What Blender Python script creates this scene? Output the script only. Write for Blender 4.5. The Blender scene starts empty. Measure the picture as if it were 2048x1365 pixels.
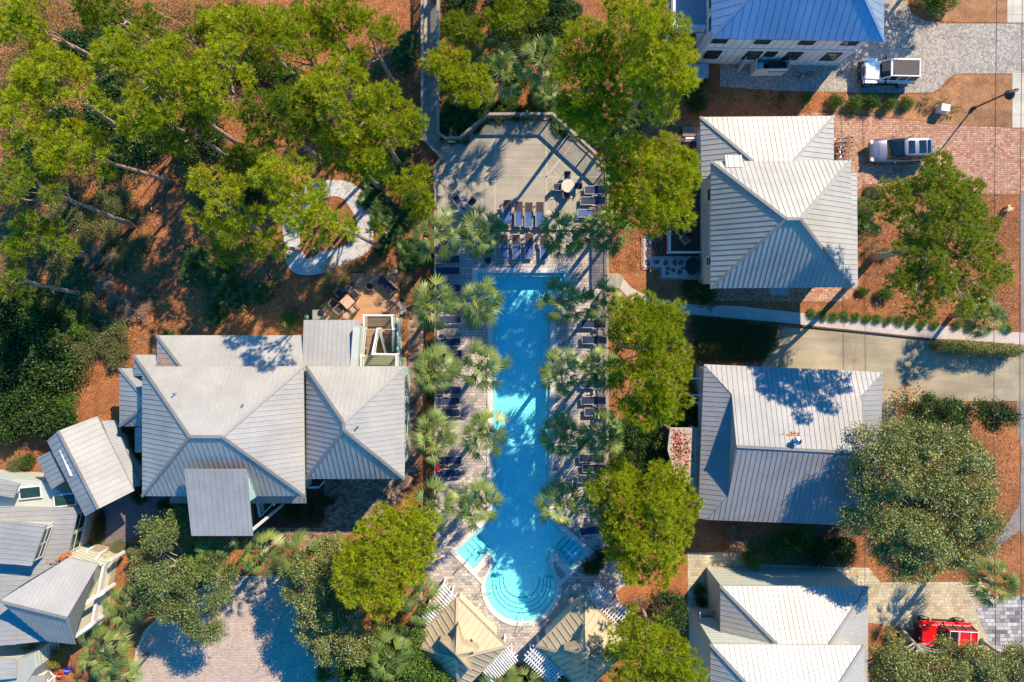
import bpy, math, random
import numpy as np
from mathutils import Vector, Matrix
from mathutils.geometry import tessellate_polygon

# ------------------------------------------------------------------ camera, sky, sun, exposure
S = bpy.context.scene
COL = S.collection
H = 54.6                       # height of the drone above the ground
cam_d = bpy.data.cameras.new('camera'); cam_d.sensor_width = 36; cam_d.lens = 24
cam_d.shift_y = -0.0256; cam_d.clip_start = 0.5; cam_d.clip_end = 3000
cam = bpy.data.objects.new('camera', cam_d); COL.objects.link(cam)
cam.location = (0, 0, H); cam.rotation_euler = (0, 0, 0)
S.camera = cam
SUNV = Vector((0.78, 1.0, 1.02)).normalized()
w = bpy.data.worlds.new('World'); S.world = w; w.use_nodes = True
nt = w.node_tree; nt.nodes.clear()
sky = nt.nodes.new('ShaderNodeTexSky'); sky.sky_type = 'NISHITA'; sky.sun_disc = False
sky.sun_elevation = math.asin(SUNV.z); sky.sun_rotation = math.atan2(SUNV.x, SUNV.y)
sky.air_density = 1.0; sky.dust_density = 0.3; sky.ozone_density = 3.0
hs = nt.nodes.new('ShaderNodeHueSaturation'); hs.inputs['Saturation'].default_value = 2.4
bg = nt.nodes.new('ShaderNodeBackground'); bg.inputs['Strength'].default_value = 0.15
wo = nt.nodes.new('ShaderNodeOutputWorld')
nt.links.new(sky.outputs[0], hs.inputs['Color']); nt.links.new(hs.outputs[0], bg.inputs[0]); nt.links.new(bg.outputs[0], wo.inputs[0])
sun_d = bpy.data.lights.new('sun', 'SUN'); sun_d.energy = 4.3; sun_d.angle = math.radians(0.53); sun_d.color = (1.0, 0.85, 0.61)
sun = bpy.data.objects.new('sun', sun_d); COL.objects.link(sun)
sun.rotation_euler = (-SUNV).to_track_quat('-Z', 'Y').to_euler(); sun.location = (40, 50, 60)
S.view_settings.view_transform = 'Standard'; S.view_settings.look = 'None'
S.view_settings.exposure = 1.0; S.view_settings.gamma = 1.0
S.render.engine = 'CYCLES'
S.cycles.max_bounces = 6; S.cycles.transparent_max_bounces = 8

rnd = random.Random(7)
def P(px, py, z=0.0):
    """photo pixel (2048 wide) -> world point at height z"""
    k = (H - z) / (H * 25.0)
    return Vector(((px - 1024) * k, (630 - py) * k, z))

# ------------------------------------------------------------------ tagging and mesh helpers
def tag(o, label=None, cat=None, group=None, kind=None):
    if label: o['label'] = label
    if cat: o['category'] = cat
    if group: o['group'] = group
    if kind: o['kind'] = kind
    return o
def thing(name, label, cat, loc=(0, 0, 0), rz=0.0, group=None):
    o = bpy.data.objects.new(name, None); COL.objects.link(o)
    o.location = loc; o.rotation_euler = (0, 0, rz); o.empty_display_size = 0.3
    return tag(o, label, cat, group)
def org(p):
    v = Vector((0, 0, 0))
    while p is not None:
        v += p.location; p = p.parent
    return v
class MB:
    def __init__(s): s.v = []; s.f = []; s.m = []
    def add(s, vs, fs, m=0):
        n = len(s.v); s.v += [tuple(x) for x in vs]
        s.f += [tuple(i + n for i in f) for f in fs]; s.m += [m] * len(fs)
    def box(s, c, size, rz=0.0, m=0, M=None):
        hx, hy, hz = size[0] / 2, size[1] / 2, size[2] / 2
        R = M if M is not None else Matrix.Rotation(rz, 3, 'Z')
        c = Vector(c)
        vs = [c + R @ Vector((x * hx, y * hy, z * hz)) for z in (-1, 1) for x, y in ((-1, -1), (1, -1), (1, 1), (-1, 1))]
        s.add(vs, [(3, 2, 1, 0), (4, 5, 6, 7), (0, 1, 5, 4), (1, 2, 6, 5), (2, 3, 7, 6), (3, 0, 4, 7)], m)
    def beam(s, a, b, wd, ht, m=0, up=(0, 0, 1)):
        a = Vector(a); b = Vector(b); d = b - a
        if d.length < 1e-5: return
        x = d.normalized(); u = Vector(up)
        y = u.cross(x)
        if y.length < 1e-4: y = Vector((0, 1, 0)).cross(x)
        y.normalize(); z = x.cross(y)
        M = Matrix((x, y, z)).transposed()
        s.box((a + b) / 2, (d.length, wd, ht), M=M, m=m)
    def tube(s, pts, r, n=6, m=0, cap=True):
        pts = [Vector(p) for p in pts]; rs = r if isinstance(r, (list, tuple)) else [r] * len(pts)
        rings = []; prev = None
        for i, p in enumerate(pts):
            d = (pts[min(i + 1, len(pts) - 1)] - pts[max(i - 1, 0)]).normalized()
            if prev is None:
                u = d.cross(Vector((0, 0, 1)))
                if u.length < .05: u = d.cross(Vector((1, 0, 0)))
            else: u = prev - d * prev.dot(d)
            u.normalize(); prev = u; q = d.cross(u)
            rings.append([p + (u * math.cos(2 * math.pi * k / n) + q * math.sin(2 * math.pi * k / n)) * rs[i] for k in range(n)])
        vs = [v for ring in rings for v in ring]; fs = []
        for i in range(len(pts) - 1):
            for k in range(n):
                fs.append((i * n + k, i * n + (k + 1) % n, (i + 1) * n + (k + 1) % n, (i + 1) * n + k))
        if cap: fs += [tuple(range(n - 1, -1, -1)), tuple((len(pts) - 1) * n + k for k in range(n))]
        s.add(vs, fs, m)
    def lathe(s, c, prof, n=16, m=0):
        c = Vector(c); vs = []; fs = []
        for r, z in prof:
            vs += [c + Vector((r * math.cos(2 * math.pi * k / n), r * math.sin(2 * math.pi * k / n), z)) for k in range(n)]
        for i in range(len(prof) - 1):
            for k in range(n):
                fs.append((i * n + k, i * n + (k + 1) % n, (i + 1) * n + (k + 1) % n, (i + 1) * n + k))
        fs += [tuple(range(n - 1, -1, -1)), tuple((len(prof) - 1) * n + k for k in range(n))]
        s.add(vs, fs, m)
    def prism(s, poly, z0, z1, m=0, mside=None, bottom=True):
        """poly: list of 2D points ; tessellated top and bottom"""
        poly = [Vector((p[0], p[1])) for p in poly]
        A = sum(poly[i].x * poly[(i + 1) % len(poly)].y - poly[(i + 1) % len(poly)].x * poly[i].y for i in range(len(poly)))
        if A < 0: poly = poly[::-1]
        n = len(poly)
        tri = tessellate_polygon([[Vector((p.x, p.y, 0)) for p in poly]])
        vs = [(p.x, p.y, z1) for p in poly] + [(p.x, p.y, z0) for p in poly]
        fs = []
        for t in tri:
            a, b, c = [poly[i] for i in t]
            if (b - a).cross(c - a) < 0: t = (t[0], t[2], t[1])
            fs.append(tuple(t))
        ft = len(fs)
        s.add(vs, fs, m)
        if bottom: s.add(vs, [(f[2] + n, f[1] + n, f[0] + n) for f in fs], m if mside is None else mside)
        s.add(vs, [(i, i + n, (i + 1) % n + n, (i + 1) % n) for i in range(n)], m if mside is None else mside)
    def sheet(s, poly, z, holes=(), m=0):
        loops = [[Vector((p[0], p[1], 0)) for p in poly]] + [[Vector((p[0], p[1], 0)) for p in h] for h in holes]
        flat = [p for l in loops for p in l]
        tri = tessellate_polygon(loops); fs = []
        for t in tri:
            a, b, c = [flat[i] for i in t]
            if (b - a).cross(c - a).z < 0: t = (t[0], t[2], t[1])
            fs.append(tuple(t))
        s.add([(p.x, p.y, z) for p in flat], fs, m)
    def build(s, name, mats, parent=None, smooth=False, bevel=0.0, sub=0, world=True):
        me = bpy.data.meshes.new(name)
        o_ = org(parent) if (parent is not None and world) else Vector((0, 0, 0))
        me.from_pydata([(v[0] - o_.x, v[1] - o_.y, v[2] - o_.z) for v in s.v], [], s.f)
        if not isinstance(mats, (list, tuple)): mats = [mats]
        for q in mats: me.materials.append(q)
        me.polygons.foreach_set('material_index', s.m)
        if smooth: me.polygons.foreach_set('use_smooth', [True] * len(me.polygons))
        me.update()
        o = bpy.data.objects.new(name, me); COL.objects.link(o)
        if parent is not None: o.parent = parent
        if bevel:
            b = o.modifiers.new('bevel', 'BEVEL'); b.width = bevel; b.segments = 2; b.limit_method = 'ANGLE'
        if sub:
            b = o.modifiers.new('sub', 'SUBSURF'); b.levels = sub; b.render_levels = sub
        return o
KIDS = {}
def dup(root, loc, rz=0.0, sc=1.0, label=None, group=None):
    r = root.copy(); COL.objects.link(r); r.location = loc; r.rotation_euler = (0, 0, rz)
    r.scale = (sc, sc, sc) if not isinstance(sc, (tuple, list)) else sc
    if label: r['label'] = label
    if group: r['group'] = group
    for ch in list(root.children):
        c = ch.copy(); COL.objects.link(c); c.parent = r
        for g in list(ch.children):
            d = g.copy(); COL.objects.link(d); d.parent = c
    return r
class Repeater:
    """builds the thing once at the origin, then places it and its copies"""
    def __init__(s, makers): s.makers = makers; s.proto = [None] * len(makers)
    def put(s, loc, rz=0.0, sc=1.0, label=None, group=None, k=0):
        k %= len(s.makers)
        if s.proto[k] is None:
            o = s.makers[k](); s.proto[k] = o
            o.location = loc; o.rotation_euler = (0, 0, rz)
            o.scale = (sc, sc, sc) if not isinstance(sc, (tuple, list)) else sc
            if label: o['label'] = label
            if group: o['group'] = group
            return o
        return dup(s.proto[k], loc, rz, sc, label, group)
def pw(pts, z=0.0): return [P(a, b, z).xy for a, b in pts]
def offset_poly(poly, d):
    """offset a closed 2D polygon outwards by d (inwards when negative)"""
    poly = [Vector((p[0], p[1])) for p in poly]; n = len(poly)
    A = sum(poly[i].x * poly[(i + 1) % n].y - poly[(i + 1) % n].x * poly[i].y for i in range(n))
    sg = 1 if A > 0 else -1; out = []
    for i in range(n):
        a, b, c = poly[i - 1], poly[i], poly[(i + 1) % n]
        e1 = (b - a).normalized(); e2 = (c - b).normalized()
        n1 = Vector((e1.y, -e1.x)) * sg; n2 = Vector((e2.y, -e2.x)) * sg
        bi = n1 + n2
        if bi.length < 1e-5: bi = n1.copy()
        bi.normalize(); k = max(0.45, bi.dot(n1))
        out.append(b + bi * (d / k))
    return out

# ------------------------------------------------------------------ materials
MATS = {}
def new_mat(name):
    m = bpy.data.materials.new(name); m.use_nodes = True; n = m.node_tree; n.nodes.clear()
    out = n.nodes.new('ShaderNodeOutputMaterial'); b = n.nodes.new('ShaderNodeBsdfPrincipled')
    n.links.new(b.outputs[0], out.inputs[0]); MATS[name] = m
    return m, n, b, out
def col4(c): return (c[0], c[1], c[2], 1.0)
def pos(n, rot=0.0, scale=(1, 1, 1), obj=False):
    if obj:
        g = n.nodes.new('ShaderNodeTexCoord'); so = g.outputs['Object']
    else:
        g = n.nodes.new('ShaderNodeNewGeometry'); so = g.outputs['Position']
    mp = n.nodes.new('ShaderNodeMapping'); mp.inputs['Rotation'].default_value = (0, 0, rot); mp.inputs['Scale'].default_value = scale
    n.links.new(so, mp.inputs['Vector']); return mp.outputs[0]
def noise(n, vec, scale, detail=3, rough=0.6):
    t = n.nodes.new('ShaderNodeTexNoise'); t.inputs['Scale'].default_value = scale
    t.inputs['Detail'].default_value = detail; t.inputs['Roughness'].default_value = rough
    n.links.new(vec, t.inputs['Vector']); return t.outputs[0]
def ramp(n, fac, stops):
    r = n.nodes.new('ShaderNodeValToRGB'); e = r.color_ramp.elements
    e[0].position, e[0].color = stops[0][0], col4(stops[0][1]); e[1].position, e[1].color = stops[-1][0], col4(stops[-1][1])
    for p_, c in stops[1:-1]:
        x = e.new(p_); x.color = col4(c)
    n.links.new(fac, r.inputs[0]); return r.outputs[0]
def mix(n, fac, a, b, mode='MIX'):
    x = n.nodes.new('ShaderNodeMix'); x.data_type = 'RGBA'; x.blend_type = mode
    for sock, v in ((0, fac), (6, a), (7, b)):
        if isinstance(v, (int, float)): x.inputs[sock].default_value = v
        elif isinstance(v, (tuple, list)): x.inputs[sock].default_value = col4(v)
        else: n.links.new(v, x.inputs[sock])
    return x.outputs[2]
def bump(n, b, h, strength=0.3, dist=0.02):
    x = n.nodes.new('ShaderNodeBump'); x.inputs['Strength'].default_value = strength; x.inputs['Distance'].default_value = dist
    n.links.new(h, x.inputs['Height']); n.links.new(x.outputs[0], b.inputs['Normal'])
def flat(name, c, rough=0.6, metal=0.0, var=0.12, vs=3.0, spec=0.4, bmp=0.0):
    if name in MATS: return MATS[name]
    m, n, b, o = new_mat(name)
    v = noise(n, pos(n, obj=True), vs, 4)
    hi = [min(1, x * (1 + var)) for x in c]; lo = [x * (1 - var) for x in c]
    n.links.new(ramp(n, v, [(0.3, lo), (0.7, hi)]), b.inputs['Base Color'])
    b.inputs['Roughness'].default_value = rough; b.inputs['Metallic'].default_value = metal
    b.inputs['Specular IOR Level'].default_value = spec
    if bmp: bump(n, b, noise(n, pos(n, obj=True), vs * 8, 3), bmp, 0.01)
    return m
def mulch_mat(name, c1, c2, c3, rot=0.6, speck=(0.75, 0.55, 0.4)):
    m, n, b, o = new_mat(name)
    p_ = pos(n)
    big = noise(n, p_, 0.22, 6, 0.7); mid = noise(n, p_, 1.1, 6, 0.7)
    fine = noise(n, pos(n, rot, (9, 3.0, 1)), 2.2, 6, 0.75); f2 = noise(n, pos(n, -rot, (4, 11, 1)), 1.8, 6, 0.75)
    a = ramp(n, fine, [(0.36, [x * .16 for x in c1]), (0.46, c1), (0.54, c2), (0.63, c3)])
    a2 = ramp(n, f2, [(0.38, [x * .16 for x in c1]), (0.5, c1), (0.61, c3)])
    a = mix(n, 0.45, a, a2)
    a = mix(n, 1.0, a, ramp(n, mid, [(0.30, (0.66, 0.60, 0.62)), (0.52, (0.97, 0.97, 0.97)), (0.70, (1.12, 1.18, 1.25))]), 'MULTIPLY')
    a = mix(n, ramp(n, big, [(0.40, (0, 0, 0)), (0.60, (1, 1, 1))]), a, mix(n, 1.0, a, (0.62, 0.66, 0.75), 'MULTIPLY'))
    v = n.nodes.new('ShaderNodeTexVoronoi'); v.inputs['Scale'].default_value = 3.3; n.links.new(p_, v.inputs['Vector'])
    sp = ramp(n, v.outputs['Distance'], [(0.0, (1, 1, 1)), (0.13, (0, 0, 0))])
    pk = noise(n, p_, 1.3, 2); pk = ramp(n, pk, [(0.5, (0, 0, 0)), (0.6, (1, 1, 1))])
    a = mix(n, mix(n, 1.0, sp, pk, 'MULTIPLY'), a, speck)
    n.links.new(a, b.inputs['Base Color']); b.inputs['Roughness'].default_value = 0.95; b.inputs['Specular IOR Level'].default_value = 0.1
    bump(n, b, mix(n, 0.5, fine, f2), 0.9, 0.09)
    return m
def brick_mat(name, cols, bw, bh, mortar, rot=0.0, ms=0.012, offs=0.5, bmp=0.4, grime=0.25, freq=2, squash=1.0, rough=0.85):
    m, n, b, o = new_mat(name)
    vec = pos(n, rot)
    def br(c1, c2, f2=freq):
        t = n.nodes.new('ShaderNodeTexBrick'); t.offset = offs; t.offset_frequency = 2; t.squash = squash; t.squash_frequency = f2
        t.inputs['Color1'].default_value = col4(c1); t.inputs['Color2'].default_value = col4(c2); t.inputs['Mortar'].default_value = col4(mortar)
        t.inputs['Scale'].default_value = 1.0; t.inputs['Mortar Size'].default_value = ms; t.inputs['Mortar Smooth'].default_value = 0.2
        t.inputs['Brick Width'].default_value = bw; t.inputs['Row Height'].default_value = bh; t.inputs['Bias'].default_value = 0.0
        n.links.new(vec, t.inputs['Vector']); return t
    t1 = br((0, 0, 0), (1, 1, 1)); t1.inputs['Mortar'].default_value = (0.5, 0.5, 0.5, 1)
    k = len(cols)
    c = ramp(n, t1.outputs['Color'], [(i / (k - 1), cols[i]) for i in range(k)])
    c = mix(n, t1.outputs['Fac'], c, mortar)
    nz = noise(n, pos(n), 0.5, 5, 0.65)
    c = mix(n, 1.0, c, ramp(n, nz, [(0.3, [1 - grime] * 3), (0.65, (1, 1, 1))]), 'MULTIPLY')
    f = noise(n, pos(n), 18, 3)
    c = mix(n, 1.0, c, ramp(n, f, [(0.3, (0.82, 0.82, 0.82)), (0.7, (1.08, 1.08, 1.08))]), 'MULTIPLY')
    n.links.new(c, b.inputs['Base Color']); b.inputs['Roughness'].default_value = rough; b.inputs['Specular IOR Level'].default_value = 0.25
    inv = n.nodes.new('ShaderNodeMath'); inv.operation = 'SUBTRACT'; inv.inputs[0].default_value = 1.0; n.links.new(t1.outputs['Fac'], inv.inputs[1])
    bump(n, b, inv.outputs[0], bmp, 0.012)
    return m
def stone_mat(name, cols, scale, gap, rough=0.85, rnd_=1.0, grime=0.2, bmp=0.5, edge=0.06):
    m, n, b, o = new_mat(name)
    v = n.nodes.new('ShaderNodeTexVoronoi'); v.inputs['Scale'].default_value = scale; v.inputs['Randomness'].default_value = rnd_
    e = n.nodes.new('ShaderNodeTexVoronoi'); e.feature = 'DISTANCE_TO_EDGE'; e.inputs['Scale'].default_value = scale; e.inputs['Randomness'].default_value = rnd_
    p_ = pos(n); n.links.new(p_, v.inputs['Vector']); n.links.new(p_, e.inputs['Vector'])
    sep = n.nodes.new('ShaderNodeSeparateColor'); n.links.new(v.outputs['Color'], sep.inputs[0])
    k = len(cols); c = ramp(n, sep.outputs[0], [(i / (k - 1), cols[i]) for i in range(k)])
    em = ramp(n, e.outputs['Distance'], [(0.0, (1, 1, 1)), (edge, (0, 0, 0))])
    c = mix(n, em, c, gap)
    c = mix(n, 1.0, c, ramp(n, noise(n, p_, 0.6, 5), [(0.3, [1 - grime] * 3), (0.65, (1, 1, 1))]), 'MULTIPLY')
    n.links.new(c, b.inputs['Base Color']); b.inputs['Roughness'].default_value = rough; b.inputs['Specular IOR Level'].default_value = 0.2
    bump(n, b, e.outputs['Distance'], bmp, 0.05)
    return m
def concrete_mat(name, c, joint=0.0, rot=0.0, stain=0.25, rough=0.8):
    m, n, b, o = new_mat(name)
    p_ = pos(n); a = noise(n, p_, 0.35, 6, 0.65); f = noise(n, p_, 14, 5, 0.7); s_ = noise(n, pos(n, 0.4, (0.25, 1.4, 1)), 0.9, 4)
    cc = ramp(n, a, [(0.3, [x * (1 - stain) for x in c]), (0.7, c)])
    cc = mix(n, 1.0, cc, ramp(n, f, [(0.25, (0.78, 0.78, 0.78)), (0.75, (1.1, 1.1, 1.1))]), 'MULTIPLY')
    cc = mix(n, 1.0, cc, ramp(n, s_, [(0.35, (0.82, 0.82, 0.8)), (0.6, (1, 1, 1))]), 'MULTIPLY')
    if joint:
        t = n.nodes.new('ShaderNodeTexBrick'); t.offset = 0; t.inputs['Scale'].default_value = 1; t.inputs['Mortar Size'].default_value = 0.012
        t.inputs['Brick Width'].default_value = joint; t.inputs['Row Height'].default_value = joint; n.links.new(pos(n, rot), t.inputs['Vector'])
        cc = mix(n, t.outputs['Fac'], cc, [x * .35 for x in c])
    n.links.new(cc, b.inputs['Base Color']); b.inputs['Roughness'].default_value = rough; b.inputs['Specular IOR Level'].default_value = 0.25
    bump(n, b, f, 0.25, 0.01)
    return m
def roof_mat(name, c, metal=0.85, rough=0.42, streak=0.22):
    m, n, b, o = new_mat(name)
    a = noise(n, pos(n, 0, (1.0, 1.0, 1.0)), 0.45, 6, 0.6); f = noise(n, pos(n, 0, (1, 1, 1)), 5.0, 4)
    cc = ramp(n, a, [(0.3, [x * (1 - streak) for x in c]), (0.7, c)])
    cc = mix(n, 1.0, cc, ramp(n, f, [(0.3, (0.93, 0.93, 0.93)), (0.7, (1.03, 1.03, 1.03))]), 'MULTIPLY')
    n.links.new(cc, b.inputs['Base Color']); b.inputs['Metallic'].default_value = metal
    n.links.new(ramp(n, f, [(0.2, (rough - .06,) * 3), (0.8, (rough + .08,) * 3)]), b.inputs['Roughness'])
    bump(n, b, a, 0.06, 0.05)
    return m
def leaf_mat(name, c1, c2, c3=None, trans=0.3, rough=0.55, tc=None):
    """c1..c2 random tint of the leaf clumps"""
    m, n, b, o = new_mat(name)
    at = n.nodes.new('ShaderNodeAttribute'); at.attribute_name = 'tint'
    stops = [(0.0, c1), (1.0, c2)] if c3 is None else [(0.0, c1), (0.6, c2), (1.0, c3)]
    c = ramp(n, at.outputs['Fac'], stops)
    oi = n.nodes.new('ShaderNodeObjectInfo')
    c = mix(n, 1.0, c, ramp(n, oi.outputs['Random'], [(0, (0.80, 0.84, 0.78)), (1, (1.12, 1.08, 1.1))]), 'MULTIPLY')
    n.links.new(c, b.inputs['Base Color']); b.inputs['Roughness'].default_value = rough; b.inputs['Specular IOR Level'].default_value = 0.25
    tr = n.nodes.new('ShaderNodeBsdfTranslucent'); n.links.new(mix(n, 1.0, c, tc or (1.2, 1.15, 0.6), 'MULTIPLY'), tr.inputs[0])
    ms = n.nodes.new('ShaderNodeMixShader'); ms.inputs[0].default_value = trans
    n.links.new(b.outputs[0], ms.inputs[1]); n.links.new(tr.outputs[0], ms.inputs[2]); n.links.new(ms.outputs[0], o.inputs[0])
    return m
def bark_mat(name, c1, c2):
    m, n, b, o = new_mat(name)
    v = noise(n, pos(n, 0, (3, 3, 0.8), obj=True), 3.0, 5, 0.7)
    n.links.new(ramp(n, v, [(0.3, c1), (0.7, c2)]), b.inputs['Base Color']); b.inputs['Roughness'].default_value = 0.95
    bump(n, b, v, 0.8, 0.05); return m
def siding_mat(name, c, row=0.18, vertical=False):
    m, n, b, o = new_mat(name)
    g = n.nodes.new('ShaderNodeNewGeometry'); sp = n.nodes.new('ShaderNodeSeparateXYZ'); n.links.new(g.outputs['Position'], sp.inputs[0])
    if vertical:
        ad = n.nodes.new('ShaderNodeMath'); ad.operation = 'ADD'; n.links.new(sp.outputs[0], ad.inputs[0]); n.links.new(sp.outputs[1], ad.inputs[1]); so = ad.outputs[0]
    else: so = sp.outputs[2]
    mo = n.nodes.new('ShaderNodeMath'); mo.operation = 'PINGPONG'; mo.inputs[1].default_value = row; n.links.new(so, mo.inputs[0])
    st = ramp(n, mo.outputs[0], [(0.0, (0.6, 0.6, 0.6)), (0.1, (1, 1, 1))])
    cc = mix(n, 1.0, c, st, 'MULTIPLY'); cc = mix(n, 1.0, cc, ramp(n, noise(n, pos(n), 2, 4), [(0.3, (0.88, 0.88, 0.88)), (0.7, (1, 1, 1))]), 'MULTIPLY')
    n.links.new(cc, b.inputs['Base Color']); b.inputs['Roughness'].default_value = 0.6
    bump(n, b, mo.outputs[0], 0.5, 0.02)
    return m

M_STRAW = mulch_mat('pine_straw', (0.30, 0.10, 0.035), (0.52, 0.20, 0.075), (0.74, 0.36, 0.16))
M_STRAW2 = mulch_mat('fresh_pine_straw', (0.42, 0.19, 0.08), (0.56, 0.27, 0.12), (0.72, 0.40, 0.20), rot=1.1)
M_BARK_MULCH = mulch_mat('bark_mulch', (0.10, 0.04, 0.03), (0.17, 0.075, 0.05), (0.25, 0.12, 0.08), rot=0.2, speck=(0.4, 0.3, 0.25))
M_POOLDECK = brick_mat('pool_deck_pavers', [(0.30, 0.26, 0.26), (0.52, 0.43, 0.38), (0.60, 0.51, 0.44), (0.44, 0.38, 0.37), (0.66, 0.58, 0.50)], 0.34, 0.24, (0.16, 0.13, 0.12), ms=0.014, squash=1.7, freq=3)
M_COPING = brick_mat('pool_coping', [(0.66, 0.58, 0.53), (0.74, 0.67, 0.62), (0.70, 0.62, 0.57)], 0.62, 0.62, (0.45, 0.38, 0.35), ms=0.008, grime=0.12)
M_REDBRICK = brick_mat('red_brick_pavers', [(0.38, 0.13, 0.08), (0.52, 0.23, 0.14), (0.56, 0.35, 0.20), (0.46, 0.18, 0.12), (0.60, 0.42, 0.26), (0.42, 0.22, 0.16)], 0.20, 0.16, (0.24, 0.12, 0.08), ms=0.016, offs=0.35, squash=1.35)
M_COBBLE = stone_mat('grey_cobbles', [(0.25, 0.22, 0.19), (0.40, 0.34, 0.28), (0.52, 0.44, 0.36), (0.33, 0.285, 0.24)], 6.5, (0.17, 0.15, 0.14), edge=0.07)
M_TANPAVE = brick_mat('tan_pavers', [(0.44, 0.33, 0.19), (0.58, 0.47, 0.29), (0.50, 0.43, 0.29), (0.64, 0.54, 0.36), (0.47, 0.42, 0.33)], 0.32, 0.24, (0.24, 0.19, 0.12), ms=0.013, squash=1.6, freq=3)
M_GREYPAVE = brick_mat('grey_weathered_pavers', [(0.14, 0.13, 0.14), (0.34, 0.30, 0.30), (0.48, 0.44, 0.42), (0.58, 0.55, 0.52)], 0.40, 0.30, (0.10, 0.09, 0.09), ms=0.016, squash=1.5, freq=3)
M_LOTPAVE = brick_mat('parking_pavers', [(0.46, 0.33, 0.25), (0.58, 0.43, 0.33), (0.52, 0.40, 0.34), (0.62, 0.49, 0.39)], 0.25, 0.125, (0.22, 0.16, 0.13), ms=0.012, grime=0.15)
M_BROWNPAVE = brick_mat('brown_pavers', [(0.09, 0.075, 0.085), (0.30, 0.16, 0.10), (0.42, 0.235, 0.14), (0.15, 0.115, 0.11), (0.48, 0.31, 0.20), (0.20, 0.14, 0.12)], 0.28, 0.21, (0.10, 0.07, 0.055), ms=0.012, squash=1.4, freq=3)
M_DARKPAVE = brick_mat('slate_pavers', [(0.16, 0.13, 0.14), (0.24, 0.19, 0.19), (0.20, 0.17, 0.18)], 0.25, 0.125, (0.08, 0.06, 0.06), ms=0.01)
M_CONC = concrete_mat('driveway_concrete', (0.45, 0.37, 0.25), joint=4.6, rot=0.08, stain=0.45)
M_SIDEWALK = concrete_mat('sidewalk_concrete', (0.62, 0.54, 0.43), joint=1.6, rot=0.0, stain=0.2)
M_ASPHALT = concrete_mat('road_asphalt', (0.30, 0.27, 0.25), stain=0.35)
M_GRAVEL = stone_mat('white_shell_gravel', [(0.42, 0.40, 0.39), (0.60, 0.57, 0.54), (0.72, 0.69, 0.66)], 16.0, (0.36, 0.33, 0.32), edge=0.10)
M_PINKPATH = stone_mat('shell_path', [(0.46, 0.38, 0.33), (0.56, 0.47, 0.41), (0.64, 0.55, 0.49)], 17.0, (0.44, 0.36, 0.32), edge=0.08)
def deck_mat(name, cols, rot, gap=(0.10, 0.085, 0.07), wd=0.145, grime=0.25):
    return brick_mat(name, cols, 4.2, wd, gap, rot=rot, ms=0.008, offs=0.37, bmp=0.5, grime=grime, squash=1.0)
GREYWOOD = [(0.37, 0.32, 0.25), (0.45, 0.40, 0.32), (0.41, 0.36, 0.29)]
M_DECK_H = deck_mat('deck_boards_across', GREYWOOD, 0)
M_DECK_V = deck_mat('deck_boards_along', GREYWOOD, math.pi / 2)
M_DECK_D1 = deck_mat('deck_boards_diagonal', GREYWOOD, -math.pi / 4)
M_DECK_D2 = deck_mat('deck_boards_counter_diagonal', GREYWOOD, math.pi / 4)
M_TERRACE = deck_mat('cedar_boards', [(0.52, 0.26, 0.13), (0.62, 0.33, 0.17), (0.56, 0.29, 0.15)], 0, gap=(0.18, 0.08, 0.04), wd=0.16)
M_DARKDECK = deck_mat('dark_stained_boards', [(0.10, 0.05, 0.045), (0.14, 0.07, 0.06), (0.12, 0.06, 0.05)], math.pi / 2, gap=(0.02, 0.012, 0.012), wd=0.15)
M_RAILWOOD = flat('weathered_rail', (0.30, 0.25, 0.20), 0.8, bmp=0.4)
M_GALV = roof_mat('galvalume_roof', (0.385, 0.37, 0.35), metal=0.28, rough=0.60)
M_GALV_WARM = roof_mat('cream_metal_roof', (0.43, 0.405, 0.37), metal=0.28, rough=0.60)
M_GALV_GREY = roof_mat('grey_metal_roof', (0.30, 0.31, 0.34), metal=0.4, rough=0.6)
M_GALV_PALE = roof_mat('pale_metal_roof', (0.40, 0.48, 0.62), metal=0.8, rough=0.42)
M_CAP = roof_mat('ridge_cap_metal', (0.26, 0.25, 0.235), metal=0.2, rough=0.65)
M_H6 = roof_mat('dull_grey_roof', (0.31, 0.30, 0.295), metal=0.18, rough=0.62)
M_TANROOF = roof_mat('tan_metal_roof', (0.46, 0.37, 0.235), metal=0.1, rough=0.6)
M_SEAM_TAN = flat('tan_roof_seam', (0.16, 0.12, 0.08), 0.6)
M_WHITE = flat('white_paint', (0.66, 0.65, 0.63), 0.5, var=0.05)
M_SOFFIT = flat('soffit', (0.6, 0.58, 0.54), 0.7)
M_WALL_WHITE = siding_mat('white_batten_siding', (0.80, 0.76, 0.74), 0.3, True)
M_WALL_CREAM = siding_mat('cream_lap_siding', (0.62, 0.58, 0.42))
M_WALL_TEAL = siding_mat('seafoam_siding', (0.40, 0.62, 0.58))
M_WALL_MINT = siding_mat('pale_mint_siding', (0.50, 0.52, 0.45))
M_WALL_GREY = siding_mat('grey_siding', (0.42, 0.42, 0.38))
def glass_mat(name, c, rough=0.08):
    m, n, b, o = new_mat(name); b.inputs['Base Color'].default_value = col4(c); b.inputs['Roughness'].default_value = rough
    b.inputs['Specular IOR Level'].default_value = 0.8; bump(n, b, noise(n, pos(n), 1.5, 2), 0.05, 0.02); return m
M_GLASS = glass_mat('window_glass', (0.015, 0.05, 0.04))
M_CARGLASS = glass_mat('car_glass', (0.01, 0.02, 0.025), 0.04)
M_NAVY = flat('navy_sling', (0.012, 0.028, 0.085), 0.65, var=0.25, vs=6)
M_FRAMEBEIGE = flat('beige_frame', (0.42, 0.33, 0.26), 0.4)
M_BLACK = flat('black_plastic', (0.015, 0.016, 0.02), 0.45)
M_STEEL = flat('steel', (0.70, 0.70, 0.70), 0.22, metal=1.0, var=0.03)
M_TABLETOP = flat('beige_tabletop', (0.60, 0.48, 0.36), 0.5)
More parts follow.
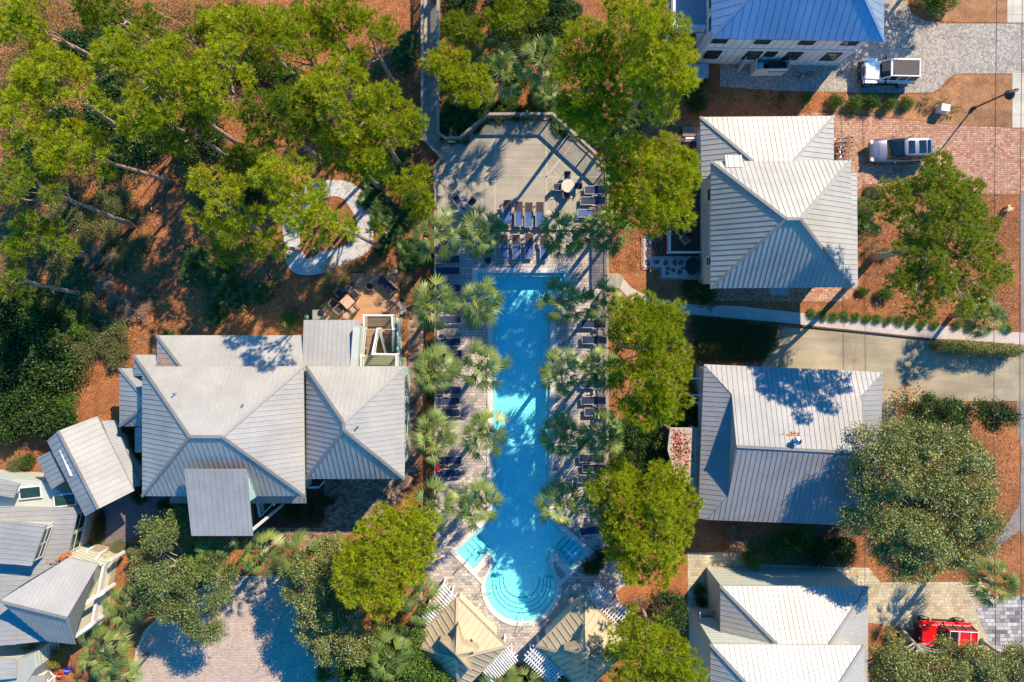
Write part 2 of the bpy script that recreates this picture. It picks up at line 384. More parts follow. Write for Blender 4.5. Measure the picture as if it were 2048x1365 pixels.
M_WICKER = flat('brown_wicker', (0.22, 0.12, 0.08), 0.7, vs=20, var=0.4)
M_CUSHION = flat('tan_cushion', (0.45, 0.30, 0.22), 0.9)
M_DARKCUSH = flat('dark_cushion', (0.03, 0.03, 0.05), 0.8)
M_TERRACOTTA = flat('terracotta', (0.45, 0.16, 0.08), 0.8)
M_RUBBER = flat('rubber', (0.02, 0.02, 0.02), 0.85)
M_CABLE = flat('cable', (0.06, 0.035, 0.03), 0.7)
M_PINEBARK = bark_mat('pine_bark', (0.16, 0.095, 0.07), (0.48, 0.31, 0.23))
M_GREYBARK = bark_mat('grey_bark', (0.20, 0.16, 0.13), (0.46, 0.40, 0.34))
M_PALMBARK = bark_mat('palm_trunk', (0.17, 0.12, 0.09), (0.40, 0.33, 0.26))
L_PINE = leaf_mat('pine_needles', (0.21, 0.27, 0.008), (0.39, 0.44, 0.010), (0.55, 0.57, 0.03))
L_PINE_DK = leaf_mat('dark_pine_needles', (0.12, 0.19, 0.012), (0.24, 0.31, 0.015), (0.36, 0.40, 0.03))
L_JUNIPER = leaf_mat('sand_pine_needles', (0.18, 0.23, 0.02), (0.34, 0.39, 0.025), (0.48, 0.48, 0.10))
L_OAK = leaf_mat('oak_leaves', (0.11, 0.14, 0.03), (0.26, 0.28, 0.08), (0.50, 0.49, 0.26), trans=0.15, rough=0.4)
L_SPIKY = leaf_mat('pale_oak_leaves', (0.09, 0.13, 0.035), (0.20, 0.25, 0.07), (0.40, 0.42, 0.18), trans=0.2, rough=0.4)
L_PALM = leaf_mat('palm_fronds', (0.075, 0.13, 0.03), (0.22, 0.28, 0.06), (0.50, 0.50, 0.19), trans=0.2, rough=0.38)
L_PALMETTO = leaf_mat('palmetto_fronds', (0.03, 0.08, 0.03), (0.08, 0.15, 0.035), (0.19, 0.25, 0.07), trans=0.2, rough=0.4)
L_SHRUB = leaf_mat('shrub_leaves', (0.05, 0.11, 0.02), (0.12, 0.21, 0.03), (0.26, 0.34, 0.07), trans=0.2, rough=0.4)
L_DKSHRUB = leaf_mat('dark_shrub_leaves', (0.02, 0.055, 0.015), (0.06, 0.11, 0.025), (0.14, 0.19, 0.06), trans=0.15, rough=0.4)
L_SCRUB = leaf_mat('scrub_leaves', (0.09, 0.11, 0.035), (0.18, 0.19, 0.06), (0.34, 0.29, 0.15), trans=0.15)
L_DRY = leaf_mat('dry_twigs', (0.26, 0.16, 0.10), (0.42, 0.28, 0.19), (0.55, 0.40, 0.28), trans=0.1)
L_GRASS = leaf_mat('ornamental_grass', (0.20, 0.15, 0.06), (0.38, 0.29, 0.14), (0.52, 0.42, 0.25), trans=0.2)
L_FLOWER = leaf_mat('flowering_leaves', (0.12, 0.17, 0.03), (0.27, 0.27, 0.05), (0.75, 0.20, 0.05), trans=0.2)
L_BALL = leaf_mat('clipped_leaves', (0.10, 0.14, 0.07), (0.20, 0.24, 0.12), (0.30, 0.34, 0.19), trans=0.1)
# ------------------------------------------------------------------ vegetation generators
def np_mesh(name, verts, quads, tris, tint, mat):
    """verts (N,3), quads (Q,4), tris (T,3), tint (N,)"""
    me = bpy.data.meshes.new(name)
    nq, ntr = len(quads), len(tris)
    me.vertices.add(len(verts)); me.vertices.foreach_set('co', np.asarray(verts, dtype=np.float32).ravel())
    me.loops.add(nq * 4 + ntr * 3)
    li = np.concatenate([np.asarray(quads, dtype=np.int32).ravel(), np.asarray(tris, dtype=np.int32).ravel()])
    me.loops.foreach_set('vertex_index', li)
    me.polygons.add(nq + ntr)
    ls = np.concatenate([np.arange(nq) * 4, nq * 4 + np.arange(ntr) * 3]).astype(np.int32)
    me.polygons.foreach_set('loop_start', ls)
    me.polygons.foreach_set('loop_total', np.concatenate([np.full(nq, 4), np.full(ntr, 3)]).astype(np.int32))
    me.update(calc_edges=True)
    a = me.attributes.new('tint', 'FLOAT', 'POINT'); a.data.foreach_set('value', np.asarray(tint, dtype=np.float32))
    me.materials.append(mat)
    return me
def unit(a): return a / np.maximum(np.linalg.norm(a, axis=-1, keepdims=True), 1e-6)
def blades(R, C, D, K, ln, wd, spread, tri=True, droop=0.0):
    """C,D (N,3) tuft centres and directions, K blades each"""
    N = len(C); d = D[:, None, :] + R.normal(0, spread, (N, K, 3)); d = unit(d); d[..., 2] -= droop; d = unit(d)
    L = ln * R.uniform(0.65, 1.25, (N, K, 1)); side = unit(np.cross(d, R.normal(0, 1, (N, K, 3))))
    base = C[:, None, :] + d * (L * 0.05)
    if not tri: base = C[:, None, :] + R.normal(0, ln * 1.1, (N, K, 3))
    tip = base + d * L
    tint = np.repeat(np.clip(R.beta(2, 2.2, (N, 1)) + R.normal(0, 0.12, (N, K)), 0, 1)[..., None], 3 if tri else 4, axis=2)
    if tri:
        V = np.stack([base - side * wd / 2, base + side * wd / 2, tip], axis=2).reshape(-1, 3)
        F = np.arange(len(V)).reshape(-1, 3); return V, np.zeros((0, 4), int), F, tint.ravel()
    mid = base + d * (L * 0.5)
    V = np.stack([base, mid + side * wd / 2, tip, mid - side * wd / 2], axis=2).reshape(-1, 3)
    F = np.arange(len(V)).reshape(-1, 4); return V, F, np.zeros((0, 3), int), tint.ravel()
def in_poly(poly, x, y):
    c = np.zeros(x.shape, bool); n = len(poly)
    for i in range(n):
        x1, y1 = poly[i]; x2, y2 = poly[i - 1]
        cond = (y1 > y) != (y2 > y)
        xx = (x2 - x1) * (y - y1) / ((y2 - y1) if abs(y2 - y1) > 1e-9 else 1e-9) + x1
        c ^= cond & (x < xx)
    return c
def edge_dist(poly, x, y):
    d = np.full(x.shape, 1e9); n = len(poly)
    for i in range(n):
        a = np.array(poly[i - 1]); b = np.array(poly[i]); ab = b - a; L2 = max(ab @ ab, 1e-9)
        t = np.clip(((x - a[0]) * ab[0] + (y - a[1]) * ab[1]) / L2, 0, 1)
        d = np.minimum(d, np.hypot(x - a[0] - t * ab[0], y - a[1] - t * ab[1]))
    return d
def darts(R, poly, spacing, tries=6000, inset=0.0):
    p = np.array([(q[0], q[1]) for q in poly]); lo, hi = p.min(0), p.max(0)
    X = R.uniform(lo, hi, (tries, 2)); ok = in_poly(p, X[:, 0], X[:, 1])
    ok &= edge_dist(p, X[:, 0], X[:, 1]) > inset
    X = X[ok]; out = []
    A = np.zeros((0, 2))
    for q in X:
        if len(A) == 0 or ((A - q) ** 2).sum(1).min() > spacing ** 2:
            out.append(q); A = np.array(out)
    return A if len(out) else p.mean(0)[None]
def wobble(cx, cy, rx, ry, R, n=18, amp=0.16):
    ph = R.uniform(0, 6.28, 4)
    out = []
    for i in range(n):
        t = 2 * math.pi * i / n
        k = 1 + amp * (math.sin(2 * t + ph[0]) * .5 + math.sin(3 * t + ph[1]) * .5 + math.sin(5 * t + ph[2]) * .45 + math.sin(7 * t + ph[3]) * .35)
        out.append((cx + rx * k * math.cos(t), cy + ry * k * math.sin(t)))
    return out
STYLE = {
 'pine': dict(sp=.82, cr=(0.42, 0.78), flat=.8, tuft=.165, K=16, ln=.30, wd=.040, spread=.5, tri=True, drop=2.6, gap=.10, low=.55),
 'sand': dict(sp=0.72, cr=(0.42, 0.75), flat=.75, tuft=.14, K=13, ln=.24, wd=.045, spread=.55, tri=True, drop=2.0, gap=.10, low=.5),
 'oak': dict(sp=0.8, cr=(0.5, 0.8), flat=.8, tuft=.125, K=8, ln=.14, wd=.09, spread=.9, tri=False, drop=2.4, gap=.05, low=.5),
 'spiky': dict(sp=0.75, cr=(0.4, 0.75), flat=.9, tuft=.125, K=7, ln=.15, wd=.08, spread=.8, tri=False, drop=2.2, gap=.12, low=.5),
}
def make_tree(poly_px, ztop, style, mat, bark, label, cat='tree', base=None, name='pine_tree', seed=1, group=None, thick=None, trunk_r=0.2, limb=0.5, gap=None, low=None, sp=None):
    st = dict(STYLE[style]); st['gap'] = st['gap'] if gap is None else gap; st['low'] = st['low'] if low is None else low; st['sp'] = sp or st['sp']; R = np.random.default_rng(seed); rr = random.Random(seed)
    zc = ztop - 0.9
    poly = [tuple(P(a, b, zc).xy) for a, b in poly_px]
    cx = sum(p[0] for p in poly) / len(poly); cy = sum(p[1] for p in poly) / len(poly)
    if base is None: bx, by = cx + rr.uniform(-.4, .4), cy + rr.uniform(-.4, .4)
    else: q = P(base[0], base[1]); bx, by = q.x, q.y
    root = thing(name, label, cat, (bx, by, 0), 0, group)
    inset = st['cr'][0] * 0.75
    C = darts(R, poly, st['sp'], inset=inset)
    ed = edge_dist(np.array(poly), C[:, 0], C[:, 1]); Rin = max(ed.max(), 1.0)
    t = np.clip(ed / Rin, 0, 1); drop = thick or st['drop']
    z = ztop - 0.8 - drop * (1 - np.sqrt(np.clip(1 - (1 - t) ** 2, 0, 1))) + R.normal(0, .42, len(C))
    keep = R.random(len(C)) > st['gap']
    top = np.column_stack([C, z])[keep]
    rad = R.uniform(*st['cr'], len(top))
    nl = int(len(top) * st['low']); idx = R.choice(len(top), nl, replace=nl > len(top))
    lowc = top[idx] + np.column_stack([R.normal(0, .4, nl), R.normal(0, .4, nl), -R.uniform(1.0, 2.3, nl)])
    lo_in = lowc.copy(); lowc[:, 0] = cx + (lowc[:, 0] - cx) * .92; lowc[:, 1] = cy + (lowc[:, 1] - cy) * .92
    allc = np.vstack([top, lowc]); allr = np.concatenate([rad, R.uniform(*st['cr'], nl) * .9])
    TC, TD = [], []
    for k, (c, r) in enumerate(zip(allc, allr)):
        n_t = int(max(8, 2.4 * math.pi * r * r / st['tuft'] ** 2 * (.62 if k < len(top) else .34)))
        d = unit(R.normal(0, 1, (n_t, 3))); d[:, 2] = np.abs(d[:, 2]) * np.where(R.random(n_t) < .85, 1, -.6)
        sh = r * R.uniform(.55, 1.08, (n_t, 1)); p = c + d * sh * np.array([1, 1, st['flat']])
        TC.append(p); TD.append(unit(d * .8 + np.array([.2, .25, .6])))
    TC = np.vstack(TC); TD = np.vstack(TD)
    V, Q, T, tint = blades(R, TC, TD, st['K'], st['ln'], st['wd'], st['spread'], st['tri'])
    V = V - np.array([bx, by, 0])
    me = np_mesh('crown', V, Q, T, tint, mat); o = bpy.data.objects.new('crown', me); COL.objects.link(o); o.parent = root
    # trunk and limbs
    m = MB(); zt = ztop - drop * .8 - .3
    fx, fy = cx - bx, cy - by
    pts = []
    wob = rr.uniform(-.25, .25)
    for i in range(6):
        s_ = i / 5
        pts.append((fx * s_ ** 1.3 + wob * math.sin(s_ * 3.1), fy * s_ ** 1.3 - wob * math.sin(s_ * 2.5), zt * s_))
    m.tube(pts, [trunk_r * (1.25 if i == 0 else 1 - .12 * i) for i in range(6)], 9)
    for k, c in enumerate(top):
        if rr.random() > limb: continue
        s_ = rr.uniform(.62, .95); a = Vector((fx * s_ ** 1.3, fy * s_ ** 1.3, zt * s_)); b = Vector((c[0] - bx, c[1] - by, c[2] + rr.uniform(-.2, .6)))
        mid = a.lerp(b, .55) + Vector((rr.uniform(-.35, .35), rr.uniform(-.35, .35), rr.uniform(-.5, .15)))
        m.tube([a, a.lerp(mid, .5) + Vector((0, 0, rr.uniform(-.2, .2))), mid, b], [.085, .06, .042, .018], 5, cap=False)
        for _ in range(3):
            e = b + Vector((rr.uniform(-.8, .8), rr.uniform(-.8, .8), rr.uniform(-.1, .6)))
            m.tube([mid.lerp(b, .6), e], [.028, .012], 4, cap=False)
    t_ = m.build('trunk', bark, root, smooth=True, world=False)
    return root

def fan(R, p0, d, s, up, n, Lf, droopk, wdt, spread_deg=105):
    """one palmate fan at p0, axis d, side s -> arrays"""
    V = []; Q = []; T = []; k0 = 0
    for j in range(n):
        a = math.radians(-spread_deg + 2 * spread_deg * j / (n - 1) + R.uniform(-3, 3))
        dd = d * math.cos(a) + s * math.sin(a); dd = dd + up * (.12 + .10 * (j % 2))
        dd = dd / np.linalg.norm(dd)
        L = Lf * (.72 + .28 * math.cos(a * .8)) * R.uniform(.88, 1.08)
        sd = np.cross(dd, up); sd = sd / (np.linalg.norm(sd) + 1e-6)
        m1 = p0 + dd * L * .5 + np.array([0, 0, -droopk * .12 * L]); tp = p0 + dd * L * .97 + np.array([0, 0, -droopk * .62 * L])
        w1 = wdt
        V += [p0 - sd * w1 * .2, p0 + sd * w1 * .2, m1 + sd * w1 * .5, m1 - sd * w1 * .5, tp]
        Q.append((k0, k0 + 1, k0 + 2, k0 + 3)); T.append((k0 + 3, k0 + 2, k0 + 4)); k0 += 5
    return V, Q, T
def palm_arrays(seed, n=36, Lp=1.0, Lf=1.02, nleaf=13, e_hi=80, e_lo=-38, wdt=.085, droopk=.7, spread_deg=66):
    R = np.random.default_rng(seed); V, Q, T, tint = [], [], [], []
    for i in range(n):
        u = i / (n - 1); az = i * 2.39996 + R.uniform(-.4, .4); e = math.radians(e_hi + (e_lo - e_hi) * u ** .8 + R.uniform(-6, 6))
        hd = np.array([math.cos(az), math.sin(az), 0]); s = np.array([-math.sin(az), math.cos(az), 0]); up = np.array([0, 0, 1.0])
        d = hd * math.cos(e) + up * math.sin(e); lp = Lp * (.55 + .5 * min(1, u * 2.2)) * R.uniform(.75, 1.18)
        p1 = d * lp * .55; e2 = e - math.radians(16); d2 = hd * math.cos(e2) + up * math.sin(e2); p2 = p1 + d2 * lp * .45
        nr = np.cross(d2, s) ; nr = -nr if nr[2] < 0 else nr
        k = len(V); w_ = .022
        V += [s * w_, -s * w_, p1 + s * w_, p1 - s * w_, p2 + s * w_ * .7, p2 - s * w_ * .7]
        Q += [(k, k + 1, k + 3, k + 2), (k + 2, k + 3, k + 5, k + 4)]
        tn = float(np.clip(R.beta(2, 2) * .75 + (.22 if u > .8 else 0), 0, 1)); tint += [tn] * 6
        k = len(V); roll = R.uniform(-.5, .5); s2 = s * math.cos(roll) + nr * math.sin(roll); nr2 = nr * math.cos(roll) - s * math.sin(roll)
        fv, fq, ft = fan(R, p2 - d2 * .08, d2, s2, nr2, nleaf, Lf * R.uniform(.85, 1.08), droopk * (.6 + .7 * u), wdt, spread_deg)
        V += fv; Q += [tuple(x + k for x in q) for q in fq]; T += [tuple(x + k for x in q) for q in ft]
        tint += list(np.clip(np.repeat(R.normal(tn, .10, len(fv) // 5), 5), 0, 1))
    return np.array(V), np.array(Q), np.array(T), np.array(tint)
def make_palm(seed):
    root = thing('palm_tree', None, 'palm tree')
    V, Q, T, tint = palm_arrays(seed, n=28 + seed % 4 * 3, Lp=1.16, Lf=1.0, nleaf=14, wdt=.06, e_hi=84, e_lo=-48, droopk=.7 + .12 * (seed % 3), spread_deg=56)
    V = V + np.array([0, 0, 4.9])
    me = np_mesh('crown', V, Q, T, tint, L_PALM); o = bpy.data.objects.new('crown', me); COL.objects.link(o); o.parent = root
    m = MB(); rr = random.Random(seed)
    m.tube([(0, 0, 0), (.03, .02, 1.5), (0.02, -.03, 3.2), (0, 0, 4.85)], [.24, .17, .16, .2], 10)
    for i in range(26):
        a = i * 2.4; z = 3.2 + i * .06
        m.beam((math.cos(a) * .15, math.sin(a) * .15, z), (math.cos(a) * .30, math.sin(a) * .30, z + .2), .06, .02)
    m.build('trunk', M_PALMBARK, root, smooth=True, world=False)
    return root
PALM = Repeater([lambda s=s: make_palm(s) for s in (11, 22, 33, 45, 56)])
def palm(px, py, label, zc=4.9, rz=None, sc=1.0, k=None, cat=None, group=None):
    """px,py: where the crown centre shows in the photo"""
    z = zc * 1.0; p = P(px, py, z); s = z / 4.9
    kk = rnd.randrange(5) if k is None else k
    o = PALM.put((p.x, p.y, 0), rnd.uniform(0, 6.28) if rz is None else rz, (sc, sc, s), label, group, kk)
    return o
def make_palmetto(seed, mat=None, L=.62, n=15):
    V, Q, T, tint = palm_arrays(seed, n=n, Lp=.55, Lf=L, nleaf=14, e_hi=75, e_lo=12, wdt=.062, droopk=.25, spread_deg=95)
    V2 = [V + np.array([0, 0, .25])]; Q2 = [Q]; T2 = [T]; t2 = [tint]; off = len(V)
    R = np.random.default_rng(seed + 900)
    for j in range(3):
        a = R.uniform(0, 6.28); v, q, t, ti = palm_arrays(seed + 50 + j, n=n - 5, Lp=.45, Lf=L * .9, nleaf=13, e_hi=70, e_lo=10, wdt=.06, droopk=.25, spread_deg=95)
        V2.append(v + np.array([math.cos(a) * .75, math.sin(a) * .75, .15])); Q2.append(q + off); T2.append(t + off); t2.append(ti); off += len(v)
    me = np_mesh('saw_palmetto', np.vstack(V2), np.vstack(Q2), np.vstack(T2), np.concatenate(t2), mat or L_PALMETTO)
    o = bpy.data.objects.new('saw_palmetto', me); COL.objects.link(o); return tag(o, None, 'palmetto')
PALMETTO = Repeater([lambda s=s: make_palmetto(s) for s in (3, 4, 5)])
def palmetto(px, py, sc, label, group=None, z=0.6):
    p = P(px, py, z); return PALMETTO.put((p.x, p.y, 0), rnd.uniform(0, 6.28), sc, label, group, rnd.randrange(3))
def make_bush(name, cat, mat, seed, K=7, ln=.11, wd=.06, n=420, flatness=.75, tri=False, ball=False, spread=.9):
    R = np.random.default_rng(seed)
    if ball:
        d = unit(R.normal(0, 1, (n, 3))); d[:, 2] = np.abs(d[:, 2]); C = d * np.array([.92, .92, .85]) * R.uniform(.93, 1.0, (n, 1)); D = d
    else:
        k = 14; cc = R.normal(0, .42, (k, 3)); cc = cc / np.maximum(1, np.linalg.norm(cc, axis=1, keepdims=True) / .68); cc[:, 2] = np.abs(cc[:, 2]) * flatness + .35
        w_ = R.integers(0, k, n); d = unit(R.normal(0, 1, (n, 3))); d[:, 2] = np.abs(d[:, 2]) * np.where(R.random(n) < .85, 1, -1)
        C = cc[w_] + d * R.uniform(.15, .40, (n, 1)); D = unit(d + np.array([0, 0, .5]))
    V, Q, T, tint = blades(R, C, D, K, ln, wd, spread, tri)
    me = np_mesh(name, V, Q, T, tint, mat); o = bpy.data.objects.new(name, me); COL.objects.link(o); return tag(o, None, cat)
def rep(name, cat, mat, seeds, **kw): return Repeater([lambda s=s: make_bush(name, cat, mat, s, **kw) for s in seeds])
BUSH = {
 'green': rep('green_shrub', 'shrub', L_SHRUB, (1, 2, 3), K=8, ln=.12, wd=.065),
 'dark': rep('dark_shrub', 'shrub', L_DKSHRUB, (4, 5, 6), K=9, ln=.12, wd=.07, n=480),
 'scrub': rep('scrub_bush', 'scrub', L_SCRUB, (7, 8, 9), K=8, ln=.11, wd=.045, n=380),
 'dry': rep('dry_bush', 'shrub', L_DRY, (10, 11), K=8, ln=.16, wd=.022, n=420, tri=True),
 'ball': rep('clipped_bush', 'shrub', L_BALL, (12, 13), K=6, ln=.07, wd=.05, n=1300, ball=True, spread=.5),
 'flower': rep('flowering_shrub', 'shrub', L_FLOWER, (14,), K=8, ln=.10, wd=.06, n=520),
 'grass': rep('grass_tuft', 'ornamental grass', L_GRASS, (15, 16), K=26, ln=.85, wd=.022, n=16, tri=True, spread=.55, flatness=.1),
 'hedge': rep('hedge_shrub', 'hedge', L_DKSHRUB, (17,), K=9, ln=.09, wd=.06, n=900),
}
def bush(kind, px, py, r_px, label, group=None, hk=1.0, z=0.5):
    p = P(px, py, z); s = r_px / 25.0
    return BUSH[kind].put((p.x, p.y, 0), rnd.uniform(0, 6.28), (s, s, s * hk), label, group, rnd.randrange(3))
def leaf_block(name, cat, poly_px, z0, z1, mat, label, density=60, K=7, ln=.10, wd=.06, seed=3, kind=None, parent=None):
    """a clipped hedge or a ground cover sheet of leaves filling a footprint"""
    R = np.random.default_rng(seed); poly = [tuple(P(a, b, (z0 + z1) / 2).xy) for a, b in poly_px]; p = np.array(poly)
    lo, hi = p.min(0), p.max(0); A = (hi - lo).prod(); N = int(A * density)
    X = R.uniform(lo, hi, (N, 2)); X = X[in_poly(p, X[:, 0], X[:, 1])]
    ed = edge_dist(p, X[:, 0], X[:, 1]); k = np.clip(ed / .35, 0, 1); lump = .5 + .5 * np.sin(X[:, 0] * 2.1 + np.cos(X[:, 1] * 1.7) * 2) * np.cos(X[:, 1] * 2.3)
    zt = z0 + (z1 - z0) * (np.sqrt(k) * .75 + .12 + .13 * lump); z = zt - np.abs(R.normal(0, .12 * (z1 - z0), len(X))) * (1 - .0)
    zz = np.where(ed < .35, R.uniform(z0, np.maximum(zt, z0 + .05)), z)
    C = np.column_stack([X, zz]); D = np.tile(np.array([[0, 0, 1.0]]), (len(C), 1))
    V, Q, T, tint = blades(R, C, D, K, ln, wd, .9, False)
    c = p.mean(0); V = V - np.array([c[0], c[1], 0])
    me = np_mesh(name, V, Q, T, tint, mat); o = bpy.data.objects.new(name, me); COL.objects.link(o); o.location = (c[0], c[1], 0)
    return tag(o, label, cat, kind=kind)
# ------------------------------------------------------------------ the ground, paths and drives
POOL_PX = [(955, 546), (1128, 546), (1128, 584), (1101, 586), (1098, 1034), (1127, 1063), (1177, 1103), (1141.5, 1140), (1118, 1113), (1112, 1107), (1103, 1110), (1098, 1122), (1103, 1135), (1111, 1150)]
_c = (1043, 1171.5); _r = 72.5
for _i in range(0, 25):
    _a = math.radians(-5 + 190 * _i / 24); POOL_PX.append((_c[0] + _r * math.cos(_a), _c[1] + _r * math.sin(_a)))
POOL_PX += [(975, 1150), (983, 1135), (988, 1122), (983, 1110), (974, 1107), (968, 1113), (946.4, 1139), (911, 1103.7), (949.6, 1066.6), (985, 1034), (986, 586), (955, 584)]
POOL = [tuple(v) for v in pw(POOL_PX)]
CUT = [tuple(v) for v in offset_poly(POOL, 0.05)]
COPE_PX = [(944.5, 536), (1138.5, 536), (1138.5, 594), (1112, 596), (1109, 1030), (1134, 1056), (1188, 1103), (1120.5, 1172)]
for _i in range(1, 24):
    _a = math.radians(190 * _i / 24 - 5); COPE_PX.append((_c[0] + 81 * math.cos(_a), _c[1] + 81 * math.sin(_a)))
COPE_PX += [(963, 1168), (900, 1103.5), (942, 1060), (974, 1030), (975.5, 596), (944.5, 594)]
COPE = [tuple(v) for v in pw(COPE_PX)]
def ground_sheet(name, poly_px, z, mat, holes=(), kind='structure'):
    m = MB(); m.sheet(pw(poly_px), z, holes); o = m.build(name, mat); return tag(o, kind=kind)
m = MB(); m.sheet([(-400, -400), (400, -400), (400, 400), (-400, 400)], 0.0, [CUT]); tag(m.build('ground', M_STRAW), kind='structure')
Zp = 0.03
ground_sheet('pool_deck', [(872, 452), (1214, 452), (1214, 1090), (1240, 1135), (1262, 1160), (1165, 1240), (1100, 1318), (1060, 1345), (1045, 1322), (1030, 1345), (985, 1318), (925, 1240), (845, 1160), (856, 1120), (872, 1090)], Zp, M_POOLDECK, [CUT])
ground_sheet('cobbled_driveway', [(1440, 120), (1690, 120), (1765, -60), (1806, -60), (1812, 0), (1822, 26), (1850, 42), (1890, 48), (2120, 48), (2120, 148), (1925, 148), (1908, 150), (1895, 158), (1880, 176), (1862, 186), (1740, 186), (1560, 182), (1440, 174)], 0.02, M_COBBLE)
ground_sheet('brick_driveway', [(1600, 225), (1700, 230), (1830, 242), (1900, 250), (2030, 257), (2120, 257), (2120, 388), (1960, 388), (1900, 372), (1760, 372), (1735, 368), (1716, 380), (1700, 400), (1600, 400)], 0.02, M_REDBRICK)
ground_sheet('brick_patio', [(1425, 560), (1720, 560), (1712, 580), (1700, 596), (1680, 604), (1430, 602)], 0.02, M_REDBRICK)
ground_sheet('concrete_driveway', [(1520, 735), (1540, 700), (1567, 655), (1700, 664), (1870, 682), (1925, 700), (2045, 718), (2120, 716), (2120, 802), (1830, 803), (1800, 812), (1786, 850), (1778, 900), (1600, 900)], 0.016, M_CONC)
ground_sheet('sidewalk', [(2014, -60), (2120, -60), (2120, 46), (2014, 46)], 0.024, M_SIDEWALK)
ground_sheet('sidewalk', [(2024, 147), (2120, 147), (2120, 256), (2024, 256)], 0.024, M_SIDEWALK)
ground_sheet('road', [(2040, 345), (2170, 345), (2170, 1100), (2060, 1100), (2040, 1060), (1975, 1110), (1990, 1085), (2038, 1010), (2043, 900), (2034, 860), (2033, 760), (2042, 700)], 0.012, M_ASPHALT)
ground_sheet('road', [(1950, 1220), (2000, 1195), (2120, 1180), (2120, 1400), (2000, 1400), (1985, 1300)], 0.028, M_GREYPAVE)
ground_sheet('fresh_straw_bed', [(1890, -60), (2014, -60), (2014, 46), (1888, 44), (1862, 30)], 0.014, M_STRAW2)
ground_sheet('fresh_straw_bed', [(1915, 150), (2024, 150), (2024, 256), (1900, 249), (1830, 240), (1700, 226), (1640, 222), (1660, 190), (1865, 190), (1890, 172)], 0.010, M_STRAW2)
ground_sheet('shell_path', [(1216, 547), (1242, 552), (1262, 575), (1300, 597), (1380, 609), (1480, 613), (1620, 628), (1760, 640), (1860, 650), (2120, 672), (2120, 696), (1925, 680), (1870, 678), (1700, 660), (1560, 645), (1370, 629), (1325, 618), (1262, 602), (1236, 574), (1216, 574)], 0.024, M_PINKPATH)
ground_sheet('tan_paver_driveway', [(1738, 1165), (1960, 1163), (1985, 1190), (2010, 1197), (1955, 1222), (1985, 1300), (1930, 1300), (1840, 1262), (1738, 1245)], 0.022, M_TANPAVE)
ground_sheet('tan_paver_walk', [(1375, 1105), (1500, 1105), (1500, 1128), (1738, 1136), (1760, 1165), (1738, 1245), (1600, 1245), (1437, 1230), (1437, 1260), (1375, 1240)], 0.018, M_TANPAVE)
LOT = [(268, 1420), (270, 1340), (276, 1300), (292, 1262), (330, 1225), (400, 1180), (440, 1152), (640, 1150), (700, 1200), (740, 1420)]
ground_sheet('parking_lot', LOT, 0.02, M_LOTPAVE)
ground_sheet('brown_paver_court', [(500, 1085), (505, 1055), (648, 1056), (652, 940), (812, 940), (818, 880), (815, 640), (826, 610), (842, 608), (848, 640), (850, 700), (846, 800), (842, 880), (835, 940), (800, 1000), (745, 1050), (640, 1092)], 0.02, M_BROWNPAVE)
ground_sheet('mulch_bed', [(505, 940), (648, 940), (648, 1040), (636, 1056), (510, 1054)], 0.026, M_BARK_MULCH)
ground_sheet('slate_court', [(190, 940), (330, 940), (330, 1040), (285, 1062), (255, 1085), (205, 1092), (215, 1060)], 0.022, M_DARKPAVE)
# the shell gravel loop round a pine bed
def ribbon(pts_px, w_px, z, mat, name, closed=True):
    n = len(pts_px); ou, inn = [], []
    # smooth with Catmull-Rom
    sm = []
    for i in range(n):
        p0, p1, p2, p3 = [Vector(pts_px[(i + k) % n]) for k in (-1, 0, 1, 2)]
        for j in range(5):
            t = j / 5; sm.append(0.5 * ((2 * p1) + (p2 - p0) * t + (2 * p0 - 5 * p1 + 4 * p2 - p3) * t * t + (3 * p1 - p0 - 3 * p2 + p3) * t ** 3))
    k = len(sm); m = MB(); vs = []
    for i in range(k):
        d = (sm[(i + 1) % k] - sm[i - 1]).normalized(); nn = Vector((-d.y, d.x)); ww = w_px * (1 + .12 * math.sin(i * .7))
        for s_ in (-1, 1):
            q = sm[i] + nn * ww * s_; v = P(q.x, q.y); vs.append((v.x, v.y, z))
    m.add(vs, [(2 * i, 2 * i + 1, 2 * ((i + 1) % k) + 1, 2 * ((i + 1) % k)) for i in range(k)])
    return tag(m.build(name, mat), kind='structure')
ribbon([(700, 385), (728, 430), (727, 480), (700, 505), (655, 522), (618, 535), (592, 520), (584, 470), (590, 430), (615, 395), (655, 378)], 18, 0.03, M_GRAVEL, 'gravel_path')
# stepping stone patio
SP = [(1287, 476), (1310, 476), (1310, 513), (1405, 513), (1405, 560), (1362, 560), (1362, 557), (1323, 556), (1323, 535), (1287, 535)]
ground_sheet('gravel_patio', SP, 0.03, M_GRAVEL)
m = MB(); spw = pw(SP); spo = offset_poly(spw, .2)
for i in range(len(spw)):
    if i in (1, 2, 3, 4): continue
    a = (spw[i] + spo[i]) / 2; b = (spw[(i + 1) % len(spw)] + spo[(i + 1) % len(spw)]) / 2
    d = (b - a); L = d.length; k = max(1, int(L / .22))
    for j in range(k):
        q = a + d * ((j + .5) / k); m.box((q.x, q.y, .04), (L / k - .012, .2, .08), rz=math.atan2(d.y, d.x))
tag(m.build('brick_edging', flat('red_edging_brick', (0.36, 0.16, 0.13), .85, var=.4, vs=5)), 'red brick edging round the white gravel patio', 'edging')
M_FLAG = flat('stepping_stone', (0.15, 0.105, 0.065), .8, var=.3, vs=4)
k_ = 0
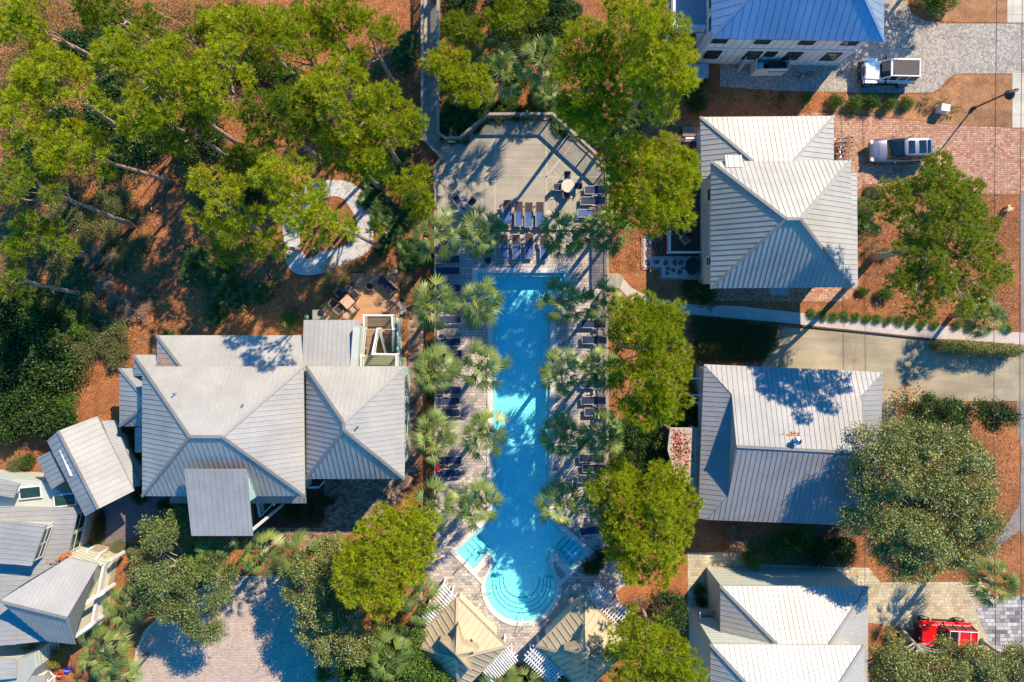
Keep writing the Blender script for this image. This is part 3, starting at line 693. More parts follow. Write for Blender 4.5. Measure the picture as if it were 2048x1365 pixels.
for (a, b, rx, ry, r_) in [(1295.5, 488, 4.5, 7.5, -.3), (1295, 507, 4.5, 7.5, -.4), (1295, 525, 4.5, 7.5, -.3), (1312.5, 524, 7, 5, 0), (1331, 526, 5.5, 6.5, .5), (1349, 525.5, 5, 7, -.2), (1361.5, 526, 5.5, 6, .3), (1335.5, 537.5, 4, 4.5, 0), (1346, 541, 4.5, 4.5, 0), (1334.5, 547.5, 4.5, 4, 0), (1359, 544.5, 5.5, 5.5, .4), (1366, 536.5, 5, 3, 0), (1375, 527, 5, 6, 0)]:
    m = MB(); pts = []
    for i in range(9):
        t = 2 * math.pi * i / 9; q = rnd.uniform(.82, 1.15); x, y = rx * q * math.cos(t), ry * q * math.sin(t)
        pts.append((a + x * math.cos(r_) - y * math.sin(r_), b + x * math.sin(r_) + y * math.cos(r_)))
    m.prism(pw(pts), .03, .07); o = m.build('stepping_stone', M_FLAG, bevel=.01)
    tag(o, 'brown flagstone set in the white gravel patio', 'stepping stone', 'stepping stones in the gravel patio')
# kerb of the parking lot
m = MB(); kp = [P(a, b) for a, b in LOT[:7]]
for i in range(len(kp) - 1): m.beam(kp[i] + Vector((0, 0, .07)), kp[i + 1] + Vector((0, 0, .07)), .22, .15)
tag(m.build('kerb', M_SIDEWALK), kind='structure')
m = MB()
for a, b in (((1540, 646), (1700, 661)), ((1700, 661), (1870, 679))):
    m.beam(P(a[0], a[1], .08), P(b[0], b[1], .08), .12, .16)
tag(m.build('timber_edging', flat('dark_edging', (0.10, .06, .04), .9)), 'dark timber edging between the shell path and the concrete drive', 'edging')

# ------------------------------------------------------------------ swimming pool
root = thing('swimming_pool', 'long blue swimming pool with a round stepped end and two square bays', 'swimming pool', P(1043, 820))
def plaster():
    m, n, b, o = new_mat('pool_plaster'); p_ = pos(n)
    v = n.nodes.new('ShaderNodeTexVoronoi'); v.inputs['Scale'].default_value = 6.5; n.links.new(p_, v.inputs['Vector'])
    n.links.new(ramp(n, noise(n, p_, 2.2, 6, 0.75), [(0.3, (0.44, 0.84, 0.87)), (0.7, (0.56, 0.92, 0.94))]), b.inputs['Base Color'])
    b.inputs['Roughness'].default_value = 0.8
    bump(n, b, v.outputs['Distance'], 0.9, 0.06); return m
M_PLASTER = plaster()
def water():
    m, n, b, o = new_mat('pool_water'); n.nodes.remove(b)
    tr = n.nodes.new('ShaderNodeBsdfTransparent'); tr.inputs[0].default_value = (0.62, 0.95, 0.97, 1)
    gl = n.nodes.new('ShaderNodeBsdfGlossy'); gl.inputs['Roughness'].default_value = 0.03
    v = n.nodes.new('ShaderNodeTexVoronoi'); v.feature = 'SMOOTH_F1'; v.inputs['Scale'].default_value = 3.6
    n.links.new(mix(n, 0.25, pos(n), noise(n, pos(n), 1.5, 3)), v.inputs['Vector'])
    bp = n.nodes.new('ShaderNodeBump'); bp.inputs['Strength'].default_value = 0.2; bp.inputs['Distance'].default_value = 0.06
    n.links.new(v.outputs['Distance'], bp.inputs['Height'])
    n.links.new(bp.outputs[0], gl.inputs['Normal'])
    ms = n.nodes.new('ShaderNodeMixShader'); ms.inputs[0].default_value = 0.03; n.links.new(tr.outputs[0], ms.inputs[1]); n.links.new(gl.outputs[0], ms.inputs[2])
    n.links.new(ms.outputs[0], o.inputs[0]); return m
M_WATER = water()
m = MB(); n_ = len(POOL); m.sheet(POOL, -1.25)
m.add([(p[0], p[1], 0.03) for p in POOL] + [(p[0], p[1], -1.25) for p in POOL], [(i, (i + 1) % n_, (i + 1) % n_ + n_, i + n_) for i in range(n_)])
m.build('pool_basin', M_PLASTER, root)
# coping: ring with the two paver triangles left open
tri1 = pw([(953.5, 1148), (979, 1121), (979, 1133), (972, 1148), (964, 1158)]); tri2 = pw([(1133, 1148), (1107.5, 1121), (1107.5, 1133), (1114, 1148), (1123, 1158)])
m = MB(); m.sheet(COPE, 0.09, [POOL, tri1, tri2])
n_ = len(COPE)
m.add([(p[0], p[1], 0.09) for p in COPE] + [(p[0], p[1], 0.0) for p in COPE], [(i, i + n_, (i + 1) % n_ + n_, (i + 1) % n_) for i in range(n_)])
n_ = len(POOL)
m.add([(p[0], p[1], 0.09) for p in POOL] + [(p[0], p[1], 0.03) for p in POOL], [(i, (i + 1) % n_, (i + 1) % n_ + n_, i + n_) for i in range(n_)])
m.build('coping', M_COPING, root)
# gutter ledge under the coping
inn = offset_poly(POOL, -0.28); m = MB()
m.sheet(POOL, -0.16, [inn]); n_ = len(inn)
m.add([(p[0], p[1], -0.16) for p in inn] + [(p[0], p[1], -.42) for p in inn], [(i, (i + 1) % n_, (i + 1) % n_ + n_, i + n_) for i in range(n_)])
m.build('ledge', flat('pool_ledge', (0.52, 0.60, 0.58), .7, var=.08), root)
# round steps
def arc_poly(r_in, r_out, a0=-8, a1=188):
    pts = []
    for i in range(29):
        a = math.radians(a0 + (a1 - a0) * i / 28); pts.append((_c[0] + r_out * math.cos(a), _c[1] + r_out * math.sin(a)))
    for i in range(28, -1, -1):
        a = math.radians(a0 + (a1 - a0) * i / 28); pts.append((_c[0] + r_in * math.cos(a), _c[1] + r_in * math.sin(a)))
    return pw(pts)
M_TILE = flat('dark_step_tile', (0.02, 0.07, 0.12), .4)
def step_set(parent, polys, zs, lines):
    mm = MB()
    for p_, z in zip(polys, zs): mm.prism(p_, -1.24, z)
    mm.build('steps', M_PLASTER, parent)
    mt = MB()
    for seg, z in lines:
        for i in range(len(seg) - 1): mt.beam((seg[i].x, seg[i].y, z + .006), (seg[i + 1].x, seg[i + 1].y, z + .006), .05, .012)
    mt.build('step_edge_tiles', M_TILE, parent)
rr_ = [65.5, 58.5, 51.5, 44.5]; zz_ = [-.40, -.62, -.84, -1.06]
polys = [arc_poly(r_, 65.6 if i == 0 else rr_[i - 1] + .02) for i, r_ in enumerate([58.5, 51.5, 44.5])]
lines = []
for r_, z in zip([58.5, 51.5, 44.5], zz_):
    lines.append(([P(_c[0] + r_ * math.cos(math.radians(-8 + 196 * i / 36)), _c[1] + r_ * math.sin(math.radians(-8 + 196 * i / 36))) for i in range(37)], z))
lines.append(([P(_c[0] + 37 * math.cos(math.radians(-8 + 196 * i / 36)), _c[1] + 37 * math.sin(math.radians(-8 + 196 * i / 36))) for i in range(37)], -1.24))
step_set(root, polys, zz_, lines)
for sx in (1, -1):
    X = lambda x: x if sx == 1 else 2 * 1043.5 - x
    A, B, Cc, D = Vector((922, 1104)), Vector((950, 1077)), Vector((973, 1100)), Vector((946, 1129))
    # strips across the bay, deepest towards the pool
    pl, ln_ = [], []
    for i in range(4):
        t0, t1 = i / 4, (i + 1) / 4
        p0 = A.lerp(B, t0); p1 = A.lerp(B, t1); q1 = D.lerp(Cc, t1); q0 = D.lerp(Cc, t0)
        pl.append(pw([(X(v.x), v.y) for v in (p0, p1, q1, q0)])); z = -.38 - .2 * i
        ln_.append(([P(X(p1.x), p1.y), P(X(q1.x), q1.y)], z))
    step_set(root, pl, [-.38 - .2 * i for i in range(4)], ln_)
m = MB(); m.sheet(offset_poly(POOL, -0.004), -0.075); m.build('water', M_WATER, root)
# depth marks on the coping
def text_mesh(name, s, loc, size, mat, parent, rz=0.0, thick=0.004):
    cu = bpy.data.curves.new(name, 'FONT'); cu.body = s; cu.size = size; cu.extrude = thick; cu.align_x = 'CENTER'; cu.align_y = 'CENTER'
    o = bpy.data.objects.new(name, cu); COL.objects.link(o)
    bpy.context.view_layer.update(); dg = bpy.context.evaluated_depsgraph_get()
    me = bpy.data.meshes.new_from_object(o.evaluated_get(dg)); bpy.data.objects.remove(o); me.materials.clear(); me.materials.append(mat)
    ob = bpy.data.objects.new(name, me); COL.objects.link(ob); ob.parent = parent
    ob.location = Vector(loc) - org(parent); ob.rotation_euler = (0, 0, rz); return ob
M_MARK = flat('depth_mark_paint', (0.20, 0.12, 0.10), .7)
for px, py, s, rz in [(1041, 540.5, '4 FT', 0), (976.5, 812, '4 FT', math.pi / 2), (976.5, 937, '4 FT', math.pi / 2), (1108, 937, '4 FT', math.pi / 2), (977.5, 1130, '3 FT', math.pi / 2), (1052, 1248.5, '3 FT', 0)]:
    q = P(px, py); text_mesh('depth_mark', s, (q.x, q.y, .096), .26, M_MARK, root, rz)
# handrails and ladder
def handrail(a, b, label, z0=.09, hgt=.85, drop=.75):
    A = P(*a); B = P(*b); t = thing('pool_handrail', label, 'handrail', (A.x, A.y, .09), group='steel handrails of the pool steps')
    d = (B - A).normalized(); L = (B - A).length
    m = MB(); m.tube([A + Vector((0, 0, .05)), A + Vector((0, 0, hgt)) + d * .04, A + d * .18 + Vector((0, 0, hgt + .1)), A.lerp(B, .8) + Vector((0, 0, hgt * .62)), B + Vector((0, 0, hgt * .42)), B + d * .06 + Vector((0, 0, .1)), B + Vector((0, 0, -drop))], .024, 8)
    m.build('rail', M_STEEL, t, smooth=True)
    m = MB(); m.lathe(A + Vector((0, 0, .09)), [(.06, 0), (.06, .015), (.03, .03)], 12); m.build('base_plate', M_STEEL, t)
handrail((920, 1131), (957, 1094), 'steel handrail across the left square bay of the pool')
handrail((1166, 1132), (1131, 1095), 'steel handrail across the right square bay of the pool')
handrail((963, 1179), (994, 1174), 'steel handrail on the left side of the round pool steps')
handrail((1119, 1179), (1091, 1173), 'steel handrail on the right side of the round pool steps')
handrail((1045, 1255), (1044, 1224), 'steel handrail at the foot of the round pool steps, nearest the cabanas')
for (cx, cy, lab) in ((1108, 800, 'steel ladder halfway down the right edge of the pool'), (1108, 570, 'steel ladder at the top right corner of the pool')):
    c = P(cx, cy); t = thing('pool_ladder', lab, 'ladder', (c.x, c.y, .09))
    for s_ in (-1, 1):
        m = MB(); y = c.y + s_ * .27; m.tube([(c.x + .35, y, .1), (c.x + .33, y, .75), (c.x + .1, y, .92), (c.x - .35, y, .85), (c.x - .48, y, .6), (c.x - .48, y, -1.0)], .024, 8); m.build('ladder_rail', M_STEEL, t, smooth=True)
    for z in (-.3, -.55, -.8):
        m = MB(); m.box((c.x - .48, c.y, z), (.08, .54, .03)); m.build('ladder_step', M_STEEL, t)

# ------------------------------------------------------------------ timber decks and railings
def deck_section(parent, poly_px, z, mat, th=.12, name='deck_boards'):
    m = MB(); m.prism([P(a, b, z).xy for a, b in poly_px], z - th, z); return m.build(name, mat, parent)
ZD = .16
root = thing('timber_sun_deck', 'big grey octagonal timber deck above the pool', 'deck', P(1040, 350))
deck_section(root, [(990, 236), (1092, 236), (1092, 458), (990, 458)], ZD, M_DECK_H)
deck_section(root, [(989.6, 236), (977, 236), (922, 280), (881, 282), (862, 298), (888, 322), (873, 338), (873, 354.6), (989.6, 354.6)], ZD, M_DECK_D1)
deck_section(root, [(873, 355), (989.6, 355), (989.6, 458), (873, 458)], ZD, M_DECK_V)
deck_section(root, [(1092.4, 236), (1104, 236), (1212, 336), (1212, 354.6), (1092.4, 354.6)], ZD, M_DECK_D2)
deck_section(root, [(1092.4, 355), (1212, 355), (1212, 458), (1092.4, 458)], ZD, M_DECK_V)
m = MB()
for a, b in (((989.8, 236), (989.8, 458)), ((1092.2, 236), (1092.2, 458)), ((873, 354.8), (989.8, 354.8)), ((1092.2, 354.8), (1212, 354.8)), ((927, 285), (989.8, 354.8)), ((1150, 282), (1092.2, 354.8))):
    m.beam(P(a[0], a[1], ZD + .002), P(b[0], b[1], ZD + .002), .12, .012)
m.beam(P(873, 459.5, ZD - .06), P(1212, 459.5, ZD - .06), .08, .16)
m.build('trim_board', flat('deck_trim', (0.42, 0.36, 0.28), .8), root)
root = thing('boardwalk', 'narrow grey boardwalk running north from the timber deck', 'boardwalk', P(862, 130))
deck_section(root, [(848, -60), (880, -60), (880, 281.6), (861.6, 297.6), (848, 283)], ZD + .02, M_DECK_H)
def fence(name, label, cat, pts_px, h=1.5, z0=0.0, post=2.2, mat=None, bal=.13, cap=.2, closed=False, group=None, balw=.045, root=None, infill=True, pw_=.1):
    mat = mat or M_RAILWOOD
    pts = [P(a, b, z0) for a, b in pts_px]
    mid = pts[len(pts) // 2]
    t = root or thing(name, label, cat, (mid.x, mid.y, z0), group=group)
    cm = MB(); bm = MB(); posts = []
    for i in range(len(pts) - 1):
        a, b = pts[i], pts[i + 1]; d = b - a; L = d.length; n = max(1, round(L / post)); u = d / L
        for j in range(n): posts.append(a + u * (L * j / n))
        cm.beam(a + Vector((0, 0, h)), b + Vector((0, 0, h)), cap, .045)
        cm.beam(a + Vector((0, 0, h - .12)), b + Vector((0, 0, h - .12)), .04, .09)
        cm.beam(a + Vector((0, 0, .15)), b + Vector((0, 0, .15)), .04, .09)
        if infill:
            k = int(L / bal)
            for j in range(k):
                q = a + u * (L * (j + .5) / k); ang = math.atan2(u.y, u.x)
                bm.box((q.x, q.y, z0 + (h + .03) / 2 ), (balw, .035, h - .2), rz=ang)
    posts.append(pts[-1])
    for q in posts:
        pm = MB(); pm.box((q.x, q.y, z0 + (h + .02) / 2), (pw_, pw_, h + .02 - .03)); pm.build('post', mat, t)
    cm.build('rail', mat, t)
    if infill: bm.build('balusters', mat, t)
    return t
fence('deck_railing', 'grey railing round the far left corner and top of the timber deck', 'railing', [(924, 283), (978, 239), (1103, 238), (1212, 338), (1212, 380)], 1.45, ZD)
fence('boardwalk_railing', 'grey railing along the left side of the boardwalk and deck gate', 'railing', [(848, -60), (848, 282), (886, 322), (873, 338), (873, 385)], 1.15, ZD)
fence('boardwalk_railing', 'grey railing along the right side of the boardwalk', 'railing', [(879, -60), (879, 273), (893, 283), (923, 283)], 1.15, ZD)
fence('pool_fence', 'long brown picket fence along the left side of the pool deck', 'fence', [(874, 388), (874, 1085)], 1.35, 0.0, post=2.4, cap=.14)
fence('pool_fence', 'long brown picket fence along the right side of the pool deck', 'fence', [(1210, 383), (1210, 552)], 1.6, 0.0, post=2.0, cap=.14)
fence('pool_fence', 'lower length of brown picket fence right of the pool below the ramp', 'fence', [(1210, 574), (1210, 1060)], 1.5, 0.0, post=2.4, cap=.14)
for a, b in (((848, 42), (834, 42)), ((880, 42), (897, 42)), ((848, 150), (834, 155))):
    m = MB(); m.beam(P(a[0], a[1], .1), P(a[0], a[1], 1.2), .09, .09); m.beam(P(b[0], b[1], .1), P(a[0], a[1], 1.0), .07, .07); m.beam(P(b[0], b[1], .1), P(a[0], a[1], .12), .07, .07)
    tag(m.build('rail_brace', M_RAILWOOD), 'diagonal timber brace propping the boardwalk railing', 'brace', 'braces of the boardwalk railing')
m = MB(); m.box(P(903, 284, 1.0), (.55, .05, .4)); tag(m.build('notice_board', flat('lime_sign', (0.50, 0.55, 0.25), .6)), 'small lime green notice on the deck railing by the boardwalk gate', 'sign')
g = thing('deck_gate', 'dark metal gate where the boardwalk meets the timber deck', 'gate', P(881, 290, ZD))
m = MB()
for i in range(8): q = P(873, 297, 0).lerp(P(889, 283, 0), i / 7); m.tube([(q.x, q.y, ZD + .1), (q.x, q.y, 1.2)], .015, 5)
m.build('gate_bars', M_BLACK, g); m = MB(); m.beam(P(873, 297, 1.3), P(889, 283, 1.3), .04, .05); m.beam(P(873, 297, .3), P(889, 283, .3), .04, .05); m.build('gate_frame', M_BLACK, g)
# small ramp east of the pool fence
root = thing('timber_ramp', 'pale boarded ramp between the pool fence and the shell path', 'ramp', P(1226, 560))
deck_section(root, [(1214, 547), (1236, 547), (1248, 556), (1240, 577), (1214, 577)], .12, M_DECK_V)

# ------------------------------------------------------------------ houses
def V3(t): return t if isinstance(t, Vector) else P(*t)
def roof(parent, facets, mat, seam=.36, th=.13, sh=.032, sw=.03, seam_mat=None, caps=True, name='roof', cap_w=.20, gutter=False, seam_scale=1.0):
    m = MB(); edges = {}; mats = [mat] + ([seam_mat] if seam_mat else [])
    sm = 1 if seam_mat else 0
    for f in facets:
        p = [V3(t) for t in f]; n = len(p)
        nrm = Vector((0, 0, 0))
        for i in range(n): nrm += (p[i] - p[0]).cross(p[(i + 1) % n] - p[0])
        if nrm.z < 0: p = p[::-1]; nrm = -nrm
        nrm.normalize()
        lo = [q - Vector((0, 0, th)) for q in p]
        tris = tessellate_polygon([[Vector((q.x, q.y, 0)) for q in p]])
        T = []
        for t in tris:
            a, b, c = [p[i] for i in t]
            if (b - a).cross(c - a).z < 0: t = (t[0], t[2], t[1])
            T.append(t)
        m.add(p + lo, T + [(t[2] + n, t[1] + n, t[0] + n) for t in T] + [(i, i + n, (i + 1) % n + n, (i + 1) % n) for i in range(n)])
        g = Vector((nrm.x, nrm.y)); g = g.normalized() if g.length > 1e-3 else Vector((0, 1))
        s_ = Vector((-g.y, g.x)); cs = [q.x * s_.x + q.y * s_.y for q in p]; c0 = min(cs); k = int((max(cs) - c0) / seam)
        for j in range(1, k + 1):
            c = c0 + (j - .5) * (max(cs) - c0) / max(k, 1)
            for t in T:
                tp = [p[i] for i in t]; hit = []
                for i in range(3):
                    a, b = tp[i], tp[(i + 1) % 3]; da = a.x * s_.x + a.y * s_.y - c; db = b.x * s_.x + b.y * s_.y - c
                    if (da > 0) != (db > 0): hit.append(a.lerp(b, da / (da - db)))
                if len(hit) == 2 and (hit[0] - hit[1]).length > .03:
                    m.beam(hit[0] + nrm * sh * .5, hit[1] + nrm * sh * .5, sw, sh, m=sm, up=nrm)
        for i in range(n):
            a, b = p[i], p[(i + 1) % n]
            key = tuple(sorted([(round(a.x, 1), round(a.y, 1), round(a.z, 1)), (round(b.x, 1), round(b.y, 1), round(b.z, 1))]))
            edges.setdefault(key, []).append((a, b, nrm))
    o = m.build(name, mats, parent)
    if caps:
        cm = MB(); gm = MB()
        for key, l in edges.items():
            a, b, n1 = l[0]
            if len(l) == 2:
                up = (l[0][2] + l[1][2]).normalized(); cm.beam(a + up * .04, b + up * .04, cap_w, .04, up=up)
        if cm.v: cm.build('ridge_cap', M_CAP if mat in (M_GALV, M_GALV_WARM, M_H6) else mat, o)
    return o
def walls(parent, foot_px, z, inset, mat, z0=0.0, name='wall'):
    f = offset_poly([V3((a, b, z)).xy for a, b in foot_px], -inset); m = MB(); m.prism(f, z0, z - .15); m.build(name, mat, parent); return f
def window(parent, a, b, u, zc, w_, h_, ctr, fm=None, mull=True, name='window'):
    a = Vector((a[0], a[1])); b = Vector((b[0], b[1])); d = (b - a).normalized(); nn = Vector((d.y, -d.x)); q = a.lerp(b, u)
    if nn.dot(q - Vector((ctr[0], ctr[1]))) < 0: nn = -nn
    ang = math.atan2(d.y, d.x); m = MB(); fm = fm or M_WHITE
    c = Vector((q.x, q.y, zc)) + Vector((nn.x, nn.y, 0)) * .03; dx = Vector((d.x, d.y, 0))
    for s_ in (-1, 1):
        m.box(c + dx * s_ * (w_ / 2 + .045), (.09, .08, h_ + .18), rz=ang); m.box(c + Vector((0, 0, s_ * (h_ / 2 + .045))), (w_, .08, .09), rz=ang)
    if mull: m.box(c, (w_, .075, .05), rz=ang)
    wf = m.build(name, fm, parent); m = MB(); m.box(c, (w_, .03, h_), rz=ang); m.build('pane', M_GLASS, wf, world=False if False else True); return wf

# --- top right white house
h = thing('white_house', 'white two storey house with a bright blue-grey metal roof, top right', 'house', P(1600, 60))
SW, SE = P(1423, 77, 6), P(1768, 83, 6); D_ = 5.2
rW = SW + Vector((D_, D_, 3.9)); rE = SE + Vector((-D_, D_, 3.9)); NW = SW + Vector((0, 2 * D_, 0)); NE = SE + Vector((0, 2 * D_, 0))
roof(h, [[SW, SE, rE, rW], [SW, rW, NW], [SE, NE, rE], [NW, rW, rE, NE]], M_GALV_PALE, seam=.52, sw=.025, sh=.02)
f = offset_poly([v.xy for v in (SW, SE, NE, NW)], -.5); m = MB(); m.prism(f, 0, 5.86); m.build('wall', M_WALL_WHITE, h)
m = MB(); m.beam((f[0].x - .03, f[0].y - .03, 3.0), (f[1].x + .03, f[1].y - .03, 3.0), .08, .22); m.beam((f[0].x, f[0].y - .03, .12), (f[1].x, f[1].y - .03, .12), .06, .24)
m.build('trim_band', M_WHITE, h)
cc = (sum(v.x for v in f) / 4, sum(v.y for v in f) / 4)
for u, zc, ww, hh in [(.05, 4.75, .95, 1.3), (.33, 4.75, .95, 1.3), (.62, 4.75, .95, 1.3), (.90, 4.75, .95, 1.3), (.07, 1.75, 1.0, 1.35), (.345, 1.75, 1.0, 1.35), (.46, 2.05, .7, .75), (.62, 1.75, 1.0, 1.35), (.885, 1.75, 1.0, 1.35)]:
    window(h, f[0], f[1], u, zc, ww, hh, cc, fm=M_BLACK)
for u in (.14, .32, .6): window(h, f[0], f[3], u, 4.6, 1.1, 1.6, cc, fm=M_WHITE)
# balcony on its west side
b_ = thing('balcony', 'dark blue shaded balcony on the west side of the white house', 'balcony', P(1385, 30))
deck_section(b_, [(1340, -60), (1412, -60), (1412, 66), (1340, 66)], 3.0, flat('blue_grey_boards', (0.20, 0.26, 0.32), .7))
for q in ((1343, 62), (1408, 62), (1343, 0)):
    p_ = P(q[0], q[1], 3); m = MB(); m.box((p_.x, p_.y, 1.44), (.16, .16, 2.88)); m.build('post', M_WHITE, b_)
fence('x', '', '', [(1342, -60), (1342, 64), (1404, 64)], 1.0, 3.0, mat=M_WHITE, root=b_)
b2 = thing('lean_to', 'blue-grey lean-to metal roof at the foot of the white house corner', 'lean-to', P(1400, 150))
roof(b2, [[(1350, 128, 2.6), (1417, 128, 2.6), (1417, 156, 2.1), (1350, 156, 2.1)]], M_GALV_GREY, caps=False); m = MB(); f2 = [P(1352, 130, 2.2).xy, P(1414, 130, 2.2).xy, P(1414, 150, 2.2).xy, P(1352, 150, 2.2).xy]; m.prism(f2, 0, 1.95); m.build('wall', M_WHITE, b2)
# trash enclosure
t = thing('bin_enclosure', 'white board enclosure holding two black bins against the white house', 'enclosure', P(1533, 145))
M_BOARDW = M_WHITE
for a, b in (((1501, 131), (1501, 152)), ((1501, 152), (1562, 151.5)), ((1562, 151.5), (1566, 131))):
    m = MB(); m.beam(P(*a) + Vector((0, 0, .75)), P(*b) + Vector((0, 0, .75)), .06, 1.5); m.build('panel', M_BOARDW, t)
m = MB(); m.beam(P(1513, 135) + Vector((0, 0, .5)), P(1513, 148) + Vector((0, 0, .5)), .4, 1.0); m.build('cabinet', M_BOARDW, t)
sc = thing('screen_panel', 'free standing white slatted screen beside the bin enclosure', 'screen', P(1474, 145))
for a, b in (((1480, 128), (1473, 147)),):
    m = MB(); m.beam(P(*a) + Vector((0, 0, .8)), P(*b) + Vector((0, 0, .8)), .06, 1.6); m.build('panel', M_BOARDW, sc)
def wheelie(px, py, rz, label, num=None):
    t = thing('wheelie_bin', label, 'bin', P(px, py), rz)
    m = MB(); vs = []
    for z, s_ in ((.08, .24), (.95, .32)): vs += [(x * s_, y * s_ * 1.1, z) for x, y in ((-1, -1), (1, -1), (1, 1), (-1, 1))]
    m.add(vs, [(3, 2, 1, 0), (4, 5, 6, 7), (0, 1, 5, 4), (1, 2, 6, 5), (2, 3, 7, 6), (3, 0, 4, 7)]); m.build('body', M_BLACK, t, world=False, bevel=.03)
    m = MB(); m.box((0, -.02, .99), (.70, .80, .06)); m.build('lid', flat('bin_lid', (.02, .022, .03), .35), t, world=False, bevel=.025)
    for s_ in (-1, 1): m = MB(); m.tube([(s_ * .24, .33, .12), (s_ * .32, .33, .12)], .12, 12); m.build('wheel', M_RUBBER, t, world=False)
    if num:
        o = text_mesh('bin_number', num, (0, 0, 0), .26, M_WHITE, None); o.parent = t; o.location = (.05, -.18, 1.025)
wheelie(1535, 143, .02, 'black bin in the enclosure, the left of the two')
wheelie(1553, 143, -.02, 'black bin in the enclosure with a white number on its lid', '110')
t = thing('bicycle_rack', 'dark hedge-like coil of hose and bicycle lying along the white house wall', 'hose') if False else None

# --- middle right house
h = thing('cream_house', 'cream house with a big hip metal roof at the right of the pool', 'house', P(1560, 450))
roof(h, [[(1421.8, 323, 4.9), (1701.5, 321, 4.9), (1600, 438, 8.3), (1572, 438, 8.3)], [(1421.8, 323, 4.9), (1572, 438, 8.3), (1421, 577, 4.9)],
         [(1701.5, 321, 4.9), (1703, 575, 4.9), (1600, 438, 8.3)], [(1421, 577, 4.9), (1572, 438, 8.3), (1600, 438, 8.3), (1703, 575, 4.9)]], M_GALV_WARM)
roof(h, [[(1400, 234.5, 3.4), (1667.3, 232.5, 3.4), (1575, 335, 5.0), (1520, 335, 5.0)], [(1400, 234.5, 3.4), (1520, 335, 5.0), (1520, 358, 5.0), (1403, 358, 3.4)], [(1667.3, 232.5, 3.4), (1667.3, 335, 3.4), (1575, 335, 5.0)]], M_GALV_WARM, name='lower_roof')
roof(h, [[(1690, 347, 4.2), (1714, 346.7, 3.7), (1715.5, 573.6, 3.7), (1690, 573, 4.2)]], M_GALV_WARM, name='side_roof', caps=False)
roof(h, [[(1541, 570, 2.9), (1578, 570, 2.9), (1576, 590, 2.6), (1541, 590, 2.6)]], M_GALV, name='awning', caps=False)
roof(h, [[(1449.6, 310.5, 5.1), (1483, 310.5, 5.1), (1487, 335, 5.35), (1452, 335, 5.35)]], M_GALV_WARM, name='cricket_roof', caps=False)
roof(h, [[(1403.6, 406, 2.3), (1422, 406, 3.0), (1424, 512, 3.0), (1404, 516, 2.3)]], M_GALV, name='porch_roof', caps=False)
f = walls(h, [(1421.8, 323), (1702, 321), (1703, 575), (1421, 577)], 4.9, .45, M_WALL_CREAM)
f2 = walls(h, [(1403, 237), (1664, 236), (1664, 345), (1403, 345)], 3.4, .4, M_WALL_CREAM)
ctr = (sum(v.x for v in f) / 4, sum(v.y for v in f) / 4)
window(h, f[0], f[3], .2, 3.4, .9, 1.4, ctr); window(h, f[0], f[3], .8, 3.0, .6, 1.0, ctr)
m = MB(); 
for u in (.13,): q = P(1541 + 4, 533, 5.6); m.lathe(q, [(.07, -.3), (.07, .18), (.12, .2), (.12, .26)], 12)
m.build('roof_vent', M_STEEL, h)
# west deck of this house
d_ = thing('dark_deck', 'dark brown stained deck with white railing left of the cream house', 'deck', P(1370, 475))
deck_section(d_, [(1333, 268), (1402, 268), (1402, 508), (1333, 508)], .5, M_DARKDECK, th=.45)
deck_section(d_, [(1305, 476), (1332, 476), (1332, 511), (1305, 511)], .25, M_DARKDECK, th=.2, name='steps')
fence('deck_fence', 'white railing along the left and bottom of the dark brown deck', 'railing', [(1334, 455), (1334, 507), (1400, 507)], .95, .5, mat=M_WHITE, bal=.14, cap=.14)
fence('deck_fence', 'white railing along the top of the dark brown deck', 'railing', [(1366, 283), (1400, 283)], .95, .5, mat=M_WHITE, bal=.14, cap=.14)
sb = thing('storage_bench', 'brown storage bench at the corner of the cream house', 'bench', P(1382, 264)); m = MB(); m.box(P(1382, 264, .3), (1.3, .7, .5)); m.build('chest', M_WICKER, sb, bevel=.03); m = MB(); m.box(P(1382, 264, .58), (1.36, .76, .06)); m.build('lid', flat('bench_lid', (.2, .12, .1), .6), sb, bevel=.02)

# --- lower right house
h = thing('grey_roof_house', 'single storey house under a grey metal roof dappled with tree shadow', 'house', P(1580, 890))
R6 = [[(1408, 729, 3.8), (1765.5, 744.5, 3.8), (1722, 792, 4.65), (1727, 906, 6.1), (1473, 893, 6.1), (1463.5, 789, 4.65)],
      [(1473, 893, 6.1), (1727, 906, 6.1), (1716, 1000, 4.8), (1757, 1053, 3.9), (1413, 1040, 3.9), (1456, 992, 4.65)]]
roof(h, R6, M_H6, seam=.36)
roof(h, [[(1408, 729, 3.8), (1463.5, 789, 4.6), (1456, 992, 4.6), (1413, 1040, 3.85), (1396, 1036, 3.8)]], M_H6, name='side_roof', caps=False)
roof(h, [[(1765.5, 744.5, 3.8), (1757, 1053, 3.9), (1716, 1000, 4.75), (1722, 792, 4.6)]], M_H6, name='side_roof', caps=False)
for a, b, c in (((1463.5, 789, 4.6), (1473, 893, 6.05), (1456, 992, 4.6)), ((1722, 792, 4.6), (1727, 906, 6.05), (1716, 1000, 4.7))):
    m = MB(); A, B, C_ = V3(a), V3(b), V3(c); m.add([A, B, C_], [(0, 1, 2)]); m.build('gable_wall', M_WALL_GREY, h)
walls(h, [(1408, 729), (1765, 744), (1757, 1053), (1400, 1039)], 3.8, .4, M_WALL_GREY)
v_ = MB(); q = P(1590, 880, 6.0); v_.lathe(q, [(.14, -.5), (.14, .35), (.27, .38), (.27, .52), (.1, .6)], 16); v_.build('chimney_vent', M_STEEL, h, smooth=False)
q = P(1586, 870, 5.7); m = MB()
for i in range(60): m.box(q + Vector((rnd.gauss(0, .32), rnd.gauss(0, .12), rnd.uniform(.0, .1))), (.1, .06, .02), rz=rnd.uniform(0, 3))
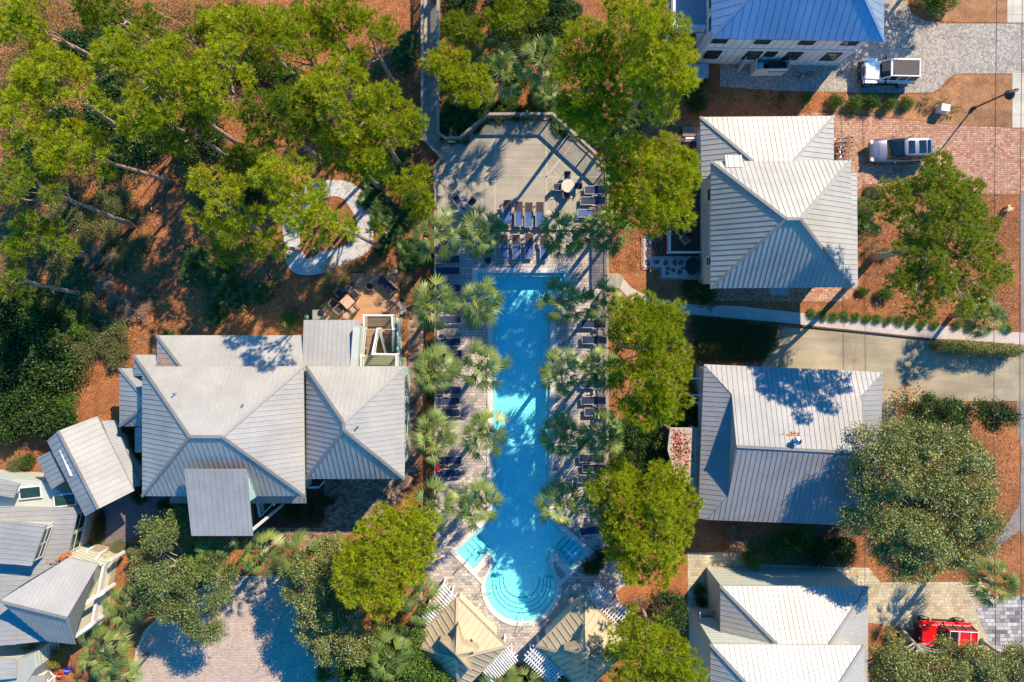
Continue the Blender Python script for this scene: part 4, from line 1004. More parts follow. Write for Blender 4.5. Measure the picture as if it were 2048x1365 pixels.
tag(m.build('leaf_litter', flat('orange_leaves', (.5, .17, .05), .9)), 'orange pile of dead leaves behind the roof vent', 'leaves', kind='stuff')
for i, y in enumerate((757, 790, 806)):
    m = MB(); m.beam(P(1384, y, 2.8), P(1412, y + 1, 2.8), .10, .16); m.build('trellis_beam', M_WHITE, h)
d_ = thing('weathered_deck', 'raised weathered boarded deck littered with rust leaves left of the grey roof house', 'deck', P(1370, 910))
deck_section(d_, [(1340, 856), (1400, 856), (1398, 975), (1352, 955), (1335, 900)], 3.1, deck_mat('bleached_boards', [(.42, .36, .29), (.52, .46, .38), (.48, .41, .33)], math.pi / 2), th=.2)
for a, b in ((1342, 860), (1394, 860), (1394, 968), (1354, 950)):
    q = P(a, b, 3); m = MB(); m.box((q.x, q.y, 1.45), (.14, .14, 2.9)); m.build('post', M_RAILWOOD, d_)
R = np.random.default_rng(5); m = MB()
for i in range(420):
    a, b = R.normal(1358, 15), R.normal(895, 26)
    if b < 858 or a < 1342 or a > 1396: continue
    q = P(a, b, 3.115); m.box(q, (.16, .07, .015), rz=R.uniform(0, 3))
tag(m.build('leaf_litter', flat('rust_leaves', (.46, .15, .08), .9, var=.4, vs=2)), 'rust coloured fallen leaves on the weathered deck', 'leaves', kind='stuff')

# --- bottom right house
h = thing('pale_house', 'pale two level house with cream metal hip roofs at the bottom right', 'house', P(1580, 1290))
roof(h, [[(1440.5, 1172.3, 4.6), (1736, 1173, 4.6), (1640, 1316, 7.0), (1581, 1316, 7.0)], [(1440.5, 1172.3, 4.6), (1581, 1316, 7.0), (1440.5, 1316, 4.6)], [(1736, 1173, 4.6), (1736, 1420, 4.6), (1640, 1420, 7.0), (1640, 1316, 7.0)]], M_GALV_WARM)
roof(h, [[(1420.5, 1288.4, 7.25), (1728, 1291, 7.25), (1648, 1415, 9.3), (1537, 1415, 9.3)], [(1420.5, 1288.4, 7.25), (1537, 1415, 9.3), (1420.5, 1545, 7.25)], [(1728, 1291, 7.25), (1728, 1545, 7.25), (1648, 1415, 9.3)], [(1420.5, 1545, 7.25), (1537, 1415, 9.3), (1648, 1415, 9.3), (1728, 1545, 7.25)]], M_GALV_WARM, name='upper_roof')
walls(h, [(1440.5, 1172.3), (1736, 1173), (1736, 1500), (1440.5, 1500)], 4.6, .3, M_WALL_MINT)
walls(h, [(1420.5, 1288.4), (1728, 1291), (1728, 1545), (1420.5, 1545)], 7.25, .4, M_WALL_MINT, name='upper_wall')
s_ = thing('side_stair', 'dark side stair with white handrails left of the pale house', 'stairs', P(1420, 1250))
for i in range(6):
    m = MB(); a = P(1402 , 1226 + i * 8, 2.4 - i * .35); m.box(a + Vector((.75, 0, 0)), (1.5, .34, .06)); m.build('tread', M_RAILWOOD, s_)
for x in (1400, 1438):
    m = MB(); m.beam(P(x, 1226, 3.2), P(x, 1270, 1.5), .07, .07); m.beam(P(x, 1226, 3.2), P(x, 1226, 2.3), .08, .08, up=(1, 0, 0)); m.beam(P(x, 1270, 1.5), P(x, 1270, .1), .08, .08, up=(1, 0, 0)); m.build('handrail', M_WHITE, s_)

# --- clubhouse
h = thing('clubhouse', 'large clubhouse with several hip metal roofs and seafoam walls left of the pool', 'clubhouse', P(560, 860))
zE, zR = 6.0, 9.3
roof(h, [[(284.5, 733.5, zE), (607, 733, zE), (444.6, 873.3, zR), (380, 873.3, zR)], [(284.5, 733.5, zE), (380, 873.3, zR), (284.5, 992.5, zE)],
         [(607, 733, zE), (610, 992.5, zE), (444.6, 873.3, zR)], [(284.5, 992.5, zE), (380, 873.3, zR), (444.6, 873.3, zR), (610, 992.5, zE)]], M_GALV_WARM, seam=.34)
roof(h, [[(612, 733, 5.75), (809, 733, 5.75), (688, 845, 8.8)], [(612, 733, 5.75), (688, 845, 8.8), (688, 860, 8.8), (612, 958, 5.75)], [(809, 733, 5.75), (809.3, 958.3, 5.75), (688, 860, 8.8), (688, 845, 8.8)], [(612, 958, 5.75), (688, 860, 8.8), (809.3, 958.3, 5.75)]], M_GALV_WARM, seam=.34, name='east_roof')
roof(h, [[(314, 671, 4.3), (606, 671, 4.3), (606, 750, 5.7), (374, 750, 5.7)], [(314, 671, 4.3), (374, 750, 5.7), (314, 750, 4.3)]], M_GALV_WARM, name='rear_roof', seam=.34)
roof(h, [[(268, 710, 3.9), (340, 710, 3.9), (340, 752, 4.8), (296, 752, 4.8)], [(268, 710, 3.9), (296, 752, 4.8), (268, 752, 3.9)]], M_GALV_WARM, name='porch_roof', seam=.34)
roof(h, [[(239, 737, 3.5), (298, 737, 3.5), (298, 806, 4.9)], [(239, 737, 3.5), (298, 806, 4.9), (239, 853, 3.5)], [(239, 853, 3.5), (298, 806, 4.9), (298, 853, 3.5)]], M_GALV, name='bay_roof', seam=.34)
roof(h, [[(270, 856, 3.2), (300, 850, 3.5), (300, 905, 3.5), (270, 905, 3.2)]], M_GALV, name='small_bay_roof', caps=False)
roof(h, [[(340, 980, 4.3), (612, 980, 4.3), (612, 1007, 3.7), (340, 1007, 3.7)]], M_GALV, name='front_skirt_roof', caps=False)
roof(h, [[(368.4, 939, 8.3), (492.4, 939, 8.3), (505.5, 1072, 7.3), (383, 1072, 7.3)]], M_GALV, name='entry_roof', seam=.38, cap_w=.2, gutter=True)
roof(h, [[(607.6, 640.4, 4.5), (719, 640.4, 4.5), (712, 750, 5.3), (604, 750, 5.3)]], M_GALV_WARM, name='rear_shed_roof', seam=.33)
walls(h, [(284.5, 733.5), (607, 733), (609, 992.5), (284.5, 992.5)], zE, .45, M_WALL_TEAL)
f = walls(h, [(612, 733), (809, 733), (809, 958), (612, 958)], 5.75, .45, M_WALL_TEAL)
walls(h, [(314, 671), (606, 671), (606, 745), (330, 745)], 4.3, .3, M_WALL_TEAL, name='rear_wall')
walls(h, [(607.6, 640.4), (719, 640.4), (712, 740), (607, 740)], 4.5, .3, M_WALL_TEAL, name='shed_wall')
m = MB(); a, b = P(715, 655, 4.9), P(709, 738, 4.9); m.beam(a, b, .5, .6); a, b = P(722, 652, 4.2), P(716, 738, 4.2); m.beam(a, b, .45, .12); m.build('parapet', M_WALL_MINT, h)
walls(h, [(239, 737), (290, 737), (290, 853), (239, 853)], 3.5, .35, M_WALL_TEAL, name='bay_wall')
walls(h, [(345, 1000), (605, 1000), (605, 900), (345, 900)], 3.7, .35, M_WALL_TEAL, name='front_wall')
ew = MB(); ew.prism([P(375, 945, 8).xy, P(487, 945, 8).xy, P(490, 1010, 8).xy, P(378, 1010, 8).xy], 0, 7.55); ew.build('entry_wall', M_WALL_TEAL, h)
for a in ((388, 1064), (500, 1064)):
    q = P(a[0], a[1], 7.2); m = MB(); m.box((q.x, q.y, 3.6), (.16, .16, 7.1)); m.build('entry_column', M_WHITE, h)
for k in range(9):
    q = P(512 + k * .4, 996 + k * 4.2, 3.2); m = MB(); m.box((q.x, q.y, 2.4), (.06, .06, 1.2)); m.build('porch_baluster', M_WHITE, h)
m = MB(); m.beam(P(512, 994, 3.2), P(520, 1034, 3.2), .1, .1); m.beam(P(545, 1009, 2.6), P(520, 1034, 2.6), .08, .14); m.beam(P(548, 990, 3.2), P(548, 1012, 3.2), .14, .14); m.build('porch_rail', M_WHITE, h)
m = MB(); m.beam(P(616, 975, 2.2), P(638, 975, 2.2), .14, .14); m.beam(P(638, 975, 2.2), P(650, 962, 2.2), .1, .14); m.build('side_porch_rail', M_WHITE, h)
ctr = (sum(v.x for v in f) / 4, sum(v.y for v in f) / 4)
for u in (.15, .4, .62, .85): window(h, f[1], f[2], u, 2.6, 1.2, 1.8, ctr)
for a, z in (((349, 787), 7.6), ((487, 809), 8.0), ((716, 853), 8.4)):
    q = P(a[0], a[1], z); m = MB(); m.tube([q - Vector((0, 0, .3)), q + Vector((0, 0, .25))], .05, 8); m.build('vent_pipe', M_STEEL, h)
# outside stair
st = thing('outside_stair', 'brown outside stair with white railings on the clubhouse north corner', 'stairs', P(765, 690))
M_TREAD = deck_mat('stair_boards', [(.28, .18, .11), (.36, .24, .15), (.32, .21, .13)], 0, gap=(.06, .04, .03), wd=.15)
M_LAND = deck_mat('landing_boards', [(.36, .33, .18), (.44, .40, .22)], 0, gap=(.12, .1, .06), wd=.16)
deck_section(st, [(725, 710), (797, 710), (797, 740), (725, 740)], 3.4, M_LAND, th=.2, name='upper_landing')
deck_section(st, [(735, 631), (790, 631), (790, 658), (735, 658)], 1.9, M_TREAD, th=.2, name='middle_landing')
for i in range(8):
    m = MB(); z = 3.2 - i * .165; a = P(733, 707 - i * 6.3, z); b = P(753, 707 - i * 6.3, z); m.beam(a, b, .27, .05); m.build('tread', M_TREAD, st)
for i in range(8):
    m = MB(); z = 1.7 - i * .2; a = P(769, 664 + i * 6.3, z); b = P(789, 664 + i * 6.3, z); m.beam(a, b, .27, .05); m.build('tread', M_TREAD, st)
def slope_rail(root, pts, h, mat, bal=.14):
    cm = MB(); n = len(pts)
    for i in range(n - 1):
        a, b = pts[i] + Vector((0, 0, h)), pts[i + 1] + Vector((0, 0, h)); cm.beam(a, b, .13, .05); cm.beam(pts[i] + Vector((0, 0, .12)), pts[i + 1] + Vector((0, 0, .12)), .05, .07)
        L = (b - a).length; k = int(L / bal)
        for j in range(k): q = pts[i].lerp(pts[i + 1], (j + .5) / k); cm.box(q + Vector((0, 0, h / 2)), (.045, .045, h))
    for p_ in pts: cm.box(p_ + Vector((0, 0, h / 2)), (.14, .14, h + .08))
    cm.build('railing', mat, root)
slope_rail(st, [P(728, 742, 3.4), P(728, 712, 3.4), P(733, 658, 1.9), P(733, 631, 1.9), P(788, 631, 1.9), P(790, 658, 1.9), P(790, 700, .6)], .95, M_WHITE)
slope_rail(st, [P(797, 742, 3.4), P(797, 708, 3.4), P(750, 707, 3.4), P(760, 657, 1.9)], .95, M_WHITE)
slope_rail(st, [P(762, 657, 1.9), P(775, 704, .4)], .95, M_WHITE)
m = MB(); m.beam(P(799, 636, 1.0), P(799, 735, 1.0), .08, 2.0); m.build('skirt', M_WALL_TEAL, st)
# cedar terrace
tr = thing('cedar_terrace', 'orange brown cedar terrace behind the clubhouse', 'terrace', P(730, 600))
deck_section(tr, [(706, 549), (796, 549), (798, 740), (610, 740), (612, 646), (629, 640), (638, 618)], .35, M_TERRACE, th=.32)
m = MB(); zt = .37
for a, b in (((706, 549), (796, 549)), ((796, 549), (798, 640)), ((706, 549), (638, 618))): m.beam(P(a[0], a[1], .36), P(b[0], b[1], .36), .16, .03)
m.build('edge_board', M_TERRACE, tr)
st2 = thing('terrace_step', 'short timber step at the right edge of the cedar terrace', 'step', P(805, 617)); deck_section(st2, [(799, 604), (812, 604), (812, 629), (799, 629)], .2, M_DECK_V, th=.18)
st2 = thing('terrace_step', 'timber step beside the clubhouse east eave', 'step', P(806, 728)); deck_section(st2, [(801, 716), (813, 716), (813, 748), (801, 748)], .2, M_DECK_V, th=.18)
u_ = thing('air_conditioner', 'square grey air conditioner beside the cedar terrace', 'air conditioner', P(638, 630)); m = MB(); m.box(P(638, 630, .5), (.8, .8, .9)); m.build('casing', flat('ac_grey', (.28, .28, .24), .6, vs=8), u_, bevel=.03)
m = MB(); m.lathe(P(642, 626, .96), [(.26, 0), (.26, .05), (.06, .07)], 18); m.build('fan_grille', M_BLACK, u_)

# --- small garage left
h = thing('garage', 'small turned garage with a blue shaded metal roof left of the clubhouse', 'garage', P(210, 930))
roof(h, [[(117, 862, 5.0), (194, 833, 3.8), (268, 982, 3.8), (197, 1018, 5.0)], [(117, 862, 5.0), (197, 1018, 5.0), (170, 1033, 4.3), (94, 882, 4.3)]], M_GALV, seam=.42)
roof(h, [[(203, 842, 3.0), (227, 841, 2.6), (281, 971, 2.6), (262, 978, 3.0)]], M_GALV_GREY, name='lean_to_roof', seam=.2, caps=False)
roof(h, [[(73, 917, 3.3), (100, 903, 3.9), (130, 962, 3.9), (103, 979, 3.3)]], M_GALV, name='porch_roof', caps=False)
walls(h, [(110, 884), (192, 842), (258, 978), (182, 1020)], 3.8, .3, M_WALL_MINT)
walls(h, [(80, 918), (104, 905), (130, 955), (106, 972)], 3.3, .15, M_WALL_MINT, name='porch_wall')
m = MB(); m.beam(P(124, 899, 4.6), P(146, 951, 4.6), .35, .12); m.build('ridge_vent', M_WHITE, h)

# --- lower left house
h = thing('gabled_house', 'grey roofed house with a big gable and white porch at the lower left', 'house', P(120, 1130))
zx = lambda x: 3.2 + (157 - x) * .0058
roof(h, [[(-60, 1012, zx(-60)), (157, 1016, 3.2), (135, 1115, zx(135)), (49, 1167, zx(49)), (-60, 1240, zx(-60))]], M_GALV, seam=.36)
roof(h, [[(-60, 1036, 5.6), (92, 1050, 5.0), (63, 1132, 5.0), (-60, 1124, 5.6)]], M_GALV, name='dormer_roof', seam=.36)
roof(h, [[(-2, 1202, 6.2), (134, 1236, 6.2), (197, 1128, 3.9), (136, 1116, 3.9)], [(-2, 1202, 6.2), (95, 1283, 4.1), (150, 1289, 4.1), (134, 1236, 6.2)]], M_GALV, name='gable_roof', seam=.30)
roof(h, [[(-60, 1190, zx(-60)), (0, 1200, zx(0)), (97, 1282, zx(97) - .1), (-60, 1298, zx(-60))]], M_GALV, name='low_roof', seam=.36)
roof(h, [[(-40, 948, 4.0), (39, 968, 3.4), (27, 996, 3.4), (-40, 985, 4.0)]], M_GALV, name='corner_roof', seam=.33)
walls(h, [(-60, 1020), (150, 1022), (130, 1112), (185, 1138), (128, 1265), (-60, 1290)], 3.2, .2, M_WALL_MINT)
walls(h, [(-60, 950), (80, 960), (150, 1000), (150, 1040), (-60, 1040)], 2.4, .1, M_WALL_MINT, name='north_wall')
walls(h, [(-60, 1045), (87, 1055), (61, 1128), (-60, 1120)], 5.0, .1, M_WALL_MINT, name='dormer_wall')
m = MB(); m.add([P(134, 1236, 6.15), P(194, 1130, 3.85), P(147, 1284, 3.95)], [(0, 2, 1), (0, 1, 2)]); m.build('gable_wall', M_WALL_MINT, h)
f = [P(85, 1056, 5).xy, P(61, 1126, 5).xy]; window(h, f[0], f[1], .3, 4.3, 1.1, .8, P(0, 1090).xy); window(h, f[0], f[1], .75, 4.3, 1.1, .8, P(0, 1090).xy)
f = offset_poly([P(a, b, 3.2).xy for a, b in [(-60, 1020), (150, 1022), (130, 1112), (185, 1138), (128, 1265), (-60, 1290)]], -.2)
window(h, f[1], f[2], .3, 2.0, 1.5, 1.4, P(50, 1060).xy); window(h, f[1], f[2], .72, 2.0, 1.5, 1.4, P(50, 1060).xy)
window(h, f[3], f[4], .75, 3.0, 1.0, 1.1, P(50, 1060).xy)
f = [P(-60, 950, 2.4).xy, P(80, 960, 2.4).xy, P(150, 1000, 2.4).xy]
for a, b in (((40, 985), (82, 985)), ((110, 1000), (150, 1004))):
    m = MB(); m.box(P((a[0] + b[0]) / 2, a[1], 2.44), (1.5, .75, .1), rz=.1); m.build('skylight', M_GLASS, h)
    m = MB(); m.box(P((a[0] + b[0]) / 2, a[1], 2.40), (1.75, .98, .1), rz=.1); m.build('skylight_curb', M_WHITE, h)
def litter(px, py, z, n, sx, sy, label, rz=0.0):
    q = P(px, py, z); t = MB()
    for i in range(n):
        x, y = rnd.gauss(0, sx), rnd.gauss(0, sy); t.box(q + Vector((x * math.cos(rz) - y * math.sin(rz), x * math.sin(rz) + y * math.cos(rz), rnd.uniform(0, .12))), (.12, .05, .02), rz=rnd.uniform(0, 3))
    tag(t.build('leaf_litter', flat('orange_leaves', (.5, .17, .05), .9)), label, 'leaves', kind='stuff')
litter(129, 1112, 3.75, 90, .45, .1, 'orange drift of pine needles in the valley of the gabled roof', .45)
litter(330, 728, 5.1, 60, .14, .45, 'brown drift of leaves in the valley of the clubhouse rear roof', .5)
litter(1812, 788, .03, 130, .8, .5, 'rust coloured leaves scattered on the concrete drive')
litter(1640, 742, .04, 60, 1.0, .1, 'orange line of leaves at the drive edge above the grey roof house')
litter(1290, 1302, 3.1, 60, .4, .12, 'orange patch of leaves on the right cabana roof', .2)
pz = .9
pc = thing('front_porch', 'white railed porch with pale boards on the gabled house', 'porch', P(195, 1190))
deck_section(pc, [(160, 1100), (228, 1112), (200, 1250), (150, 1275)], pz, deck_mat('pale_boards', [(.50, .46, .32), (.58, .53, .38)], 1.37, gap=(.3, .27, .2)), th=.8)
fence('x', '', '', [(172, 1116), (222, 1120), (196, 1246), (152, 1270)], .95, pz, mat=M_WHITE, root=pc, cap=.2)
for a, b in (((168, 1208), (206, 1184)), ((152, 1272), (182, 1250))): m = MB(); m.beam(P(a[0], a[1], 2.6), P(b[0], b[1], 2.6), .3, .25); m.build('beam', M_WHITE, pc)
for a in ((206, 1184), (182, 1250), (225, 1118)): q = P(a[0], a[1], 2.4); m = MB(); m.box((q.x, q.y, 1.7), (.2, .2, 1.7)); m.build('post', M_WHITE, pc)
ps = thing('porch_steps', 'short porch steps with white rails by the clipped hedge', 'steps', P(198, 1102))
for i in range(4): m = MB(); a = P(186 + i * 2, 1112 - i * 6, .9 - i * .2); m.box(a + Vector((.4, 0, 0)), (1.3, .28, .08), rz=-.2); m.build('tread', M_RAILWOOD, ps)
slope_rail(ps, [P(178, 1114, .9), P(190, 1092, .2)], .9, M_WHITE); slope_rail(ps, [P(200, 1118, .9), P(216, 1098, .2)], .9, M_WHITE)
# --- bottom left corner house
h = thing('corner_cottage', 'pale cottage cut off by the bottom left corner', 'house', P(20, 1340))
roof(h, [[(-60, 1316, 3.6), (32, 1320, 3.2), (32, 1357, 3.2), (-60, 1366, 3.6)], [(-60, 1358, 2.6), (92, 1352, 2.6), (92, 1420, 2.9), (-60, 1420, 2.9)]], M_GALV_WARM)
walls(h, [(-60, 1318), (30, 1322), (66, 1308), (70, 1340), (30, 1400), (-60, 1400)], 3.0, .05, M_WALL_MINT)
fence('cottage_railing', 'white railing of the cottage porch in the bottom left corner', 'railing', [(48, 1342), (100, 1338), (112, 1352), (112, 1400)], .95, .4, mat=M_WHITE, cap=.14)

# --- cabanas and pergolas
def cabana(flip, label):
    X = lambda x: 2 * 1043 - x if flip else x
    h = thing('cabana', label, 'cabana', P(X(916), 1290))
    T, R_, L_, B_ = (X(914.8), 1194.5, 2.9), (X(1013), 1292, 2.9), (X(821), 1288.5, 2.9), (X(919), 1386, 2.9)
    A = (X(912), 1318, 4.9)
    roof(h, [[T, R_, A], [R_, B_, A], [B_, L_, A], [L_, T, A]], M_TANROOF, seam=.46, cap_w=.2, sw=.04, sh=.07)
    c = V3((X(912.5), 1309, 6.0)); tips = [V3((X(915), 1253, 4.7)), V3((X(957), 1299, 4.8)), V3((X(943), 1343, 4.7)), V3((X(880), 1281, 4.7))]
    if flip: tips = [tips[0], tips[3], tips[2], tips[1]]
    tips.sort(key=lambda v: math.atan2(v.y - c.y, v.x - c.x)); fs = []
    for i in range(4):
        a, b = tips[i], tips[(i + 1) % 4]; mid = (a + b) / 2; inn = c.lerp(mid, .50); inn.z = 5.15
        fs += [[c, a, inn], [c, inn, b]]
    roof(h, fs, M_TANROOF, seam=.46, cap_w=.1, name='star_cupola_roof', th=.9, sw=.04)
    f = offset_poly([V3(v).xy for v in (T, R_, B_, L_)], -.55); m = MB(); m.prism(f, 0, 2.7); m.build('wall', M_WALL_CREAM, h)
    m = MB()
    for a, b in ((T, R_), (R_, B_), (B_, L_), (L_, T)): m.beam(V3(a), V3(b), .14, .12)
    m.build('gutter', flat('tan_gutter', (.33, .27, .18), .5), h)
    for q in ((885, 1280), (942, 1284)): p_ = P(X(q[0]), q[1], 4.0); m = MB(); m.box(p_, (.22, .22, .35), rz=.7); m.build('roof_vent', M_BLACK, h)
cabana(False, 'left tan roofed cabana with a star shaped cupola below the pool')
cabana(True, 'right tan roofed cabana with a star shaped cupola, dappled in shade')
def pergola(q, label, n=14, nb=4):
    """q: a,b = long edge ; d,c = the other long edge (a-d, b-c short) in photo pixels at z"""
    z = 2.75; a, b, c, d = [P(x, y, z) for x, y in q]; t = thing('pergola', label, 'pergola', ((a + b + c + d) / 4).xy.to_3d(), group='white slatted pergolas of the cabanas')
    for i in range(n):
        s_ = i / (n - 1); p0 = a.lerp(b, s_); p1 = d.lerp(c, s_); e = (p1 - p0).normalized() * .15
        m = MB(); m.beam(p0 - e, p1 + e, .075, .12); m.build('slat', M_WHITE, t)
    for j in range(nb):
        s_ = (j + .5) / nb; p0 = a.lerp(d, s_) - Vector((0, 0, .125)); p1 = b.lerp(c, s_) - Vector((0, 0, .125)); e = (p1 - p0).normalized() * .25
        m = MB(); m.beam(p0 - e, p1 + e, .07, .12); m.build('beam', M_WHITE, t)
    ce = (a + b + c + d) / 4
    for v in (a.lerp(ce, .3), b.lerp(ce, .3), c.lerp(ce, .3), d.lerp(ce, .3)): m = MB(); m.box((v.x, v.y, 1.28), (.12, .12, 2.56)); m.build('post', M_WHITE, t)
pergola([(888, 1170), (842, 1238), (857, 1251), (912, 1196)], 'white slatted pergola at the upper left of the left cabana')
pergola([(1013, 1294), (968, 1343), (984, 1362), (1033, 1319)], 'white slatted pergola between the left cabana and the bottom edge')
pergola([(1196, 1170), (1256, 1224), (1232, 1251), (1173, 1197)], 'white slatted pergola at the upper right of the right cabana')
pergola([(1073, 1294), (1126, 1345), (1102, 1368), (1051, 1318)], 'white slatted pergola between the right cabana and the bottom edge')
# ------------------------------------------------------------------ pool furniture
M_MESHBACK = flat('dark_mesh_back', (0.10, 0.065, 0.06), .7)
def make_lounger(pale=False):
    t = thing('sun_lounger', None, 'sun lounger')
    m = MB()
    for s in (-1, 1):
        m.beam((s * .31, -.98, .36), (s * .31, .98, .36), .05, .05); m.beam((s * .31, .22, .40), (s * .31, .93, .66), .04, .04)
        m.beam((s * .40, -.1, .56), (s * .40, .38, .56), .06, .03); m.beam((s * .40, -.1, .56), (s * .34, -.12, .38), .03, .03, up=(1, 0, 0)); m.beam((s * .40, .36, .56), (s * .34, .36, .40), .03, .03, up=(1, 0, 0))
    for y in (-.98, .2, .98): m.beam((-.31, y, .36), (.31, y, .36), .04, .04)
    m.build('frame', M_FRAMEBEIGE, t)
    for s in (-1, 1):
        for y in (-.85, .75):
            m = MB(); m.beam((s * .31, y, .35), (s * .36, y * 1.05, .0), .045, .045, up=(1, 0, 0)); m.build('leg', M_FRAMEBEIGE, t)
    m = MB(); n = 8
    for i in range(n):
        y0, y1 = -.95 + i * 1.15 / n, -.95 + (i + 1) * 1.15 / n; sag = lambda y: .395 - .03 * math.sin((y + .95) / 1.15 * math.pi)
        m.add([(-.285, y0, sag(y0)), (.285, y0, sag(y0)), (.285, y1, sag(y1)), (-.285, y1, sag(y1))], [(0, 1, 2, 3)])
    m.build('seat', NAVY_SUNLIT if pale else M_NAVY, t)
    m = MB(); m.add([(-.285, .22, .415), (.285, .22, .415), (.285, .93, .675), (-.285, .93, .675)], [(0, 1, 2, 3)]); m.build('backrest', M_MESHBACK if pale else M_NAVY, t)
    return t
NAVY_SUNLIT = flat('sunlit_blue_sling', (0.05, 0.10, 0.25), 0.6, var=.3, vs=5)  # the navy sling again, with sunlight put into its colour
LOUNGE = Repeater([lambda: make_lounger(False), lambda: make_lounger(True)])
GL = 'sun loungers round the pool'
row1 = ['leftmost lounger of the row on the timber deck edge', 'second lounger from the left in the row on the timber deck edge', 'third lounger from the left in the row on the timber deck edge', 'rightmost lounger of the row on the timber deck edge']
row2 = ['leftmost lounger of the row on the pavers above the pool', 'second lounger from the left in the row on the pavers above the pool', 'third lounger from the left in the row on the pavers above the pool', 'rightmost lounger of the paver row, partly under a palm']
for (x, y), l in zip(((1014.5, 425), (1037.5, 428), (1057.5, 430), (1079.5, 429)), row1): LOUNGE.put(P(x, y, ZD + .4) - Vector((0, 0, .4)), 0, 1.0, l, GL, 1)
for (x, y), l in zip(((1007, 494), (1032.5, 494), (1058, 492), (1088, 495)), row2): LOUNGE.put(P(x, y, .43) - Vector((0, 0, .4)), .03, 1.0, l, GL, 1)
lefts = [(895, 519, 'topmost navy lounger along the left fence'), (895, 542, 'second navy lounger from the top along the left fence'), (897, 576, 'navy lounger on the left below the topmost side table'),
         (898, 640, 'navy lounger on the left half hidden by the second pair of palms'), (897, 685, 'navy lounger on the left below the second side table'), (899, 708, 'navy lounger on the left just above the third pair of palms'),
         (897, 781, 'navy lounger on the left just below the third pair of palms'), (895, 803, 'navy lounger in the middle of the left trio below the third pair of palms'), (895, 826, 'navy lounger on the left just above the fourth pair of palms'),
         (898, 921, 'navy lounger on the left just below the fourth pair of palms'), (896, 947, 'navy lounger on the left beside the red life ring')]
for x, y, l in lefts: LOUNGE.put(P(x, y, .43) - Vector((0, 0, .4)), math.pi / 2 + rnd.uniform(-.03, .03), 1.0, l, GL, 0)
rights = [(1194, 380, 'dark navy lounger at the top right of the timber deck', 0), (1186, 402, 'navy lounger on the right of the timber deck, in half shade', 0), (1180, 427, 'pale sunlit lounger on the right of the timber deck above a palm', 1),
          (1187, 648, 'navy lounger on the right above the topmost round side table', 0), (1189, 680, 'navy lounger on the right below the topmost round side table', 0), (1186, 768, 'navy lounger on the right above the lower round side table', 0), (1187, 801, 'navy lounger on the right below the lower round side table', 0),
          (1194, 824, 'short navy lounger on the right just above the fourth pair of palms', 0), (1183, 917, 'navy lounger on the right just below the fourth pair of palms', 0), (1190, 937, 'navy lounger on the right between the palms and the pine', 0), (1180, 959, 'navy lounger on the right half under the lower pine', 0),
          (1184, 1061, 'turned navy lounger on the right near the square bay of the pool', 0), (1213, 1103, 'navy lounger almost hidden by the pine near the square bay', 0)]
for x, y, l, k in rights:
    z = ZD if y < 458 else .03
    LOUNGE.put(P(x, y, z + .4) - Vector((0, 0, .4)), -math.pi / 2 + rnd.uniform(-.03, .03) + (.15 if y > 1050 else 0), 1.0, l, GL, k)
def make_side_table():
    t = thing('side_table', None, 'side table'); m = MB(); m.lathe((0, 0, .42), [(.22, 0), (.235, .015), (.22, .03)], 20); m.build('table_top', M_TABLETOP, t)
    for i in range(3):
        a = i * 2.1; m = MB(); m.beam((math.cos(a) * .16, math.sin(a) * .16, .42), (math.cos(a) * .2, math.sin(a) * .2, 0), .03, .03, up=(1, 0, 0)); m.build('leg', M_FRAMEBEIGE, t)
    return t
STAB = Repeater([make_side_table])
for x, y, l in ((1000, 442, 'round side table at the left end of the deck row of loungers'), (1098, 427, 'round side table at the right end of the deck row of loungers'), (988, 505, 'round side table left of the paver row of loungers'),
                (891, 558, 'round side table by the left fence, the upper one'), (890, 664, 'round side table by the left fence, the lower one'), (1199, 666, 'round side table by the right fence, the upper one'), (1192, 785, 'round side table by the right fence, the lower one')):
    z = ZD if y < 458 else .03
    STAB.put(P(x, y, z + .45) - Vector((0, 0, .45)), rnd.uniform(0, 3), 1.0, l, 'round side tables between the loungers')
def make_chair():
    t = thing('sling_chair', None, 'chair'); m = MB()
    for s in (-1, 1):
        m.tube([(s * .27, -.26, .62), (s * .27, .2, .64), (s * .25, .3, .85)], .018, 6); m.tube([(s * .27, -.26, .62), (s * .25, -.24, .4)], .016, 6)
    m.build('frame', M_FRAMEBEIGE, t)
    for s in (-1, 1):
        for y in (-.24, .22): m = MB(); m.tube([(s * .25, y, .42), (s * .28, y * 1.25, 0)], .018, 6); m.build('leg', M_FRAMEBEIGE, t)
    m = MB(); m.box((0, -.02, .42), (.50, .48, .03)); m.build('seat', M_NAVY, t)
    m = MB(); m.add([(-.25, .22, .44), (.25, .22, .44), (.25, .34, .90), (-.25, .34, .90)], [(0, 1, 2, 3)]); m.build('backrest', M_NAVY, t)
    return t
CHAIR = Repeater([make_chair])
GC = 'sling chairs round the deck tables'
for x, y, rz, l in ((1134.5, 353.5, 0, 'navy chair above the round beige table'), (1116, 375, 1.6, 'navy chair left of the round beige table'), (1155, 373, -1.6, 'navy chair right of the round beige table'), (1132.7, 390, 3.2, 'navy chair below the round beige table'),
                    (915, 402, .6, 'navy chair at the upper left of the glass table'), (943, 405, -.7, 'navy chair at the upper right of the glass table'), (944, 424, -2.3, 'navy chair at the lower right of the glass table')):
    CHAIR.put(P(x, y, ZD + .5) - Vector((0, 0, .5)), rz, 1.0, l, GC)
